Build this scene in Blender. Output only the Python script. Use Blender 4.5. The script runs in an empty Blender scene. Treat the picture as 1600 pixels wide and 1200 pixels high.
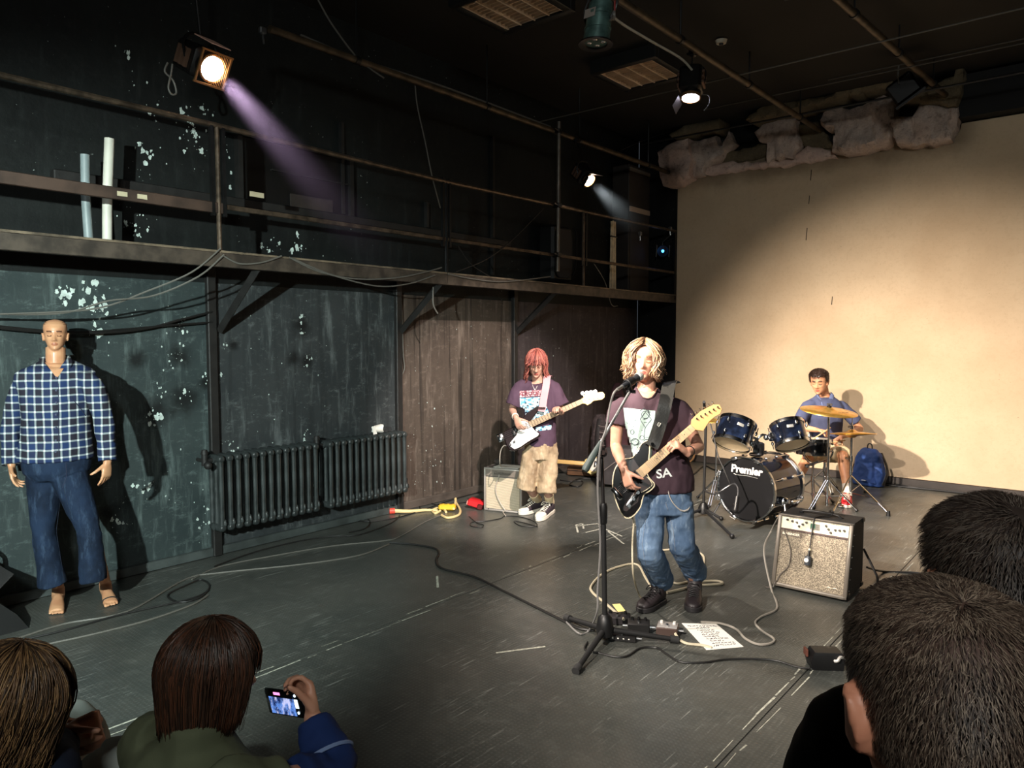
import bpy, bmesh, math, random
from mathutils import Vector as V, Matrix, noise
from mathutils.bvhtree import BVHTree
R = math.radians
SC = bpy.context.scene
COL = SC.collection
random.seed(7)

# ------------------------------------------------------------------ camera
EYE = V((0.0, 0.0, 1.70)); FPX = 1143.0
PIT = math.atan(72 / FPX); YAW = math.atan(950 / (FPX / math.cos(PIT)))
FW = V((-math.sin(YAW), math.cos(YAW), 0)); RT = V((math.cos(YAW), math.sin(YAW), 0))
CF = FW * math.cos(PIT) - V((0, 0, 1)) * math.sin(PIT)
CU = FW * math.sin(PIT) + V((0, 0, 1)) * math.cos(PIT)
cam = bpy.data.cameras.new('camera'); camo = bpy.data.objects.new('camera', cam); COL.objects.link(camo)
m = Matrix((RT, CU, -CF)).transposed().to_4x4(); m.translation = EYE
camo.matrix_world = m
cam.sensor_width = 36; cam.lens = FPX / 1600 * 36; cam.clip_start = 0.05; cam.clip_end = 60
SC.camera = camo

# ------------------------------------------------------------------ world, lights, exposure
w = bpy.data.worlds.new('world'); SC.world = w; w.use_nodes = True
w.node_tree.nodes['Background'].inputs[0].default_value = (0.75, 0.85, 1.0, 1)
w.node_tree.nodes['Background'].inputs[1].default_value = 0.02
vs = SC.view_settings
vs.view_transform = 'Standard'; vs.look = 'None'; vs.gamma = 1; vs.use_curve_mapping = False
vs.exposure = 1.45
SC.display_settings.display_device = 'sRGB'
try:
    SC.cycles.use_denoising = True
    SC.cycles.max_bounces = 6
    SC.cycles.diffuse_bounces = 3
    SC.cycles.sample_clamp_indirect = 4
    SC.cycles.volume_bounces = 0
    SC.cycles.use_light_tree = True
except Exception:
    pass

def spot(name, loc, aim, power, col, size, blend, rad=0.06):
    l = bpy.data.lights.new(name, 'SPOT'); l.energy = power; l.color = col
    l.spot_size = R(size); l.spot_blend = blend; l.shadow_soft_size = rad
    o = bpy.data.objects.new(name, l); COL.objects.link(o)
    o.location = loc; o.rotation_euler = (V(aim) - V(loc)).to_track_quat('-Z', 'Y').to_euler()
    return o
LAMP1 = V((-4.70, 2.514, 3.49)); AIM1 = V((-2.05, 4.15, 0.75))
LAMP2 = V((-4.62, 6.86, 3.47)); AIM2 = V((-2.3, 8.6, 0.9))
LAMP3 = V((-2.98, 6.05, 3.86)); AIM3 = V((-2.6, 7.0, 0.6))
spot('spot_left_rail', LAMP1 + (AIM1 - LAMP1).normalized() * 0.16, AIM1, 260, (1.0, .88, .78), 46, .5)
spot('spot_back_left', LAMP2 + (AIM2 - LAMP2).normalized() * 0.12, AIM2, 160, (1.0, .86, .72), 56, .8)
spot('spot_ceiling', LAMP3 + (AIM3 - LAMP3).normalized() * 0.10, AIM3, 110, (.90, .90, 1.0), 70, .7)
spot('spot_front', (-2.95, 1.2, 3.32), (-1.75, 9.3, 0.20), 1620, (1.0, .86, .72), 47, 1.0, .05)
spot('spot_front_singer', (-1.75, -1.2, 3.9), (-1.45, 5.3, 0.0), 820, (1.0, .90, .80), 44, .8, .05)
spot('spot_bass', (-0.65, 2.75, 4.2), (-4.25, 5.5, 0.95), 950, (1.0, .87, .79), 33, .5, .05)
spot('spot_mannequin', (-1.15, -1.35, 2.35), (-5.0, 1.9, 0.95), 640, (.86, 1.0, .95), 62, .7, .04)
spot('fill_lamp', (1.9, -2.2, 4.1), (-2.0, 5.0, 0.5), 170, (.90, .95, .92), 110, .8, .35)  # unseen soft lamp added as general fill from behind the viewer

# ------------------------------------------------------------------ helpers
def at(px, py, Z):
    """real point at distance Z in front of the viewpoint (used once, to take sizes off the photograph)"""
    return EYE + CF * Z + RT * ((px - 800) / FPX * Z) - CU * ((py - 600) / FPX * Z)
def onp(px, py, ax, v):
    d = CF + RT * ((px - 800) / FPX) - CU * ((py - 600) / FPX)
    return EYE + d * ((v - EYE[ax]) / d[ax])
def fl(px, py, z=0.0):
    return onp(px, py, 2, z)

def lc(r, g, b):
    f = lambda u: (u / 12.92 if u <= .04045 else ((u + .055) / 1.055) ** 2.4)
    return (f(r / 255), f(g / 255), f(b / 255), 1)

class NT:
    def __init__(s, name):
        s.m = bpy.data.materials.new(name); s.m.use_nodes = True
        s.t = s.m.node_tree; s.b = s.t.nodes['Principled BSDF']; s.out = s.t.nodes['Material Output']
        s.tc = None
    def n(s, typ, **k):
        x = s.t.nodes.new(typ)
        for a, v in k.items(): setattr(x, a, v)
        return x
    def l(s, a, b): s.t.links.new(a, b)
    def obj(s, scale=None, rot=None):
        if s.tc is None: s.tc = s.n('ShaderNodeTexCoord')
        o = s.tc.outputs['Object']
        if scale is not None or rot is not None:
            mp = s.n('ShaderNodeMapping')
            if scale is not None: mp.inputs['Scale'].default_value = scale if hasattr(scale, '__len__') else (scale,) * 3
            if rot is not None: mp.inputs['Rotation'].default_value = rot
            s.l(o, mp.inputs['Vector']); o = mp.outputs[0]
        return o
    def noise(s, vec, scale, detail=4, rough=.55):
        x = s.n('ShaderNodeTexNoise'); x.inputs['Scale'].default_value = scale
        x.inputs['Detail'].default_value = detail; x.inputs['Roughness'].default_value = rough
        s.l(vec, x.inputs['Vector']); return x.outputs['Fac']
    def ramp(s, fac, a, b):
        x = s.n('ShaderNodeMapRange'); x.inputs['From Min'].default_value = a; x.inputs['From Max'].default_value = b
        x.interpolation_type = 'SMOOTHSTEP'
        s.l(fac, x.inputs['Value']); return x.outputs[0]
    def mix(s, fac, a, b):
        x = s.n('ShaderNodeMix', data_type='RGBA')
        for inp, v in ((x.inputs[0], fac), (x.inputs[6], a), (x.inputs[7], b)):
            if hasattr(v, 'is_linked'): s.l(v, inp)
            else: inp.default_value = v
        return x.outputs[2]
    def math(s, op, a, b=None):
        x = s.n('ShaderNodeMath', operation=op)
        for i, v in enumerate((a, b)):
            if v is None: continue
            if hasattr(v, 'is_linked'): s.l(v, x.inputs[i])
            else: x.inputs[i].default_value = v
        return x.outputs[0]
    def sep(s, vec):
        x = s.n('ShaderNodeSeparateXYZ'); s.l(vec, x.inputs[0]); return x.outputs
    def bump(s, h, strength, dist=.01):
        x = s.n('ShaderNodeBump'); x.inputs['Strength'].default_value = strength; x.inputs['Distance'].default_value = dist
        s.l(h, x.inputs['Height']); s.l(x.outputs[0], s.b.inputs['Normal'])
    def col(s, v):
        if hasattr(v, 'is_linked'): s.l(v, s.b.inputs['Base Color'])
        else: s.b.inputs['Base Color'].default_value = v
    def rough(s, v):
        if hasattr(v, 'is_linked'): s.l(v, s.b.inputs['Roughness'])
        else: s.b.inputs['Roughness'].default_value = v

MATS = {}
def mat(name, col=None, rough=.6, metal=0, var=.0, vs=6, bump=0, bs=60, emit=None, es=0, coat=0):
    if name in MATS: return MATS[name]
    t = NT(name); c = lc(*col)
    t.rough(rough); t.b.inputs['Metallic'].default_value = metal
    if coat: t.b.inputs['Coat Weight'].default_value = coat
    if var:
        f = t.ramp(t.noise(t.obj(), vs), .3, .7)
        t.col(t.mix(f, tuple(x * (1 - var) for x in c[:3]) + (1,), tuple(min(1, x * (1 + var)) for x in c[:3]) + (1,)))
    else: t.col(c)
    if bump: t.bump(t.noise(t.obj(), bs, 5), bump, .006)
    if emit:
        t.b.inputs['Emission Color'].default_value = lc(*emit); t.b.inputs['Emission Strength'].default_value = es
    MATS[name] = t.m
    return t.m

def frame(d, hint=V((0, 0, 1))):
    d = d.normalized()
    if abs(d.dot(hint)) > .98: hint = V((1, 0, 0)) if abs(d.x) < .9 else V((0, 1, 0))
    u = hint.cross(d).normalized()
    return u, d.cross(u)

def smooth_pts(pts, k):
    if k <= 1 or len(pts) < 3: return [V(p) for p in pts]
    P = [V(p) for p in pts]; o = []
    for i in range(len(P) - 1):
        p0 = P[max(i - 1, 0)]; p1 = P[i]; p2 = P[i + 1]; p3 = P[min(i + 2, len(P) - 1)]
        for j in range(k):
            t = j / k
            o.append(.5 * ((2 * p1) + (p2 - p0) * t + (2 * p0 - 5 * p1 + 4 * p2 - p3) * t * t + (3 * p1 - p0 - 3 * p2 + p3) * t ** 3))
    o.append(P[-1]); return o
def lerp_list(r, n):
    if not hasattr(r, '__len__'): return [r] * n
    o = []
    for i in range(n):
        t = i / (n - 1) * (len(r) - 1); k = min(int(t), len(r) - 2); f = t - k
        o.append(r[k] * (1 - f) + r[k + 1] * f)
    return o

class B:
    """collects shapes in one bmesh; done() links them as one object"""
    def __init__(s): s.bm = bmesh.new(); s.mi = 0
    def face(s, vs, sm=None):
        try:
            f = s.bm.faces.new(vs); f.material_index = s.mi; return f
        except ValueError: return None
    def rings(s, rings, caps=True, closed=True):
        prev = None; first = None
        for r in rings:
            vs = [s.bm.verts.new(p) for p in r]
            if prev:
                n = len(vs)
                for i in range(n if closed else n - 1):
                    j = (i + 1) % n
                    s.face((prev[i], prev[j], vs[j], vs[i]))
            else: first = vs
            prev = vs
        if caps and closed:
            s.face(first[::-1]); s.face(prev)
        return s
    def box(s, c, size, rot=None, bev=0):
        c = V(c); h = V(size) / 2; q = Matrix.Identity(3) if rot is None else rot.to_3x3()
        if not bev:
            P = [c + q @ V((h.x * a, h.y * b, h.z * d)) for d in (-1, 1) for a, b in ((-1, -1), (1, -1), (1, 1), (-1, 1))]
            vs = [s.bm.verts.new(p) for p in P]
            for f in ((3, 2, 1, 0), (4, 5, 6, 7), (0, 1, 5, 4), (1, 2, 6, 5), (2, 3, 7, 6), (3, 0, 4, 7)): s.face([vs[i] for i in f])
            return s
        b = min(bev, min(h) * .95)
        def ring(z, k):
            hx, hy = h.x - k, h.y - k; bb = b
            return [c + q @ V((x, y, z)) for x, y in ((-hx + bb, -hy), (hx - bb, -hy), (hx, -hy + bb), (hx, hy - bb), (hx - bb, hy), (-hx + bb, hy), (-hx, hy - bb), (-hx, -hy + bb))]
        return s.rings([ring(-h.z, b), ring(-h.z + b, 0), ring(h.z - b, 0), ring(h.z, b)])
    def cyl(s, a, b, r, r2=None, n=14, caps=True):
        a = V(a); b = V(b); u, v = frame(b - a); r2 = r if r2 is None else r2
        return s.rings([[p + (u * math.cos(2 * math.pi * i / n) + v * math.sin(2 * math.pi * i / n)) * rr for i in range(n)] for p, rr in ((a, r), (b, r2))], caps)
    def tube(s, pts, r, n=8, k=1, caps=True, round_ends=False, flat=None, hint=V((0, 0, 1))):
        P = smooth_pts(pts, k); rr = lerp_list(r, len(P))
        if round_ends:
            d0 = (P[0] - P[1]).normalized(); d1 = (P[-1] - P[-2]).normalized(); a, b = rr[0], rr[-1]
            P = [P[0] + d0 * a * .95, P[0] + d0 * a * .75, P[0] + d0 * a * .35] + P + [P[-1] + d1 * b * .35, P[-1] + d1 * b * .75, P[-1] + d1 * b * .95]
            rr = [a * .3, a * .66, a * .93] + rr + [b * .93, b * .66, b * .3]
        rings = []; u = None
        for i, p in enumerate(P):
            d = (P[min(i + 1, len(P) - 1)] - P[max(i - 1, 0)])
            if d.length < 1e-9: d = V((0, 0, 1))
            d.normalize()
            if u is None: u, v = frame(d, hint)
            else:
                u = (u - d * u.dot(d)); u = u.normalized() if u.length > 1e-6 else frame(d)[0]
                v = d.cross(u)
            fx, fy = (1, 1) if flat is None else flat
            rings.append([p + (u * math.cos(2 * math.pi * j / n) * fx + v * math.sin(2 * math.pi * j / n) * fy) * rr[i] for j in range(n)])
        return s.rings(rings, caps)
    def sec(s, secs, n=24, pw=1.0):
        rings = []
        for c, u, v in secs:
            c = V(c); rg = []
            for i in range(n):
                a = 2 * math.pi * i / n; ca, sa = math.cos(a), math.sin(a)
                rg.append(c + V(u) * math.copysign(abs(ca) ** pw, ca) + V(v) * math.copysign(abs(sa) ** pw, sa))
            rings.append(rg)
        return s.rings(rings)
    def ball(s, c, r, M=None, n=14):
        c = V(c); rx, ry, rz = r if hasattr(r, '__len__') else (r,) * 3; q = Matrix.Identity(3) if M is None else M.to_3x3()
        m_ = n // 2; rings = []
        for i in range(1, m_):
            t = math.pi * i / m_
            rings.append([c + q @ V((rx * math.sin(t) * math.cos(2 * math.pi * j / n), ry * math.sin(t) * math.sin(2 * math.pi * j / n), -rz * math.cos(t))) for j in range(n)])
        s.rings(rings, False)
        vs = list(s.bm.verts)[-(m_ - 1) * n:]
        a = s.bm.verts.new(c + q @ V((0, 0, -rz))); b = s.bm.verts.new(c + q @ V((0, 0, rz)))
        L = vs[-n:]
        for j in range(n):
            s.face((vs[(j + 1) % n], vs[j], a)); s.face((L[j], L[(j + 1) % n], b))
        return s
    def prism(s, outl, z0, z1, M=None, bev=0):
        q = M or Matrix.Identity(4)
        area = sum(outl[i][0] * outl[(i + 1) % len(outl)][1] - outl[(i + 1) % len(outl)][0] * outl[i][1] for i in range(len(outl)))
        o = [V((p[0], p[1], 0)) for p in (outl if area > 0 else outl[::-1])]
        def inset(d):
            n = len(o); res = []
            for i in range(n):
                e = (o[(i + 1) % n] - o[i - 1]); nn = V((-e.y, e.x, 0))
                res.append(o[i] + (nn.normalized() * d if nn.length > 1e-9 else V((0, 0, 0))))
            return res
        if bev: L = [(inset(bev), z0), (o, z0 + bev), (o, z1 - bev), (inset(bev), z1)]
        else: L = [(o, z0), (o, z1)]
        return s.rings([[q @ V((p.x, p.y, z)) for p in P] for P, z in L])
    def lathe(s, prof, M, n=24, caps=True):
        return s.rings([[M @ V((r * math.cos(2 * math.pi * i / n), r * math.sin(2 * math.pi * i / n), z)) for i in range(n)] for r, z in prof], caps)
    def poly(s, pts):
        s.face([s.bm.verts.new(V(p)) for p in pts]); return s
    def done(s, name, mt, parent=None, loc=None, sharp=38, smooth=True, weld=False):
        me = bpy.data.meshes.new(name)
        if weld: bmesh.ops.remove_doubles(s.bm, verts=s.bm.verts, dist=1e-5)
        bmesh.ops.recalc_face_normals(s.bm, faces=s.bm.faces)
        s.bm.to_mesh(me); s.bm.free()
        return link(name, me, mt, parent, loc, sharp, smooth)

def wloc(o):
    p = V((0, 0, 0))
    while o is not None: p += V(o.location); o = o.parent
    return p
def link(name, me, mt, parent=None, loc=None, sharp=38, smooth=True):
    off = wloc(parent) if parent is not None else (V(loc) if loc is not None else V((0, 0, 0)))
    if off.length > 0: me.transform(Matrix.Translation(-off))
    for x in (mt if isinstance(mt, (list, tuple)) else [mt]): me.materials.append(x)
    if smooth:
        me.polygons.foreach_set('use_smooth', [True] * len(me.polygons))
        if sharp: me.set_sharp_from_angle(angle=R(sharp))
    o = bpy.data.objects.new(name, me); COL.objects.link(o)
    if parent is not None: o.parent = parent
    else: o.location = off
    return o
def tag(o, label=None, cat=None, group=None, kind=None):
    if label: o['label'] = label
    if cat: o['category'] = cat
    if group: o['group'] = group
    if kind: o['kind'] = kind
    return o
def thing(name, loc, label, cat, group=None):
    o = bpy.data.objects.new(name, None); COL.objects.link(o); o.location = V(loc); o.empty_display_size = .05
    return tag(o, label, cat, group)
def struct(o): o['kind'] = 'structure'; return o
def copy_tree(o, parent=None):
    c = o.copy(); COL.objects.link(c)
    if parent is not None: c.parent = parent
    for ch in list(o.children): copy_tree(ch, c)
    return c
def organic(b, voxel=.008, it=4, fac=.5):
    """fuses the overlapping shapes of b into one continuous skin; returns a mesh"""
    me = bpy.data.meshes.new('t'); bmesh.ops.recalc_face_normals(b.bm, faces=b.bm.faces); b.bm.to_mesh(me); b.bm.free()
    o = bpy.data.objects.new('t', me); COL.objects.link(o)
    r = o.modifiers.new('r', 'REMESH'); r.mode = 'VOXEL'; r.voxel_size = voxel
    if it:
        s = o.modifiers.new('s', 'SMOOTH'); s.factor = fac; s.iterations = it
    dg = bpy.context.evaluated_depsgraph_get(); ev = o.evaluated_get(dg)
    out = bpy.data.meshes.new_from_object(ev); out.materials.clear()
    bpy.data.objects.remove(o); bpy.data.meshes.remove(me)
    return out
def wrinkle(me, amp, freq, seed=0, stretch=(1, 1, 1)):
    st = V(stretch); off = V((seed * 3.1, seed * 1.7, seed * 5.3))
    co = [v.co + v.normal * (noise.fractal(V((v.co.x * st.x, v.co.y * st.y, v.co.z * st.z)) * freq + off, 1.0, 2.0, 3) * amp) for v in me.vertices]
    me.vertices.foreach_set('co', [x for c in co for x in c]); me.update()
def text_mesh(s, size, ext=.001, shear=0, bold=0):
    cu = bpy.data.curves.new('t', 'FONT'); cu.body = s; cu.size = size; cu.extrude = ext; cu.align_x = 'CENTER'; cu.align_y = 'CENTER'; cu.shear = shear
    cu.offset = bold; cu.resolution_u = 3
    o = bpy.data.objects.new('t', cu); COL.objects.link(o)
    dg = bpy.context.evaluated_depsgraph_get()
    me = bpy.data.meshes.new_from_object(o.evaluated_get(dg)); me.materials.clear()
    bpy.data.objects.remove(o); bpy.data.curves.remove(cu); return me
def basis(o, x, y, z=None):
    x = V(x).normalized(); y = V(y); z = x.cross(y).normalized() if z is None else V(z).normalized(); y = z.cross(x)
    M_ = Matrix((x, y, z)).transposed().to_4x4(); M_.translation = V(o); return M_
# ------------------------------------------------------------------ the room
WX, BY, CZ = -5.4, 9.35, 4.5
def wall_mat(name, c1, c2, scuff, drip=.0, soot=(), rough=.75):
    t = NT(name); o = t.obj()
    base = t.mix(t.ramp(t.noise(o, 1.3, 6, .65), .32, .68), lc(*c1), lc(*c2))
    st = t.noise(t.obj((3, 3, .5)), 4, 6, .7)
    base = t.mix(t.math('MULTIPLY', t.ramp(st, .50, .75), .75), base, lc(*scuff))
    sc = t.noise(t.obj((1, 1, 2.2), (.6, .2, .3)), 9, 8, .8)
    base = t.mix(t.math('MULTIPLY', t.ramp(sc, .52, .74), .75), base, lc(*scuff))
    if drip:
        dr = t.noise(t.obj((1, 7, .25)), 2.2, 3, .5)
        base = t.mix(t.math('MULTIPLY', t.ramp(dr, .52, .66), drip), base, lc(*[x * .45 for x in c1]))
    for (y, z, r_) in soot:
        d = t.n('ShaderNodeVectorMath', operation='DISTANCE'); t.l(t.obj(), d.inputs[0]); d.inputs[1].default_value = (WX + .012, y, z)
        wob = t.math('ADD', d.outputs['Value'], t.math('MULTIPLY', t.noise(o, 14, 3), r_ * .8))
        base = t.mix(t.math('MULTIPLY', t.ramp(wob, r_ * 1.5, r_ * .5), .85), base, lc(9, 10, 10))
    sp = t.noise(o, 42, 2, .5); ms = t.ramp(t.noise(o, 2.1, 3), .5, .62)
    base = t.mix(t.math('MULTIPLY', t.ramp(sp, .735, .76), ms), base, lc(150, 160, 155))
    t.col(base); t.rough(t.math('ADD', t.math('MULTIPLY', st, .3), rough - .2))
    t.b.inputs['Specular IOR Level'].default_value = .3
    t.bump(t.noise(o, 6, 8, .65), .35, .02)
    return t.m

wallL = struct(B().box((WX - .06, 2.675, CZ / 2), (.12, 13.35, CZ)).done('wall_left', wall_mat('upper_wall_shade', (12, 15, 15), (18, 22, 21), (32, 36, 35))))  # shade above the lower panels put into this near-black wall colour
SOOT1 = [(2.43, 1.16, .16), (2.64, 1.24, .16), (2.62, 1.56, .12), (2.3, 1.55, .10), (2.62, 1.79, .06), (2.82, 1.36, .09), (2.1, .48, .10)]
SOOT2 = [(3.68, 1.80, .12), (3.60, 1.53, .09), (3.72, 1.50, .09), (3.05, 1.64, .06)]
for k, (y0, y1, mt_) in enumerate((
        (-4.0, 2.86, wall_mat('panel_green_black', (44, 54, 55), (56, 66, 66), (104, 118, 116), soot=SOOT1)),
        (2.86, 4.75, wall_mat('panel_grey_black', (44, 49, 51), (55, 59, 60), (106, 112, 112), .25, soot=SOOT2)),
        (4.75, 6.52, wall_mat('panel_brown_black', (66, 57, 51), (82, 72, 64), (122, 110, 100), .75)),  # brown partly its own, partly warm lamp light put into the colour
        (6.52, 9.33, wall_mat('panel_violet_black', (52, 46, 47), (64, 57, 58), (96, 88, 87), .4)))):
    B().box((WX + .006, (y0 + y1) / 2, 1.06), (.012, y1 - y0 - .008, 2.12)).done('wall_panel', mt_, wallL)

# paint flaked to the white plaster: each cluster is one patch of jagged flakes
flake_m = mat('bare_plaster', (196, 210, 204), .9, var=.25, vs=30)
def blob(b, c, r, rng, n=11, ax=0):
    pts = []
    ph = rng.uniform(0, 6)
    for i in range(n):
        a = 2 * math.pi * i / n
        k = r * .62 * (.45 + .75 * rng.random())
        pts.append((k * math.cos(a) * .8, k * math.sin(a) * 1.15))
    Mx = Matrix.Translation(V(c)) @ (Matrix(((0, 0, 1, 0), (1, 0, 0, 0), (0, 1, 0, 0), (0, 0, 0, 1))) if ax == 0 else Matrix(((1, 0, 0, 0), (0, 0, 1, 0), (0, 1, 0, 0), (0, 0, 0, 1))))
    b.prism(pts, 0, .0025, Mx)
def flakes(y, z, spread, n, rmax, seed, xs=WX + .0125):
    rng = random.Random(seed); b = B()
    for i in range(n):
        r = rmax * (rng.random() ** 2.2 * .9 + .1)
        blob(b, (xs + i * 3e-5, y + rng.gauss(0, spread * .5), z + rng.gauss(0, spread * .6)), r, rng)
    o = b.done('flaked_patch', flake_m, wallL, smooth=False); o['kind'] = 'stuff'
for i, a in enumerate([(2.02, 1.98, .13, 30, .05), (2.03, 1.73, .04, 7, .06), (1.84, 2.0, .08, 14, .045), (2.08, 1.89, .08, 12, .05), (2.62, 1.80, .06, 14, .03),
                       (2.42, 1.14, .07, 16, .04), (2.46, 1.30, .05, 8, .025), (2.66, 1.26, .05, 9, .035), (2.60, 1.58, .08, 16, .018), (2.83, 1.39, .07, 14, .03),
                       (3.69, 1.86, .05, 9, .035), (3.685, 1.75, .02, 5, .055), (3.72, 1.50, .06, 10, .022), (2.98, 1.64, .03, 4, .035), (2.16, .40, .09, 16, .03), (2.3, .60, .07, 12, .03),
                       (2.80, .25, .10, 22, .022), (3.74, .45, .12, 16, .04), (3.78, .25, .08, 10, .05), (3.0, .85, .06, 10, .03), (3.7, .87, .05, 8, .03),
                       (2.7, .7, .25, 22, .012), (2.5, 1.7, .35, 26, .012), (3.4, 1.3, .5, 24, .010), (5.2, .5, .35, 22, .016), (5.6, 1.5, .5, 22, .012), (7.2, 1.5, .8, 26, .014),
                       (4.7, .62, .2, 10, .012), (5.0, .3, .2, 14, .014)]):
    flakes(*a, seed=i)
for i, (px, py, sp, n_, rm) in enumerate([(200, 85, .03, 4, .045), (240, 185, .07, 9, .05), (290, 175, .06, 8, .045), (325, 175, .06, 8, .04), (300, 215, .12, 22, .045), (225, 238, .06, 10, .045),
                                         (210, 350, .11, 26, .03), (365, 275, .07, 6, .05), (460, 385, .10, 16, .045), (420, 390, .08, 14, .035), (350, 240, .2, 14, .02), (240, 290, .2, 16, .016), (400, 320, .1, 10, .02), (230, 120, .25, 10, .016)]):
    p = onp(px, py, 0, WX); flakes(p.y, p.z, sp, n_, rm, 100 + i, WX + .001)

black_m = mat('black_timber', (26, 25, 24), .6, var=.3, vs=12, bump=.3, bs=30)
for k, y in enumerate((2.86, 4.75, 6.52)):
    struct(B().box((WX + .025, y, 1.13), (.06, .07, 2.26), bev=.006).done('trim_%d' % (k + 1), black_m))
for (y, z0, z1) in ((6.2, 2.35, 4.5), (3.06, 3.2, 4.5), (8.4, 2.3, 4.5)):
    pass
bb_m = mat('painted_skirting', (62, 68, 67), .55, var=.35, vs=5, bump=.2)
struct(B().box((WX + .022, .37, .035), (.03, 8.74 + .1, .07), bev=.006).done('baseboard_left', bb_m))
struct(B().box((WX + .022, 7.06, .04), (.03, 4.54, .08), bev=.006).done('baseboard_left', mat('painted_skirting_brown', (74, 66, 60), .55, var=.3, vs=5)))

# boarded-up window above the gallery
wn = struct(B().box((WX + .012, 3.66, 3.03), (.024, 1.1, .52)).done('window_1', mat('boarded_window_black', (8, 8, 8), .5)))
fb = mat('window_board', (46, 38, 34), .7, var=.3, vs=9)
B().box((WX + .03, 3.79, 2.83), (.02, .42, .14)).done('board', fb, wn)
for (c, s_) in (((WX + .03, 3.12, 3.03), (.06, .04, .54)), ((WX + .03, 4.2, 3.03), (.06, .04, .54)), ((WX + .03, 3.66, 3.30), (.06, 1.12, .04)), ((WX + .03, 3.8, 3.065), (.04, .8, .012))):
    B().box(c, s_).done('window_frame', black_m, wn)
struct(B().box((WX + .04, 4.1, 2.755), (.08, 4.6, .07), bev=.008).done('trim_4', black_m))
for k, (y, z0, z1) in enumerate(((4.12, 2.8, 3.6), (6.15, 2.4, 3.9), (5.15, 2.8, 3.05))):
    struct(B().box((WX + .02, y, (z0 + z1) / 2), (.04, .03, z1 - z0)).done('trim_%d' % (5 + k), black_m))

# back wall, rendered panel, skirting
dark_wall = wall_mat('back_wall_black', (13, 14, 14), (19, 19, 19), (32, 32, 32))
wallB = struct(B().box((-1.2, BY + .08, CZ / 2), (8.4, .12, CZ)).done('wall_back', dark_wall))
t = NT('sand_render'); o_ = t.obj()
base = t.mix(t.ramp(t.noise(o_, .8, 5, .6), .3, .7), lc(196, 172, 142), lc(212, 190, 160))
base = t.mix(t.math('MULTIPLY', t.ramp(t.noise(o_, 30, 6, .7), .45, .75), .22), base, lc(168, 142, 112))
base = t.mix(t.math('MULTIPLY', t.ramp(t.noise(t.obj((3, 1, .6), (0, .5, 0)), 5, 9, .8), .62, .72), .35), base, lc(150, 126, 104))
zz = t.sep(o_)[2]; xx = t.sep(o_)[0]
edge = t.math('ADD', zz, t.math('MULTIPLY', t.noise(o_, 3, 5, .6), .25))
damp = t.math('MULTIPLY', t.ramp(edge, 3.72, 4.0), t.ramp(xx, -1.1, -1.5))
base = t.mix(t.math('MULTIPLY', damp, .75), base, lc(96, 80, 62))
base = t.mix(t.math('MULTIPLY', t.ramp(t.noise(o_, 60, 2), .74, .78), t.ramp(t.noise(o_, 3, 3), .55, .6)), base, lc(70, 55, 45))
crk = t.math('MULTIPLY', t.ramp(t.math('ABSOLUTE', t.math('ADD', t.math('ADD', xx, 2.98), t.math('MULTIPLY', t.noise(o_, 2.5, 5), .06))), .05, .03), 0)
t.col(base); t.rough(.85); t.b.inputs['Specular IOR Level'].default_value = .25
t.bump(t.noise(o_, 9, 9, .65), .25, .015)
render_m = t.m
b = B(); Z1 = 4.02
b.box((-.885, BY + .0, (Z1 + .085) / 2), (7.77, .06, Z1 - .085), bev=.006)
b.done('plaster_panel', render_m, wallB)
crack_m = mat('crack_dark', (52, 42, 34), .9)
b = B()
for (x, z0, z1) in ((-2.985, 3.62, 3.75), (-3.0, 3.34, 3.44), (-3.02, 2.9, 3.05), (-2.7, 2.1, 2.2)):
    b.box((x, BY - .031, (z0 + z1) / 2), (.008, .004, z1 - z0), Matrix.Rotation(.06, 3, 'Y'))
b.done('wall_crack', crack_m, wallB)
struct(B().box((-.9, BY - .035, .045), (7.75, .05, .09), bev=.006).done('baseboard_back', mat('dark_skirting', (48, 41, 37), .55, var=.3, vs=5)))
struct(B().box((-.2, BY - .10, 4.25), (2.6, .26, .44)).done('trim_8', mat('black_valance', (9, 9, 9), .8)))

# broken plaster and torn cloth under the ceiling
def rock_mat(name, c1, c2, c3):
    t = NT(name); o = t.obj()
    base = t.mix(t.ramp(t.noise(o, 5, 8, .7), .35, .65), lc(*c1), lc(*c2))
    base = t.mix(t.math('MULTIPLY', t.ramp(t.noise(o, 17, 8, .75), .5, .7), .7), base, lc(*c3))
    t.col(base); t.rough(.9); t.bump(t.noise(o, 14, 10, .7), .9, .03); return t.m
rk1 = rock_mat('broken_plaster_grey', (176, 156, 144), (206, 186, 172), (112, 96, 86))
rk2 = rock_mat('broken_plaster_olive', (92, 80, 60), (112, 98, 74), (60, 50, 36))
rk3 = rock_mat('broken_plaster_pink', (204, 174, 160), (222, 194, 178), (140, 116, 104))
def inside(p, poly):
    c = False; n = len(poly)
    for i in range(n):
        a, b = poly[i], poly[i - 1]
        if (a[1] > p[1]) != (b[1] > p[1]) and p[0] < (b[0] - a[0]) * (p[1] - a[1]) / (b[1] - a[1]) + a[0]: c = not c
    return c
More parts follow.
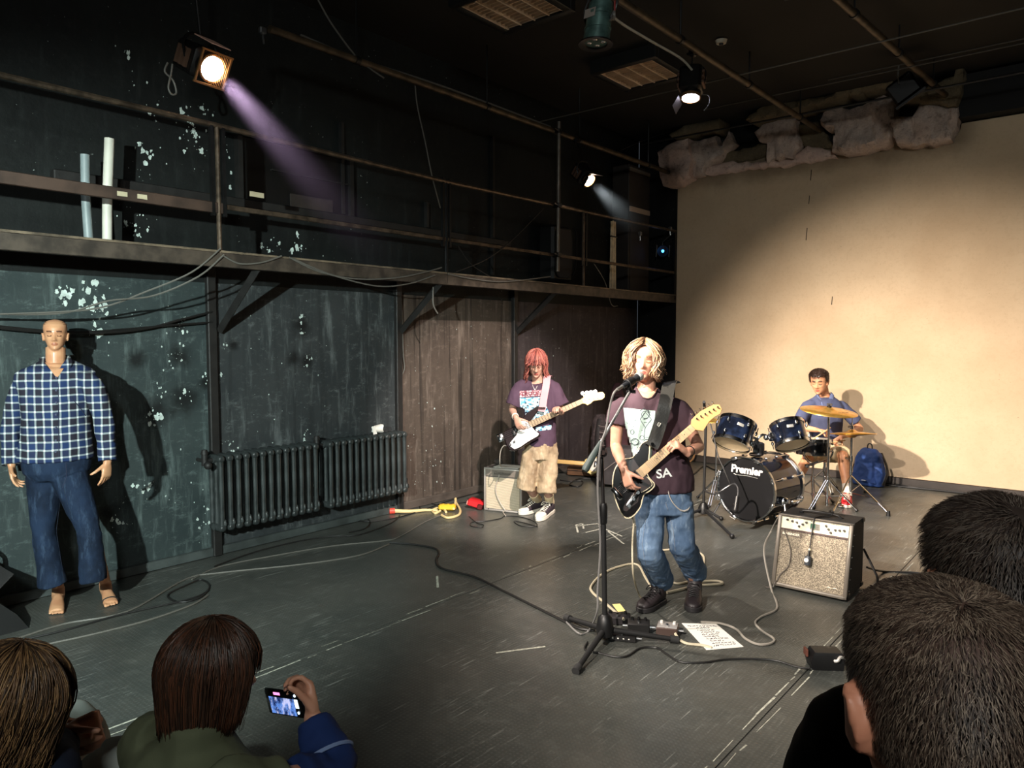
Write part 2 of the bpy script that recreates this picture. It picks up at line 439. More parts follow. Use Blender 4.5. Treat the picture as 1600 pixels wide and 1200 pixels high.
def slab(name, px, y, mt, seed, amp=.05, thick=.05, step=.035):
    """rough piece of broken render: outline, uneven front, real thickness"""
    poly = [(lambda q: (q.x, q.z))(onp(a, b_, 1, y)) for a, b_ in px]
    # jagged outline
    rng = random.Random(seed); out = []
    for i, p in enumerate(poly):
        q = poly[(i + 1) % len(poly)]; L = math.dist(p, q); n = max(1, int(L / .06))
        for k in range(n):
            f = k / n; out.append((p[0] * (1 - f) + q[0] * f + rng.gauss(0, .010), p[1] * (1 - f) + q[1] * f + rng.gauss(0, .010)))
    bm = bmesh.new(); vs = [bm.verts.new((p[0], 0, p[1])) for p in out]; f = bm.faces.new(vs)
    bmesh.ops.triangulate(bm, faces=[f])
    for _ in range(3):
        long = [e for e in bm.edges if e.calc_length() > step * 1.4]
        if not long: break
        bmesh.ops.subdivide_edges(bm, edges=long, cuts=1); bmesh.ops.triangulate(bm, faces=[f for f in bm.faces if len(f.verts) > 3])
    bnd = {v for e in bm.edges if e.is_boundary for v in e.verts}
    for v in bm.verts:
        h = noise.fractal(v.co * 3.2 + V((seed, 0, 0)), .8, 2.2, 5) * amp + noise.noise(v.co * 1.3 + V((0, seed, 0))) * amp
        v.co.y = y + (0 if v in bnd else -abs(h) - .015)
    g = bmesh.ops.extrude_face_region(bm, geom=list(bm.faces))
    for v in g['geom']:
        if isinstance(v, bmesh.types.BMVert): v.co.y = y + thick
    b = B(); b.bm.free(); b.bm = bm
    return b.done(name, mt, wallB, sharp=60)
slab('plaster_chunk', [(1028, 238), (1050, 222), (1075, 216), (1080, 250), (1078, 278), (1060, 290), (1034, 291)], 9.12, rk3, 1, .07, .22)
slab('plaster_chunk', [(1078, 222), (1120, 212), (1128, 228), (1140, 205), (1150, 225), (1125, 250), (1110, 256), (1098, 274), (1080, 276)], 9.22, rk1, 2, .06, .12)
slab('plaster_chunk', [(1045, 212), (1070, 195), (1125, 183), (1125, 204), (1088, 206), (1060, 216)], 9.05, rk2, 3, .03, .3)
slab('plaster_chunk', [(1096, 262), (1130, 254), (1175, 253), (1235, 248), (1262, 228), (1300, 236), (1310, 247), (1240, 258), (1170, 266), (1080, 279)], 9.28, rk3, 4, .03, .06)
slab('plaster_chunk', [(1180, 205), (1192, 190), (1215, 180), (1243, 184), (1246, 205), (1252, 222), (1236, 248), (1200, 252), (1202, 226), (1185, 222)], 9.20, rk1, 5, .07, .14)
slab('plaster_chunk', [(1164, 185), (1205, 158), (1290, 150), (1385, 115), (1400, 118), (1392, 138), (1330, 150), (1270, 165), (1240, 175), (1175, 192)], 8.98, rk2, 6, .04, .36)
slab('plaster_chunk', [(1283, 196), (1290, 172), (1310, 168), (1330, 172), (1380, 148), (1398, 158), (1400, 185), (1392, 225), (1370, 233), (1320, 244), (1300, 236), (1310, 200), (1290, 205)], 9.15, rk1, 7, .10, .2)
slab('plaster_chunk', [(1392, 185), (1425, 182), (1440, 162), (1482, 162), (1498, 172), (1496, 200), (1484, 217), (1455, 226), (1400, 229), (1396, 210)], 9.12, rk1, 8, .09, .2)
slab('plaster_chunk', [(1440, 162), (1400, 155), (1436, 140), (1490, 120), (1500, 90), (1508, 120), (1495, 165)], 9.02, rk2, 9, .04, .3)
slab('plaster_chunk', [(1100, 250), (1140, 238), (1200, 222), (1202, 246), (1140, 256)], 9.30, rk2, 10, .02, .05)
slab('plaster_chunk', [(1250, 195), (1283, 190), (1285, 205), (1305, 232), (1262, 232), (1252, 222)], 9.28, rk2, 11, .03, .06)

# ceiling, the unseen walls
ceil_m = mat('black_ceiling', (15, 15, 13), .85, var=.25, vs=2, bump=.2, bs=20)
struct(B().box((-1.2, 2.7, CZ + .05), (8.4, 13.5, .1)).done('ceiling', ceil_m))
struct(B().box((3.06, 2.675, CZ / 2), (.12, 13.35, CZ)).done('wall_right', dark_wall))
struct(B().box((-1.2, -4.06, CZ / 2), (8.4, .12, CZ)).done('wall_front', dark_wall))

# floor: sheets of studded vinyl with worn tape along the joins
t = NT('dance_vinyl'); o_ = t.obj(); 
base = t.mix(t.ramp(t.noise(o_, 1.1, 5, .6), .3, .7), lc(60, 63, 60), lc(79, 79, 74))
base = t.mix(t.math('MULTIPLY', t.ramp(t.noise(o_, 12, 8, .75), .48, .72), .4), base, lc(104, 106, 101))
scr = None
for k, (ang, sc_) in enumerate(((.5, 1.0), (-.7, 1.3), (1.3, .9), (2.3, 1.1), (.1, 1.5))):
    s_ = t.noise(t.obj((75 * sc_, 3.2 * sc_, 1), (0, 0, ang)), 1.0, 3, .6); mk = t.ramp(t.noise(o_, 1.7 + .4 * k, 3), .54, .66)
    q = t.math('MULTIPLY', t.ramp(s_, .60, .66), mk); scr = q if scr is None else t.math('MAXIMUM', scr, q)
base = t.mix(t.math('MULTIPLY', scr, .6), base, lc(150, 152, 146))
sx = t.obj((1, 1, 1), (0, 0, R(45))); S = t.sep(sx)
wv = lambda c, f: t.math('SINE', t.math('MULTIPLY', c, f))
stud = t.ramp(t.math('MULTIPLY', wv(S[0], 210), wv(S[1], 210)), .1, .7)
base = t.mix(t.math('MULTIPLY', stud, .18), base, lc(100, 104, 100))
t.col(base)
rg = t.math('ADD', .20, t.math('MULTIPLY', t.noise(o_, 3.5, 6, .7), .24)); t.rough(rg)
t.b.inputs['Specular IOR Level'].default_value = .5
t.bump(t.math('ADD', t.math('MULTIPLY', stud, .6), t.math('MULTIPLY', t.noise(o_, 25, 4), .25)), .30, .004)
vinyl = t.m
floor = struct(B().box((-1.2, 2.675, -.06), (8.4, 13.35, .114)).done('floor', mat('sub_floor', (18, 18, 18), .8)))
XS = [-5.4, -3.29, -1.165, .95, 3.0]
for x0, x1 in zip(XS, XS[1:]):
    B().box(((x0 + x1) / 2, 2.675, -.0015), (x1 - x0 - .006, 13.35, .003)).done('vinyl_sheet', vinyl, floor)
tape_m = mat('tape_residue', (172, 172, 158), .8, var=.35, vs=40)
rng = random.Random(3); b = B()
for X in XS[1:4]:
    for side in (-1, 1):
        y = 0.4
        while y < 9.2:
            L = rng.uniform(.03, .28); wd = rng.uniform(.0018, .006); x = X + side * .028 + rng.gauss(0, .003)
            if rng.random() < .8:
                x2 = x + rng.gauss(0, .004)
                b.poly([(x - wd, y, .0012), (x + wd * rng.random(), y, .0012), (x2 + wd, y + L, .0012), (x2 - wd * rng.random(), y + L, .0012)])
            if rng.random() < .12:
                b.poly([(x + rng.uniform(-.02, .02), y + rng.uniform(-.02, .02), .0012) for _ in range(3)])
            y += L + rng.uniform(0, .05) * (1 if rng.random() < .6 else 3)
o = b.done('tape_residue', tape_m, floor, smooth=False); o['kind'] = 'stuff'
b = B()
for pts in ([(900, 822), (935, 818), (940, 826), (915, 832)], [(903, 832), (900, 820), (910, 818), (912, 826)], [(935, 822), (972, 838)], [(775, 1020), (852, 1010)], [(683, 900), (684, 918)], [(950, 830), (975, 850)]):
    P = [fl(*p, .0014) for p in pts]
    for a, c in zip(P, P[1:]):
        n_ = (c - a).cross(V((0, 0, 1))).normalized() * .008; b.poly([a - n_, c - n_, c + n_, a + n_])
o = b.done('chalk_mark', tape_m, floor, smooth=False)

# ------------------------------------------------------------------ gallery along the left wall
GX = -4.78
rust = mat('worn_steel', (84, 72, 60), .45, .6, var=.5, vs=14, bump=.2)
dkst = mat('black_steel', (22, 22, 22), .42, .3, var=.4, vs=14)
brd = mat('black_board', (30, 30, 28), .7, var=.35, vs=8, bump=.2)
G = thing('gallery_walkway', (GX - .3, 2.6, 2.2), 'narrow black gallery walkway with railing along the left wall', 'walkway')
B().box((WX + .31, 2.67, 2.265), (.60, 13.3, .05)).done('deck', brd, G)
eg = mat('deck_edge', (100, 88, 72), .65, var=.6, vs=7, bump=.3)
B().box((GX - .01, 2.67, 2.292), (.05, 13.3, .014)).done('edge_strip', eg, G)['label'] = 'pale worn edge strip of the deck'
B().box((GX, 2.67, 2.235), (.03, 13.3, .10), bev=.004).done('edge_board', mat('edge_board_brown', (62, 54, 46), .6, var=.5, vs=9), G)
B().tube([(GX, -3.9, 3.13), (GX, 2.6, 3.14), (GX, 4.82, 3.12), (GX, 7.05, 3.145), (GX, 9.3, 3.17)], .019, 8).done('handrail', rust, G)
B().box((GX, -.65, 2.585), (.025, 6.6, .075), bev=.004).done('mid_rail', mat('mid_rail_board', (58, 44, 36), .6, var=.5, vs=5), G)
B().box((GX, 6.0, 2.60), (.02, 6.7, .035), bev=.004).done('mid_rail', rust, G)
for y in (2.62, 4.82, 7.05):
    for dx in (-.035, .035):
        B().box((GX, y + dx * 1.2, 2.84), (.03, .022, .62)).done('post_plate', dkst, G)
    B().cyl((GX, y, 2.2), (GX, y, 3.14), .016, n=8).done('post', rust if y != 4.82 else dkst, G)
B().box((GX, 9.28, 2.7), (.03, .04, .95)).done('post', dkst, G)
for y in (2.93, 4.78, 6.55):
    b = B(); b.tube([(WX + .03, y, 1.76), (GX - .02, y, 2.22)], .034, 4, hint=V((0, 1, 0))); b.done('brace', black_m, G)
B().box((GX + .02, 2.90, 2.715), (.004, .11, .035)).done('tape', mat('paper_tape', (176, 166, 138), .8, var=.2), G)
for y in (1.985, 2.105):
    B().box((GX + .0155, y, 2.585), (.003, .06, .028)).done('tape', mat('paper_tape'), G)

# things standing on the gallery
pipe_m = mat('white_plastic_pipe', (205, 203, 190), .45, var=.08); grey_pipe = mat('grey_plastic_pipe', (128, 140, 142), .45, var=.15)
p = onp(167, 368, 0, -5.1)
o = B().tube([(-5.1, 2.02, 2.29), (-5.1, 2.03, 2.6), (-5.1, 2.056, 2.99)], .030, 14).done('plastic_pipe', pipe_m, loc=(-5.1, 2.02, 2.29))
tag(o, 'taller white plastic pipe standing upright on the gallery at left', 'pipe')
o = B().tube([(-5.1, 1.91, 2.29), (-5.1, 1.90, 2.6), (-5.1, 1.905, 2.86)], .027, 14).done('plastic_pipe', grey_pipe, loc=(-5.1, 1.91, 2.29))
tag(o, 'shorter grey plastic pipe beside the white pipe on the gallery', 'pipe')
b = thing('slat_bundle', (-5.0, 8.04, 2.29), 'bundle of pale slats leaning upright at the far end of the gallery', 'slats')
sl = mat('pale_slat', (196, 180, 152), .7, var=.2, vs=20)
for i in range(5):
    B().box((-5.0 + .006 * (i % 2), 7.985 + i * .026, 2.74), (.012, .022, .86 + .012 * (i % 3)), Matrix.Rotation(.01 * (i - 2), 3, 'X')).done('slat', sl, b)
B().box((-4.995, 8.04, 2.98), (.03, .14, .015)).done('strap', dkst, b)
col = thing('cupboard', (-5.28, 8.88, 2.29), 'tall dark brown cupboard on the gallery beside the back wall', 'cupboard')
cbm = mat('dark_brown_panel', (46, 40, 36), .65, var=.2, vs=4)
B().box((-5.24, 8.88, 3.15), (.26, .56, 1.72), bev=.008).done('carcass', cbm, col)
B().box((-5.105, 8.88, 2.86), (.012, .50, 1.06), bev=.003).done('door', cbm, col)
for z, c_ in ((3.425, (172, 150, 128)), (3.95, (104, 98, 90))):
    B().box((-5.105, 8.88, z), (.014, .54, .07 if z < 3.5 else .045), bev=.003).done('pale_strip', mat('strip%d' % (z * 10), c_, .6), col)
sp = thing('loudspeaker', (-5.22, 7.16, 2.29), 'dim black loudspeaker with rounded grille on the gallery', 'speaker')
B().box((-5.26, 7.16, 2.70), (.22, .40, .66), bev=.03).done('cabinet', mat('speaker_black', (20, 20, 20), .6, var=.2), sp)
B().prism([(-.17 + .05 * (1 - math.cos(a)) * 0 + .17 * math.cos(a) * 1.0 + .17, .28 * math.sin(a)) if False else (.17 * math.copysign(abs(math.cos(a)) ** .4, math.cos(a)), .29 * math.copysign(abs(math.sin(a)) ** .5, math.sin(a))) for a in [2 * math.pi * i / 28 for i in range(28)]], 0, .02, basis((-5.15, 7.16, 2.70), (0, 1, 0), (0, 0, 1), (1, 0, 0)), .006).done('grille', mat('speaker_grille', (34, 32, 32), .8, bump=.6, bs=300), sp)
B().tube([(-5.14, 7.34, 2.45), (-5.10, 7.36, 2.6), (-5.10, 7.36, 2.95), (-5.14, 7.34, 3.02)], .009, 6, 3).done('handle', dkst, sp)

# ------------------------------------------------------------------ lighting pipes, hung pole, wires
pm = mat('rusty_pipe', (76, 64, 48), .5, .4, var=.5, vs=9, bump=.2)
def pipe(a, b, r, label, mt=pm):
    t_ = thing('lighting_pipe', a, label, 'pipe')
    B().cyl(a, b, r, n=12).done('tube', mt, t_)
    a, b = V(a), V(b); n_ = 4
    for i in range(n_):
        p = a.lerp(b, (i + .5) / n_)
        B().cyl(p + V((0, 0, r)), (p.x, p.y, CZ), .008, n=6).done('hanger', dkst, t_)
        B().cyl(p - (b - a).normalized() * .02, p + (b - a).normalized() * .02, r + .008, n=12).done('collar', dkst, t_)
    return t_
pipe((GX, 3.04, 3.91), (GX, 9.3, 3.93), .028, 'long rusty lighting pipe above the gallery railing')
pipe((-2.96, 3.6, 4.19), (-2.87, 9.28, 4.18), .030, 'rusty lighting pipe running to the broken plaster, carrying two lanterns')
pipe((-1.83, 4.6, 4.24), (-1.515, 9.1, 4.26), .030, 'rusty lighting pipe nearest the right edge of the ceiling')
pl_ = thing('hanging_pole', (GX + .04, 6.49, 2.42), 'grey vertical pole clamped to the gallery rail and ceiling pipe', 'pole')
B().cyl((GX + .045, 6.485, 2.42), (GX + .045, 6.50, 4.02), .021, n=10).done('tube', mat('galvanised', (112, 104, 94), .4, .5, var=.3, vs=9), pl_)
for z in (2.6, 3.13, 3.92):
    b = B(); b.box((GX + .03, 6.49, z), (.09, .07, .05), bev=.008); b.cyl((GX + .06, 6.46, z), (GX + .06, 6.40, z + .01), .008, n=6); b.done('clamp', dkst, pl_)

wire_m = mat('black_wire', (26, 25, 24), .5); grey_wire = mat('grey_wire', (92, 90, 84), .5); pale_wire = mat('pale_wire', (176, 170, 154), .5)
def cable(name, pts, r, mt, label, cat='cable', k=6, group=None, n=6):
    P = [V(p) for p in pts]
    o = B().tube(P, r, n, k).done(name, mt, loc=P[0]); tag(o, label, cat, group); return o
for i, (y, x0, x1, z, r, lab) in enumerate(((6.86, -5.3, 2.9, 4.2, .006, 'thin ceiling wire crossing between the near lantern and the vent'), (7.66, -3.6, 2.9, 4.2, .006, 'thin ceiling wire just in front of the broken plaster'),
                                         (8.55, -4.9, 2.9, 4.22, .012, 'thick dark conduit crossing in front of the broken plaster'), (9.18, -1.6, 2.9, 4.16, .007, 'grey wire along the top of the sand-coloured wall'),
                                         (7.95, -2.4, 2.9, 4.33, .006, 'faint wire above the right lighting pipe under the ceiling'))):
    cable('ceiling_wire', [(x0, y, z), ((x0 + x1) / 2, y, z - .01), (x1, y, z)], r, grey_wire if i in (0, 3) else wire_m if i == 2 else mat('dim_wire', (60, 58, 54), .5), lab, 'wire', 3)
cable('lantern_cable', [fl(930, -2, 4.18), fl(965, 32, 4.15), fl(1010, 60, 4.12), fl(1062, 90, 4.08), V((-2.95, 6.0, 4.02))], .010, pale_wire, 'pale cable strung from the grey par lantern to the next lantern')
cable('ceiling_cable', [onp(497, 0, 0, GX), onp(520, 40, 0, GX), onp(560, 92, 0, GX), onp(600, 122, 0, GX + .02)], .007, grey_wire, 'grey cable dropping from the ceiling onto the long pipe')
cable('pipe_cable', [onp(470, 55, 0, GX - .05), onp(560, 92, 0, GX - .05), onp(700, 138, 0, GX - .05), onp(860, 198, 0, GX - .05)], .010, grey_wire, 'grey cable tied along the top of the long pipe')
cable('drop_cable', [onp(648, 125, 0, GX - .03), onp(652, 165, 0, GX - .03), onp(664, 220, 0, GX - .02), onp(675, 275, 0, GX - .02), onp(688, 325, 0, GX - .2)], .006, grey_wire, 'cable with a joint dropping from the pipe to the gallery rail')
cable('sagging_cable', [onp(345, 388, 0, GX + .03), onp(300, 425, 0, GX + .0), onp(230, 455, 0, -4.9), onp(160, 480, 0, -5.0), onp(80, 488, 0, -5.1), onp(-60, 492, 0, -5.2)], .006, grey_wire, 'upper thin grey cable sagging from the gallery over the dummy')
cable('sagging_cable', [onp(350, 398, 0, GX + .03), onp(310, 432, 0, GX + .0), onp(240, 462, 0, -4.9), onp(170, 470, 0, -4.95), onp(90, 490, 0, -5.1), onp(-60, 489, 0, -5.2)], .006, grey_wire, 'second grey cable sagging just below the first from the gallery')
cable('sagging_cable', [(WX + .05, 2.86, 1.90), onp(280, 500, 0, WX + .06), onp(230, 513, 0, WX + .06), onp(160, 520, 0, WX + .08), onp(60, 518, 0, WX + .08), onp(-60, 506, 0, WX + .08)], .009, wire_m, 'thick black cable looped along the wall behind the dummy')
cable('sagging_cable', [(WX + .05, 2.86, 1.82), onp(270, 508, 0, WX + .06), onp(200, 514, 0, WX + .06), onp(120, 519, 0, WX + .08), onp(40, 514, 0, WX + .08), onp(-60, 503, 0, WX + .08)], .008, wire_m, 'thinner black cable hanging beside the thick one behind the dummy')
for k, pts in enumerate(([(350, 400), (375, 412), (410, 410), (440, 400)], [(452, 402), (500, 425), (560, 436), (620, 434), (665, 425), (690, 418)], [(455, 403), (520, 430), (590, 447), (640, 443), (680, 430)], [(700, 428), (740, 436), (790, 440), (860, 432)])):
    cable('gallery_cable', [onp(a, b_, 0, GX + .03) for a, b_ in pts], .006, grey_wire, ['short grey cable loop under the gallery edge near the left post', 'upper cable loop drooping under the middle of the gallery', 'lower cable loop drooping under the middle of the gallery', 'cable drooping under the gallery right of the middle post'][k])
for k, pts in enumerate(([(712, 425), (760, 405), (800, 375), (850, 325)], [(716, 385), (735, 412), (765, 432)], [(928, 412), (945, 440), (955, 475), (965, 478)], [(1060, 200), (1010, 218), (970, 235)], [(1055, 292), (1058, 320), (1058, 350)])):
    cable('stray_cable', [onp(a, b_, 0, GX + .02 - .01 * k) for a, b_ in pts], .005, wire_m if k not in (2,) else grey_wire, ['diagonal black cable across the middle of the gallery', 'short black cable looping inside the gallery railing', 'grey cable end dangling below the gallery at right', 'wire from the torn plaster to the long pipe', 'black cable down the edge of the sand-coloured wall'][k])
cable('dangling_cable', [onp(677, 448, 0, GX - .1), onp(677, 475, 0, GX - .1), onp(684, 490, 0, GX - .1)], .007, grey_wire, 'short cut cable dangling under the gallery')
cable('wall_cable', [onp(628, 485, 0, WX + .04), onp(630, 550, 0, WX + .04), onp(632, 575, 0, WX + .04), onp(627, 588, 0, WX + .04)], .006, grey_wire, 'thin cable hanging down the second wall post')

# ceiling light boxes
def vent(c, s_, label):
    t_ = thing('ceiling_light_box', (c[0], c[1], CZ), label, 'light')
    z = c[2]; fr = mat('light_box_black', (14, 14, 13), .6)
    h = s_ / 2; wd = .07
    for (cx, cy, sx, sy) in ((0, h + wd / 2, s_ + 2 * wd, wd), (0, -h - wd / 2, s_ + 2 * wd, wd), (h + wd / 2, 0, wd, s_), (-h - wd / 2, 0, wd, s_)):
        B().box((c[0] + cx, c[1] + cy, (z + CZ) / 2), (sx, sy, CZ - z + .02), bev=.004).done('housing_side', fr, t_)
    B().box((c[0], c[1], CZ - .012), (s_, s_, .02)).done('reflector', mat('light_reflector', (150, 132, 112), .5), t_)
    lm = mat('louvre_cream', (232, 208, 180), .5, var=.1)
    for i in range(5):
        B().box((c[0] - h + s_ * (i) / 4, c[1], z + .025), (.012 if 0 < i < 4 else .03, s_, .05)).done('louvre_bar', lm, t_)
    for i in range(13):
        B().box((c[0], c[1] - h + s_ * i / 12, z + .03), (s_, .006 if 0 < i < 12 else .03, .04)).done('louvre_blade', lm, t_)
    for i in range(4):
        B().cyl((c[0] - h + s_ * (i + .5) / 4, c[1] - h + .02, z + .07), (c[0] - h + s_ * (i + .5) / 4, c[1] + h - .02, z + .07), .013, n=8).done('tube', mat('dead_tube', (206, 196, 180), .4), t_)
vent((-3.92, 4.73, 4.38), .60, 'ceiling light box with cream louvre nearest the viewer, left of the par lantern')
vent((-3.88, 6.73, 4.38), .60, 'ceiling light box with cream louvre left of the bright far lantern')
vent((-1.78, 5.62, 4.38), .62, 'ceiling light box cut by the top edge above the right pipe')
sd = thing('smoke_detector', fl(1127, 63, 4.49), 'small round white smoke detector on the black ceiling', 'detector')
c = fl(1127, 63, 4.49)
B().cyl(c, c - V((0, 0, .03)), .055, .045, n=20).done('body', mat('detector_white', (196, 186, 166), .5), sd)
B().cyl(c - V((0, 0, .03)), c - V((0, 0, .045)), .022, .018, n=12).done('sensor', mat('detector_dark', (40, 36, 32), .5), sd)
# ------------------------------------------------------------------ common materials
blk = mat('black_plastic', (18, 18, 19), .45, var=.15, vs=20)
blkm = mat('black_matt', (14, 14, 15), .7)
chrome = mat('chrome', (210, 212, 214), .16, 1)
steel = mat('steel', (150, 150, 150), .3, .9)
cream = mat('cream_plastic', (226, 214, 178), .4)
white_p = mat('paper_white', (236, 232, 222), .8)
tolex = mat('black_tolex', (24, 23, 23), .7, bump=.5, bs=260)
Zv = V((0, 0, 1))

# ------------------------------------------------------------------ radiators
iron = mat('painted_iron', (50, 55, 55), .38, .0, var=.4, vs=10, bump=.15, bs=30)
def column_mesh():
    b = B()
    for x in (-5.335, -5.265, -5.195):
        b.tube([(x, 0, .255), (x, 0, .33), (x, 0, .70), (x, 0, .785)], [.020, .017, .017, .020], 10, 2, flat=(1, 1.15), hint=V((0, 1, 0)))
    for z in (.255, .785):
        b.tube([(-5.352, 0, z), (-5.335, 0, z), (-5.195, 0, z), (-5.172, 0, z)], [.012, .030, .030, .014], 10, 2)
    for z in (.262, .775):
        b.cyl((-5.265, -.0345, z), (-5.265, .0345, z), .027, n=10)
    b.tube([(-5.19, .017, .25), (-5.185, .0175, .285), (-5.19, .017, .32)], [.006, .015, .006], 8, 2)
    me = bpy.data.meshes.new('column'); bmesh.ops.recalc_face_normals(b.bm, faces=b.bm.faces); b.bm.to_mesh(me); b.bm.free()
    me.materials.append(iron); me.polygons.foreach_set('use_smooth', [True] * len(me.polygons)); me.set_sharp_from_angle(angle=R(50)); return me
colm = column_mesh()
for k, (y0, lab) in enumerate(((2.815, 'left cast iron radiator with black columns, nearest the dummy'), (3.815, 'right cast iron radiator with black columns, holding a crumpled cup'))):
    r_ = thing('radiator', (0, y0, 0), lab, 'radiator', 'wall radiators')
    r_.location = (-5.265, y0 + .42, .2)
    for i in range(13):
        o = bpy.data.objects.new('column', colm); COL.objects.link(o); o.parent = r_; o.location = V((0, y0 + .0705 * i, 0)) - V(r_.location)
    b = B(); b.cyl((-5.265, y0 - .03, .775), (-5.265, y0 - .10, .775), .018, n=10); b.cyl((-5.265, y0 - .09, .74), (-5.265, y0 - .09, .83), .024, n=10); b.cyl((-5.265, y0 - .09, .83), (-5.265, y0 - .09, .86), .03, .02, n=10)
    b.cyl((-5.265, y0 - .09, .775), (-5.375, y0 - .09, .775), .015, n=8)
    if k == 0: b.ball((-5.20, y0 - .10, .75), (.035, .03, .03))
    b.done('valve', black_m, r_)
    b = B(); b.cyl((-5.265, y0 + .88, .262), (-5.265, y0 + .95, .262), .018, n=10); b.box((-5.265, y0 + .93, .27), (.04, .04, .05), bev=.008); b.cyl((-5.265, y0 + .93, .27), (-5.265, y0 + .93, .34), .012, n=8); b.done('pipe_joint', black_m, r_)
    for y in (y0 + .2, y0 + .7):
        B().box((-5.358, y, .28), (.045, .03, .03)).done('bracket', black_m, r_)
cp = onp(590, 668, 0, -5.24); cup = thing('paper_cup', (-5.24, cp.y, .815), 'crumpled white paper cup lying on the right radiator', 'cup')
B().rings([[V((-5.24, cp.y + .0, .862)) + V((.035 * math.sin(a) * s_, -.05 + t_ + .01 * math.sin(3 * a) * s_, .036 * math.cos(a) * s_)) for a in [2 * math.pi * i / 14 for i in range(14)]] for t_, s_ in ((.0, .8), (.045, .95), (.09, 1.15), (.088, 1.08), (.01, .75))], True).done('body', white_p, cup)
B().poly([(-5.20, cp.y - .085, .82), (-5.20, cp.y - .04, .822), (-5.22, cp.y - .045, .90), (-5.22, cp.y - .075, .89)]).done('torn_flap', white_p, cup)

# ------------------------------------------------------------------ lanterns
lamp_m = mat('lantern_black', (22, 20, 19), .45, .4, var=.3, vs=20)
def emis(name, col, st):
    return mat(name, col, .4, emit=col, es=st)
def lantern(loc, aim, s, label, hang, glow, gel=True, lens_st=60, fins=True, doors=lambda s: ((0, .12 * s, 0), (-.12 * s, 0, 1))):
    loc = V(loc); d = (V(aim) - loc).normalized(); M_ = d.to_track_quat('Z', 'Y').to_matrix().to_4x4(); M_.translation = loc
    if hasattr(aim, 'roll'): pass
    t_ = thing('stage_lantern', loc, label, 'spotlight')
    b = B(); b.box(M_ @ V((0, 0, -.10 * s)), (.20 * s, .19 * s, .24 * s), M_, .02 * s); b.cyl(M_ @ V((0, 0, .0)), M_ @ V((0, 0, .06 * s)), .088 * s, n=20); b.done('housing', lamp_m, t_)
    B().lathe([(.092 * s, .05 * s), (.092 * s, .075 * s), (.080 * s, .075 * s), (.080 * s, .06 * s)], M_, 24, False).done('lens_ring', mat('ring_brass', (150, 112, 70), .35, .7), t_)
    B().lathe([(.0, .082 * s), (.04 * s, .079 * s), (.078 * s, .062 * s)], M_, 24, False).done('lens', glow, t_)
    if fins:
        for k in range(3):
            for sx in (-1, 1):
                B().box(M_ @ V((sx * .112 * s, .0, -.05 * s - k * .05 * s)), (.02 * s, .12 * s, .022 * s), M_).done('cooling_fin', mat('fin_copper', (120, 92, 76), .4, .5), t_)
    if gel:
        w_ = .105 * s
        b = B()
        for (x, y, sx, sy) in ((0, w_, 2 * w_ + .02, .012), (0, -w_, 2 * w_ + .02, .012), (w_, 0, .012, 2 * w_), (-w_, 0, .012, 2 * w_)):
            b.box(M_ @ V((x, y, .085 * s)), (sx, sy, .012), M_)
        b.done('gel_frame', mat('ring_brass'), t_)
        for k in range(9):
            B().box(M_ @ V((-.02 * s + .012 * s * k + .01, 0, .09 * s)), (.0022, 2 * w_, .0022), M_).done('guard_wire', mat('ring_brass'), t_)
    else:
        for (x, y, ax) in doors(s):
            ang = .5 * (1 if (y > 0 or x > 0) else -1)
            q = M_.to_3x3() @ (Matrix.Rotation(-ang, 3, 'X') if ax == 0 else Matrix.Rotation(ang, 3, 'Y'))
            b = B(); b.box(M_ @ V((x * 1.0, y * 1.0, .12 * s)), ((.16 * s, .004, .11 * s) if ax == 0 else (.004, .16 * s, .11 * s)), q); b.done('barn_door', lamp_m, t_)
    side = (d.cross(Zv)).normalized(); c0 = M_ @ V((0, 0, -.06 * s)); top = V(hang)
    y_ = c0 + V((0, 0, .17 * s))
    b = B(); b.tube([c0 + side * .115 * s, c0 + side * .125 * s + V((0, 0, .1 * s)), y_ + side * .06 * s, y_ - side * .06 * s, c0 - side * .125 * s + V((0, 0, .1 * s)), c0 - side * .115 * s], .010 * s, 6, 3); b.done('yoke', lamp_m, t_)
    b = B(); b.cyl(y_, top, .009 * s, n=8); b.box(top, (.05, .07, .06), bev=.01); b.cyl(top - side * .05, top + side * .05, .012, n=8); b.done('hook_clamp', dkst, t_)
    return t_, M_
g1 = emis('lamp_glow_warm', (255, 226, 190), 26); g2 = emis('lamp_glow_warm2', (255, 224, 196), 22); g3 = emis('lamp_glow_cool', (226, 226, 255), 16)
l1, M1 = lantern(LAMP1, LAMP1 + V((.72, .10, -.40)), 1.0, 'big glowing lantern with mesh guard at the upper left', (LAMP1.x + .0, LAMP1.y - .06, 3.92), g1)
B().cyl((LAMP1.x, LAMP1.y - .06, 3.92), (LAMP1.x, LAMP1.y - .06, 4.49), .012, n=8).done('drop_rod', grey_wire, l1)
a = onp(262, 98, 0, -4.68)
B().tube([a, a + V((0, -.02, -.06)), a + V((0, .03, -.10)), a + V((0, .05, -.17)), a + V((0, .02, -.19)), a + V((0, .0, -.15)), a + V((0, .02, -.06)), a + V((0, .03, 0))], .006, 6, 4).done('cord', grey_wire, l1)
B().box(M1 @ V((-.02, .155, .03)), (.14, .006, .20), M1.to_3x3()).done('barn_door', mat('hot_plate', (214, 170, 150), .5), l1)
l2, M2 = lantern(LAMP2, LAMP2 + V((.75, -.12, -.66)), .85, 'small glowing lantern with raised flap near the far end of the gallery', (LAMP2.x - .14, LAMP2.y, 3.90), g2, False)
l3, M3 = lantern(LAMP3, LAMP3 + V((.06, -.22, -.95)), .95, 'lantern glowing bluish white under the middle ceiling pipe', (LAMP3.x + .02, LAMP3.y - .02, 4.17), g3, False, doors=lambda s: ((-.12 * s, 0, 1),))
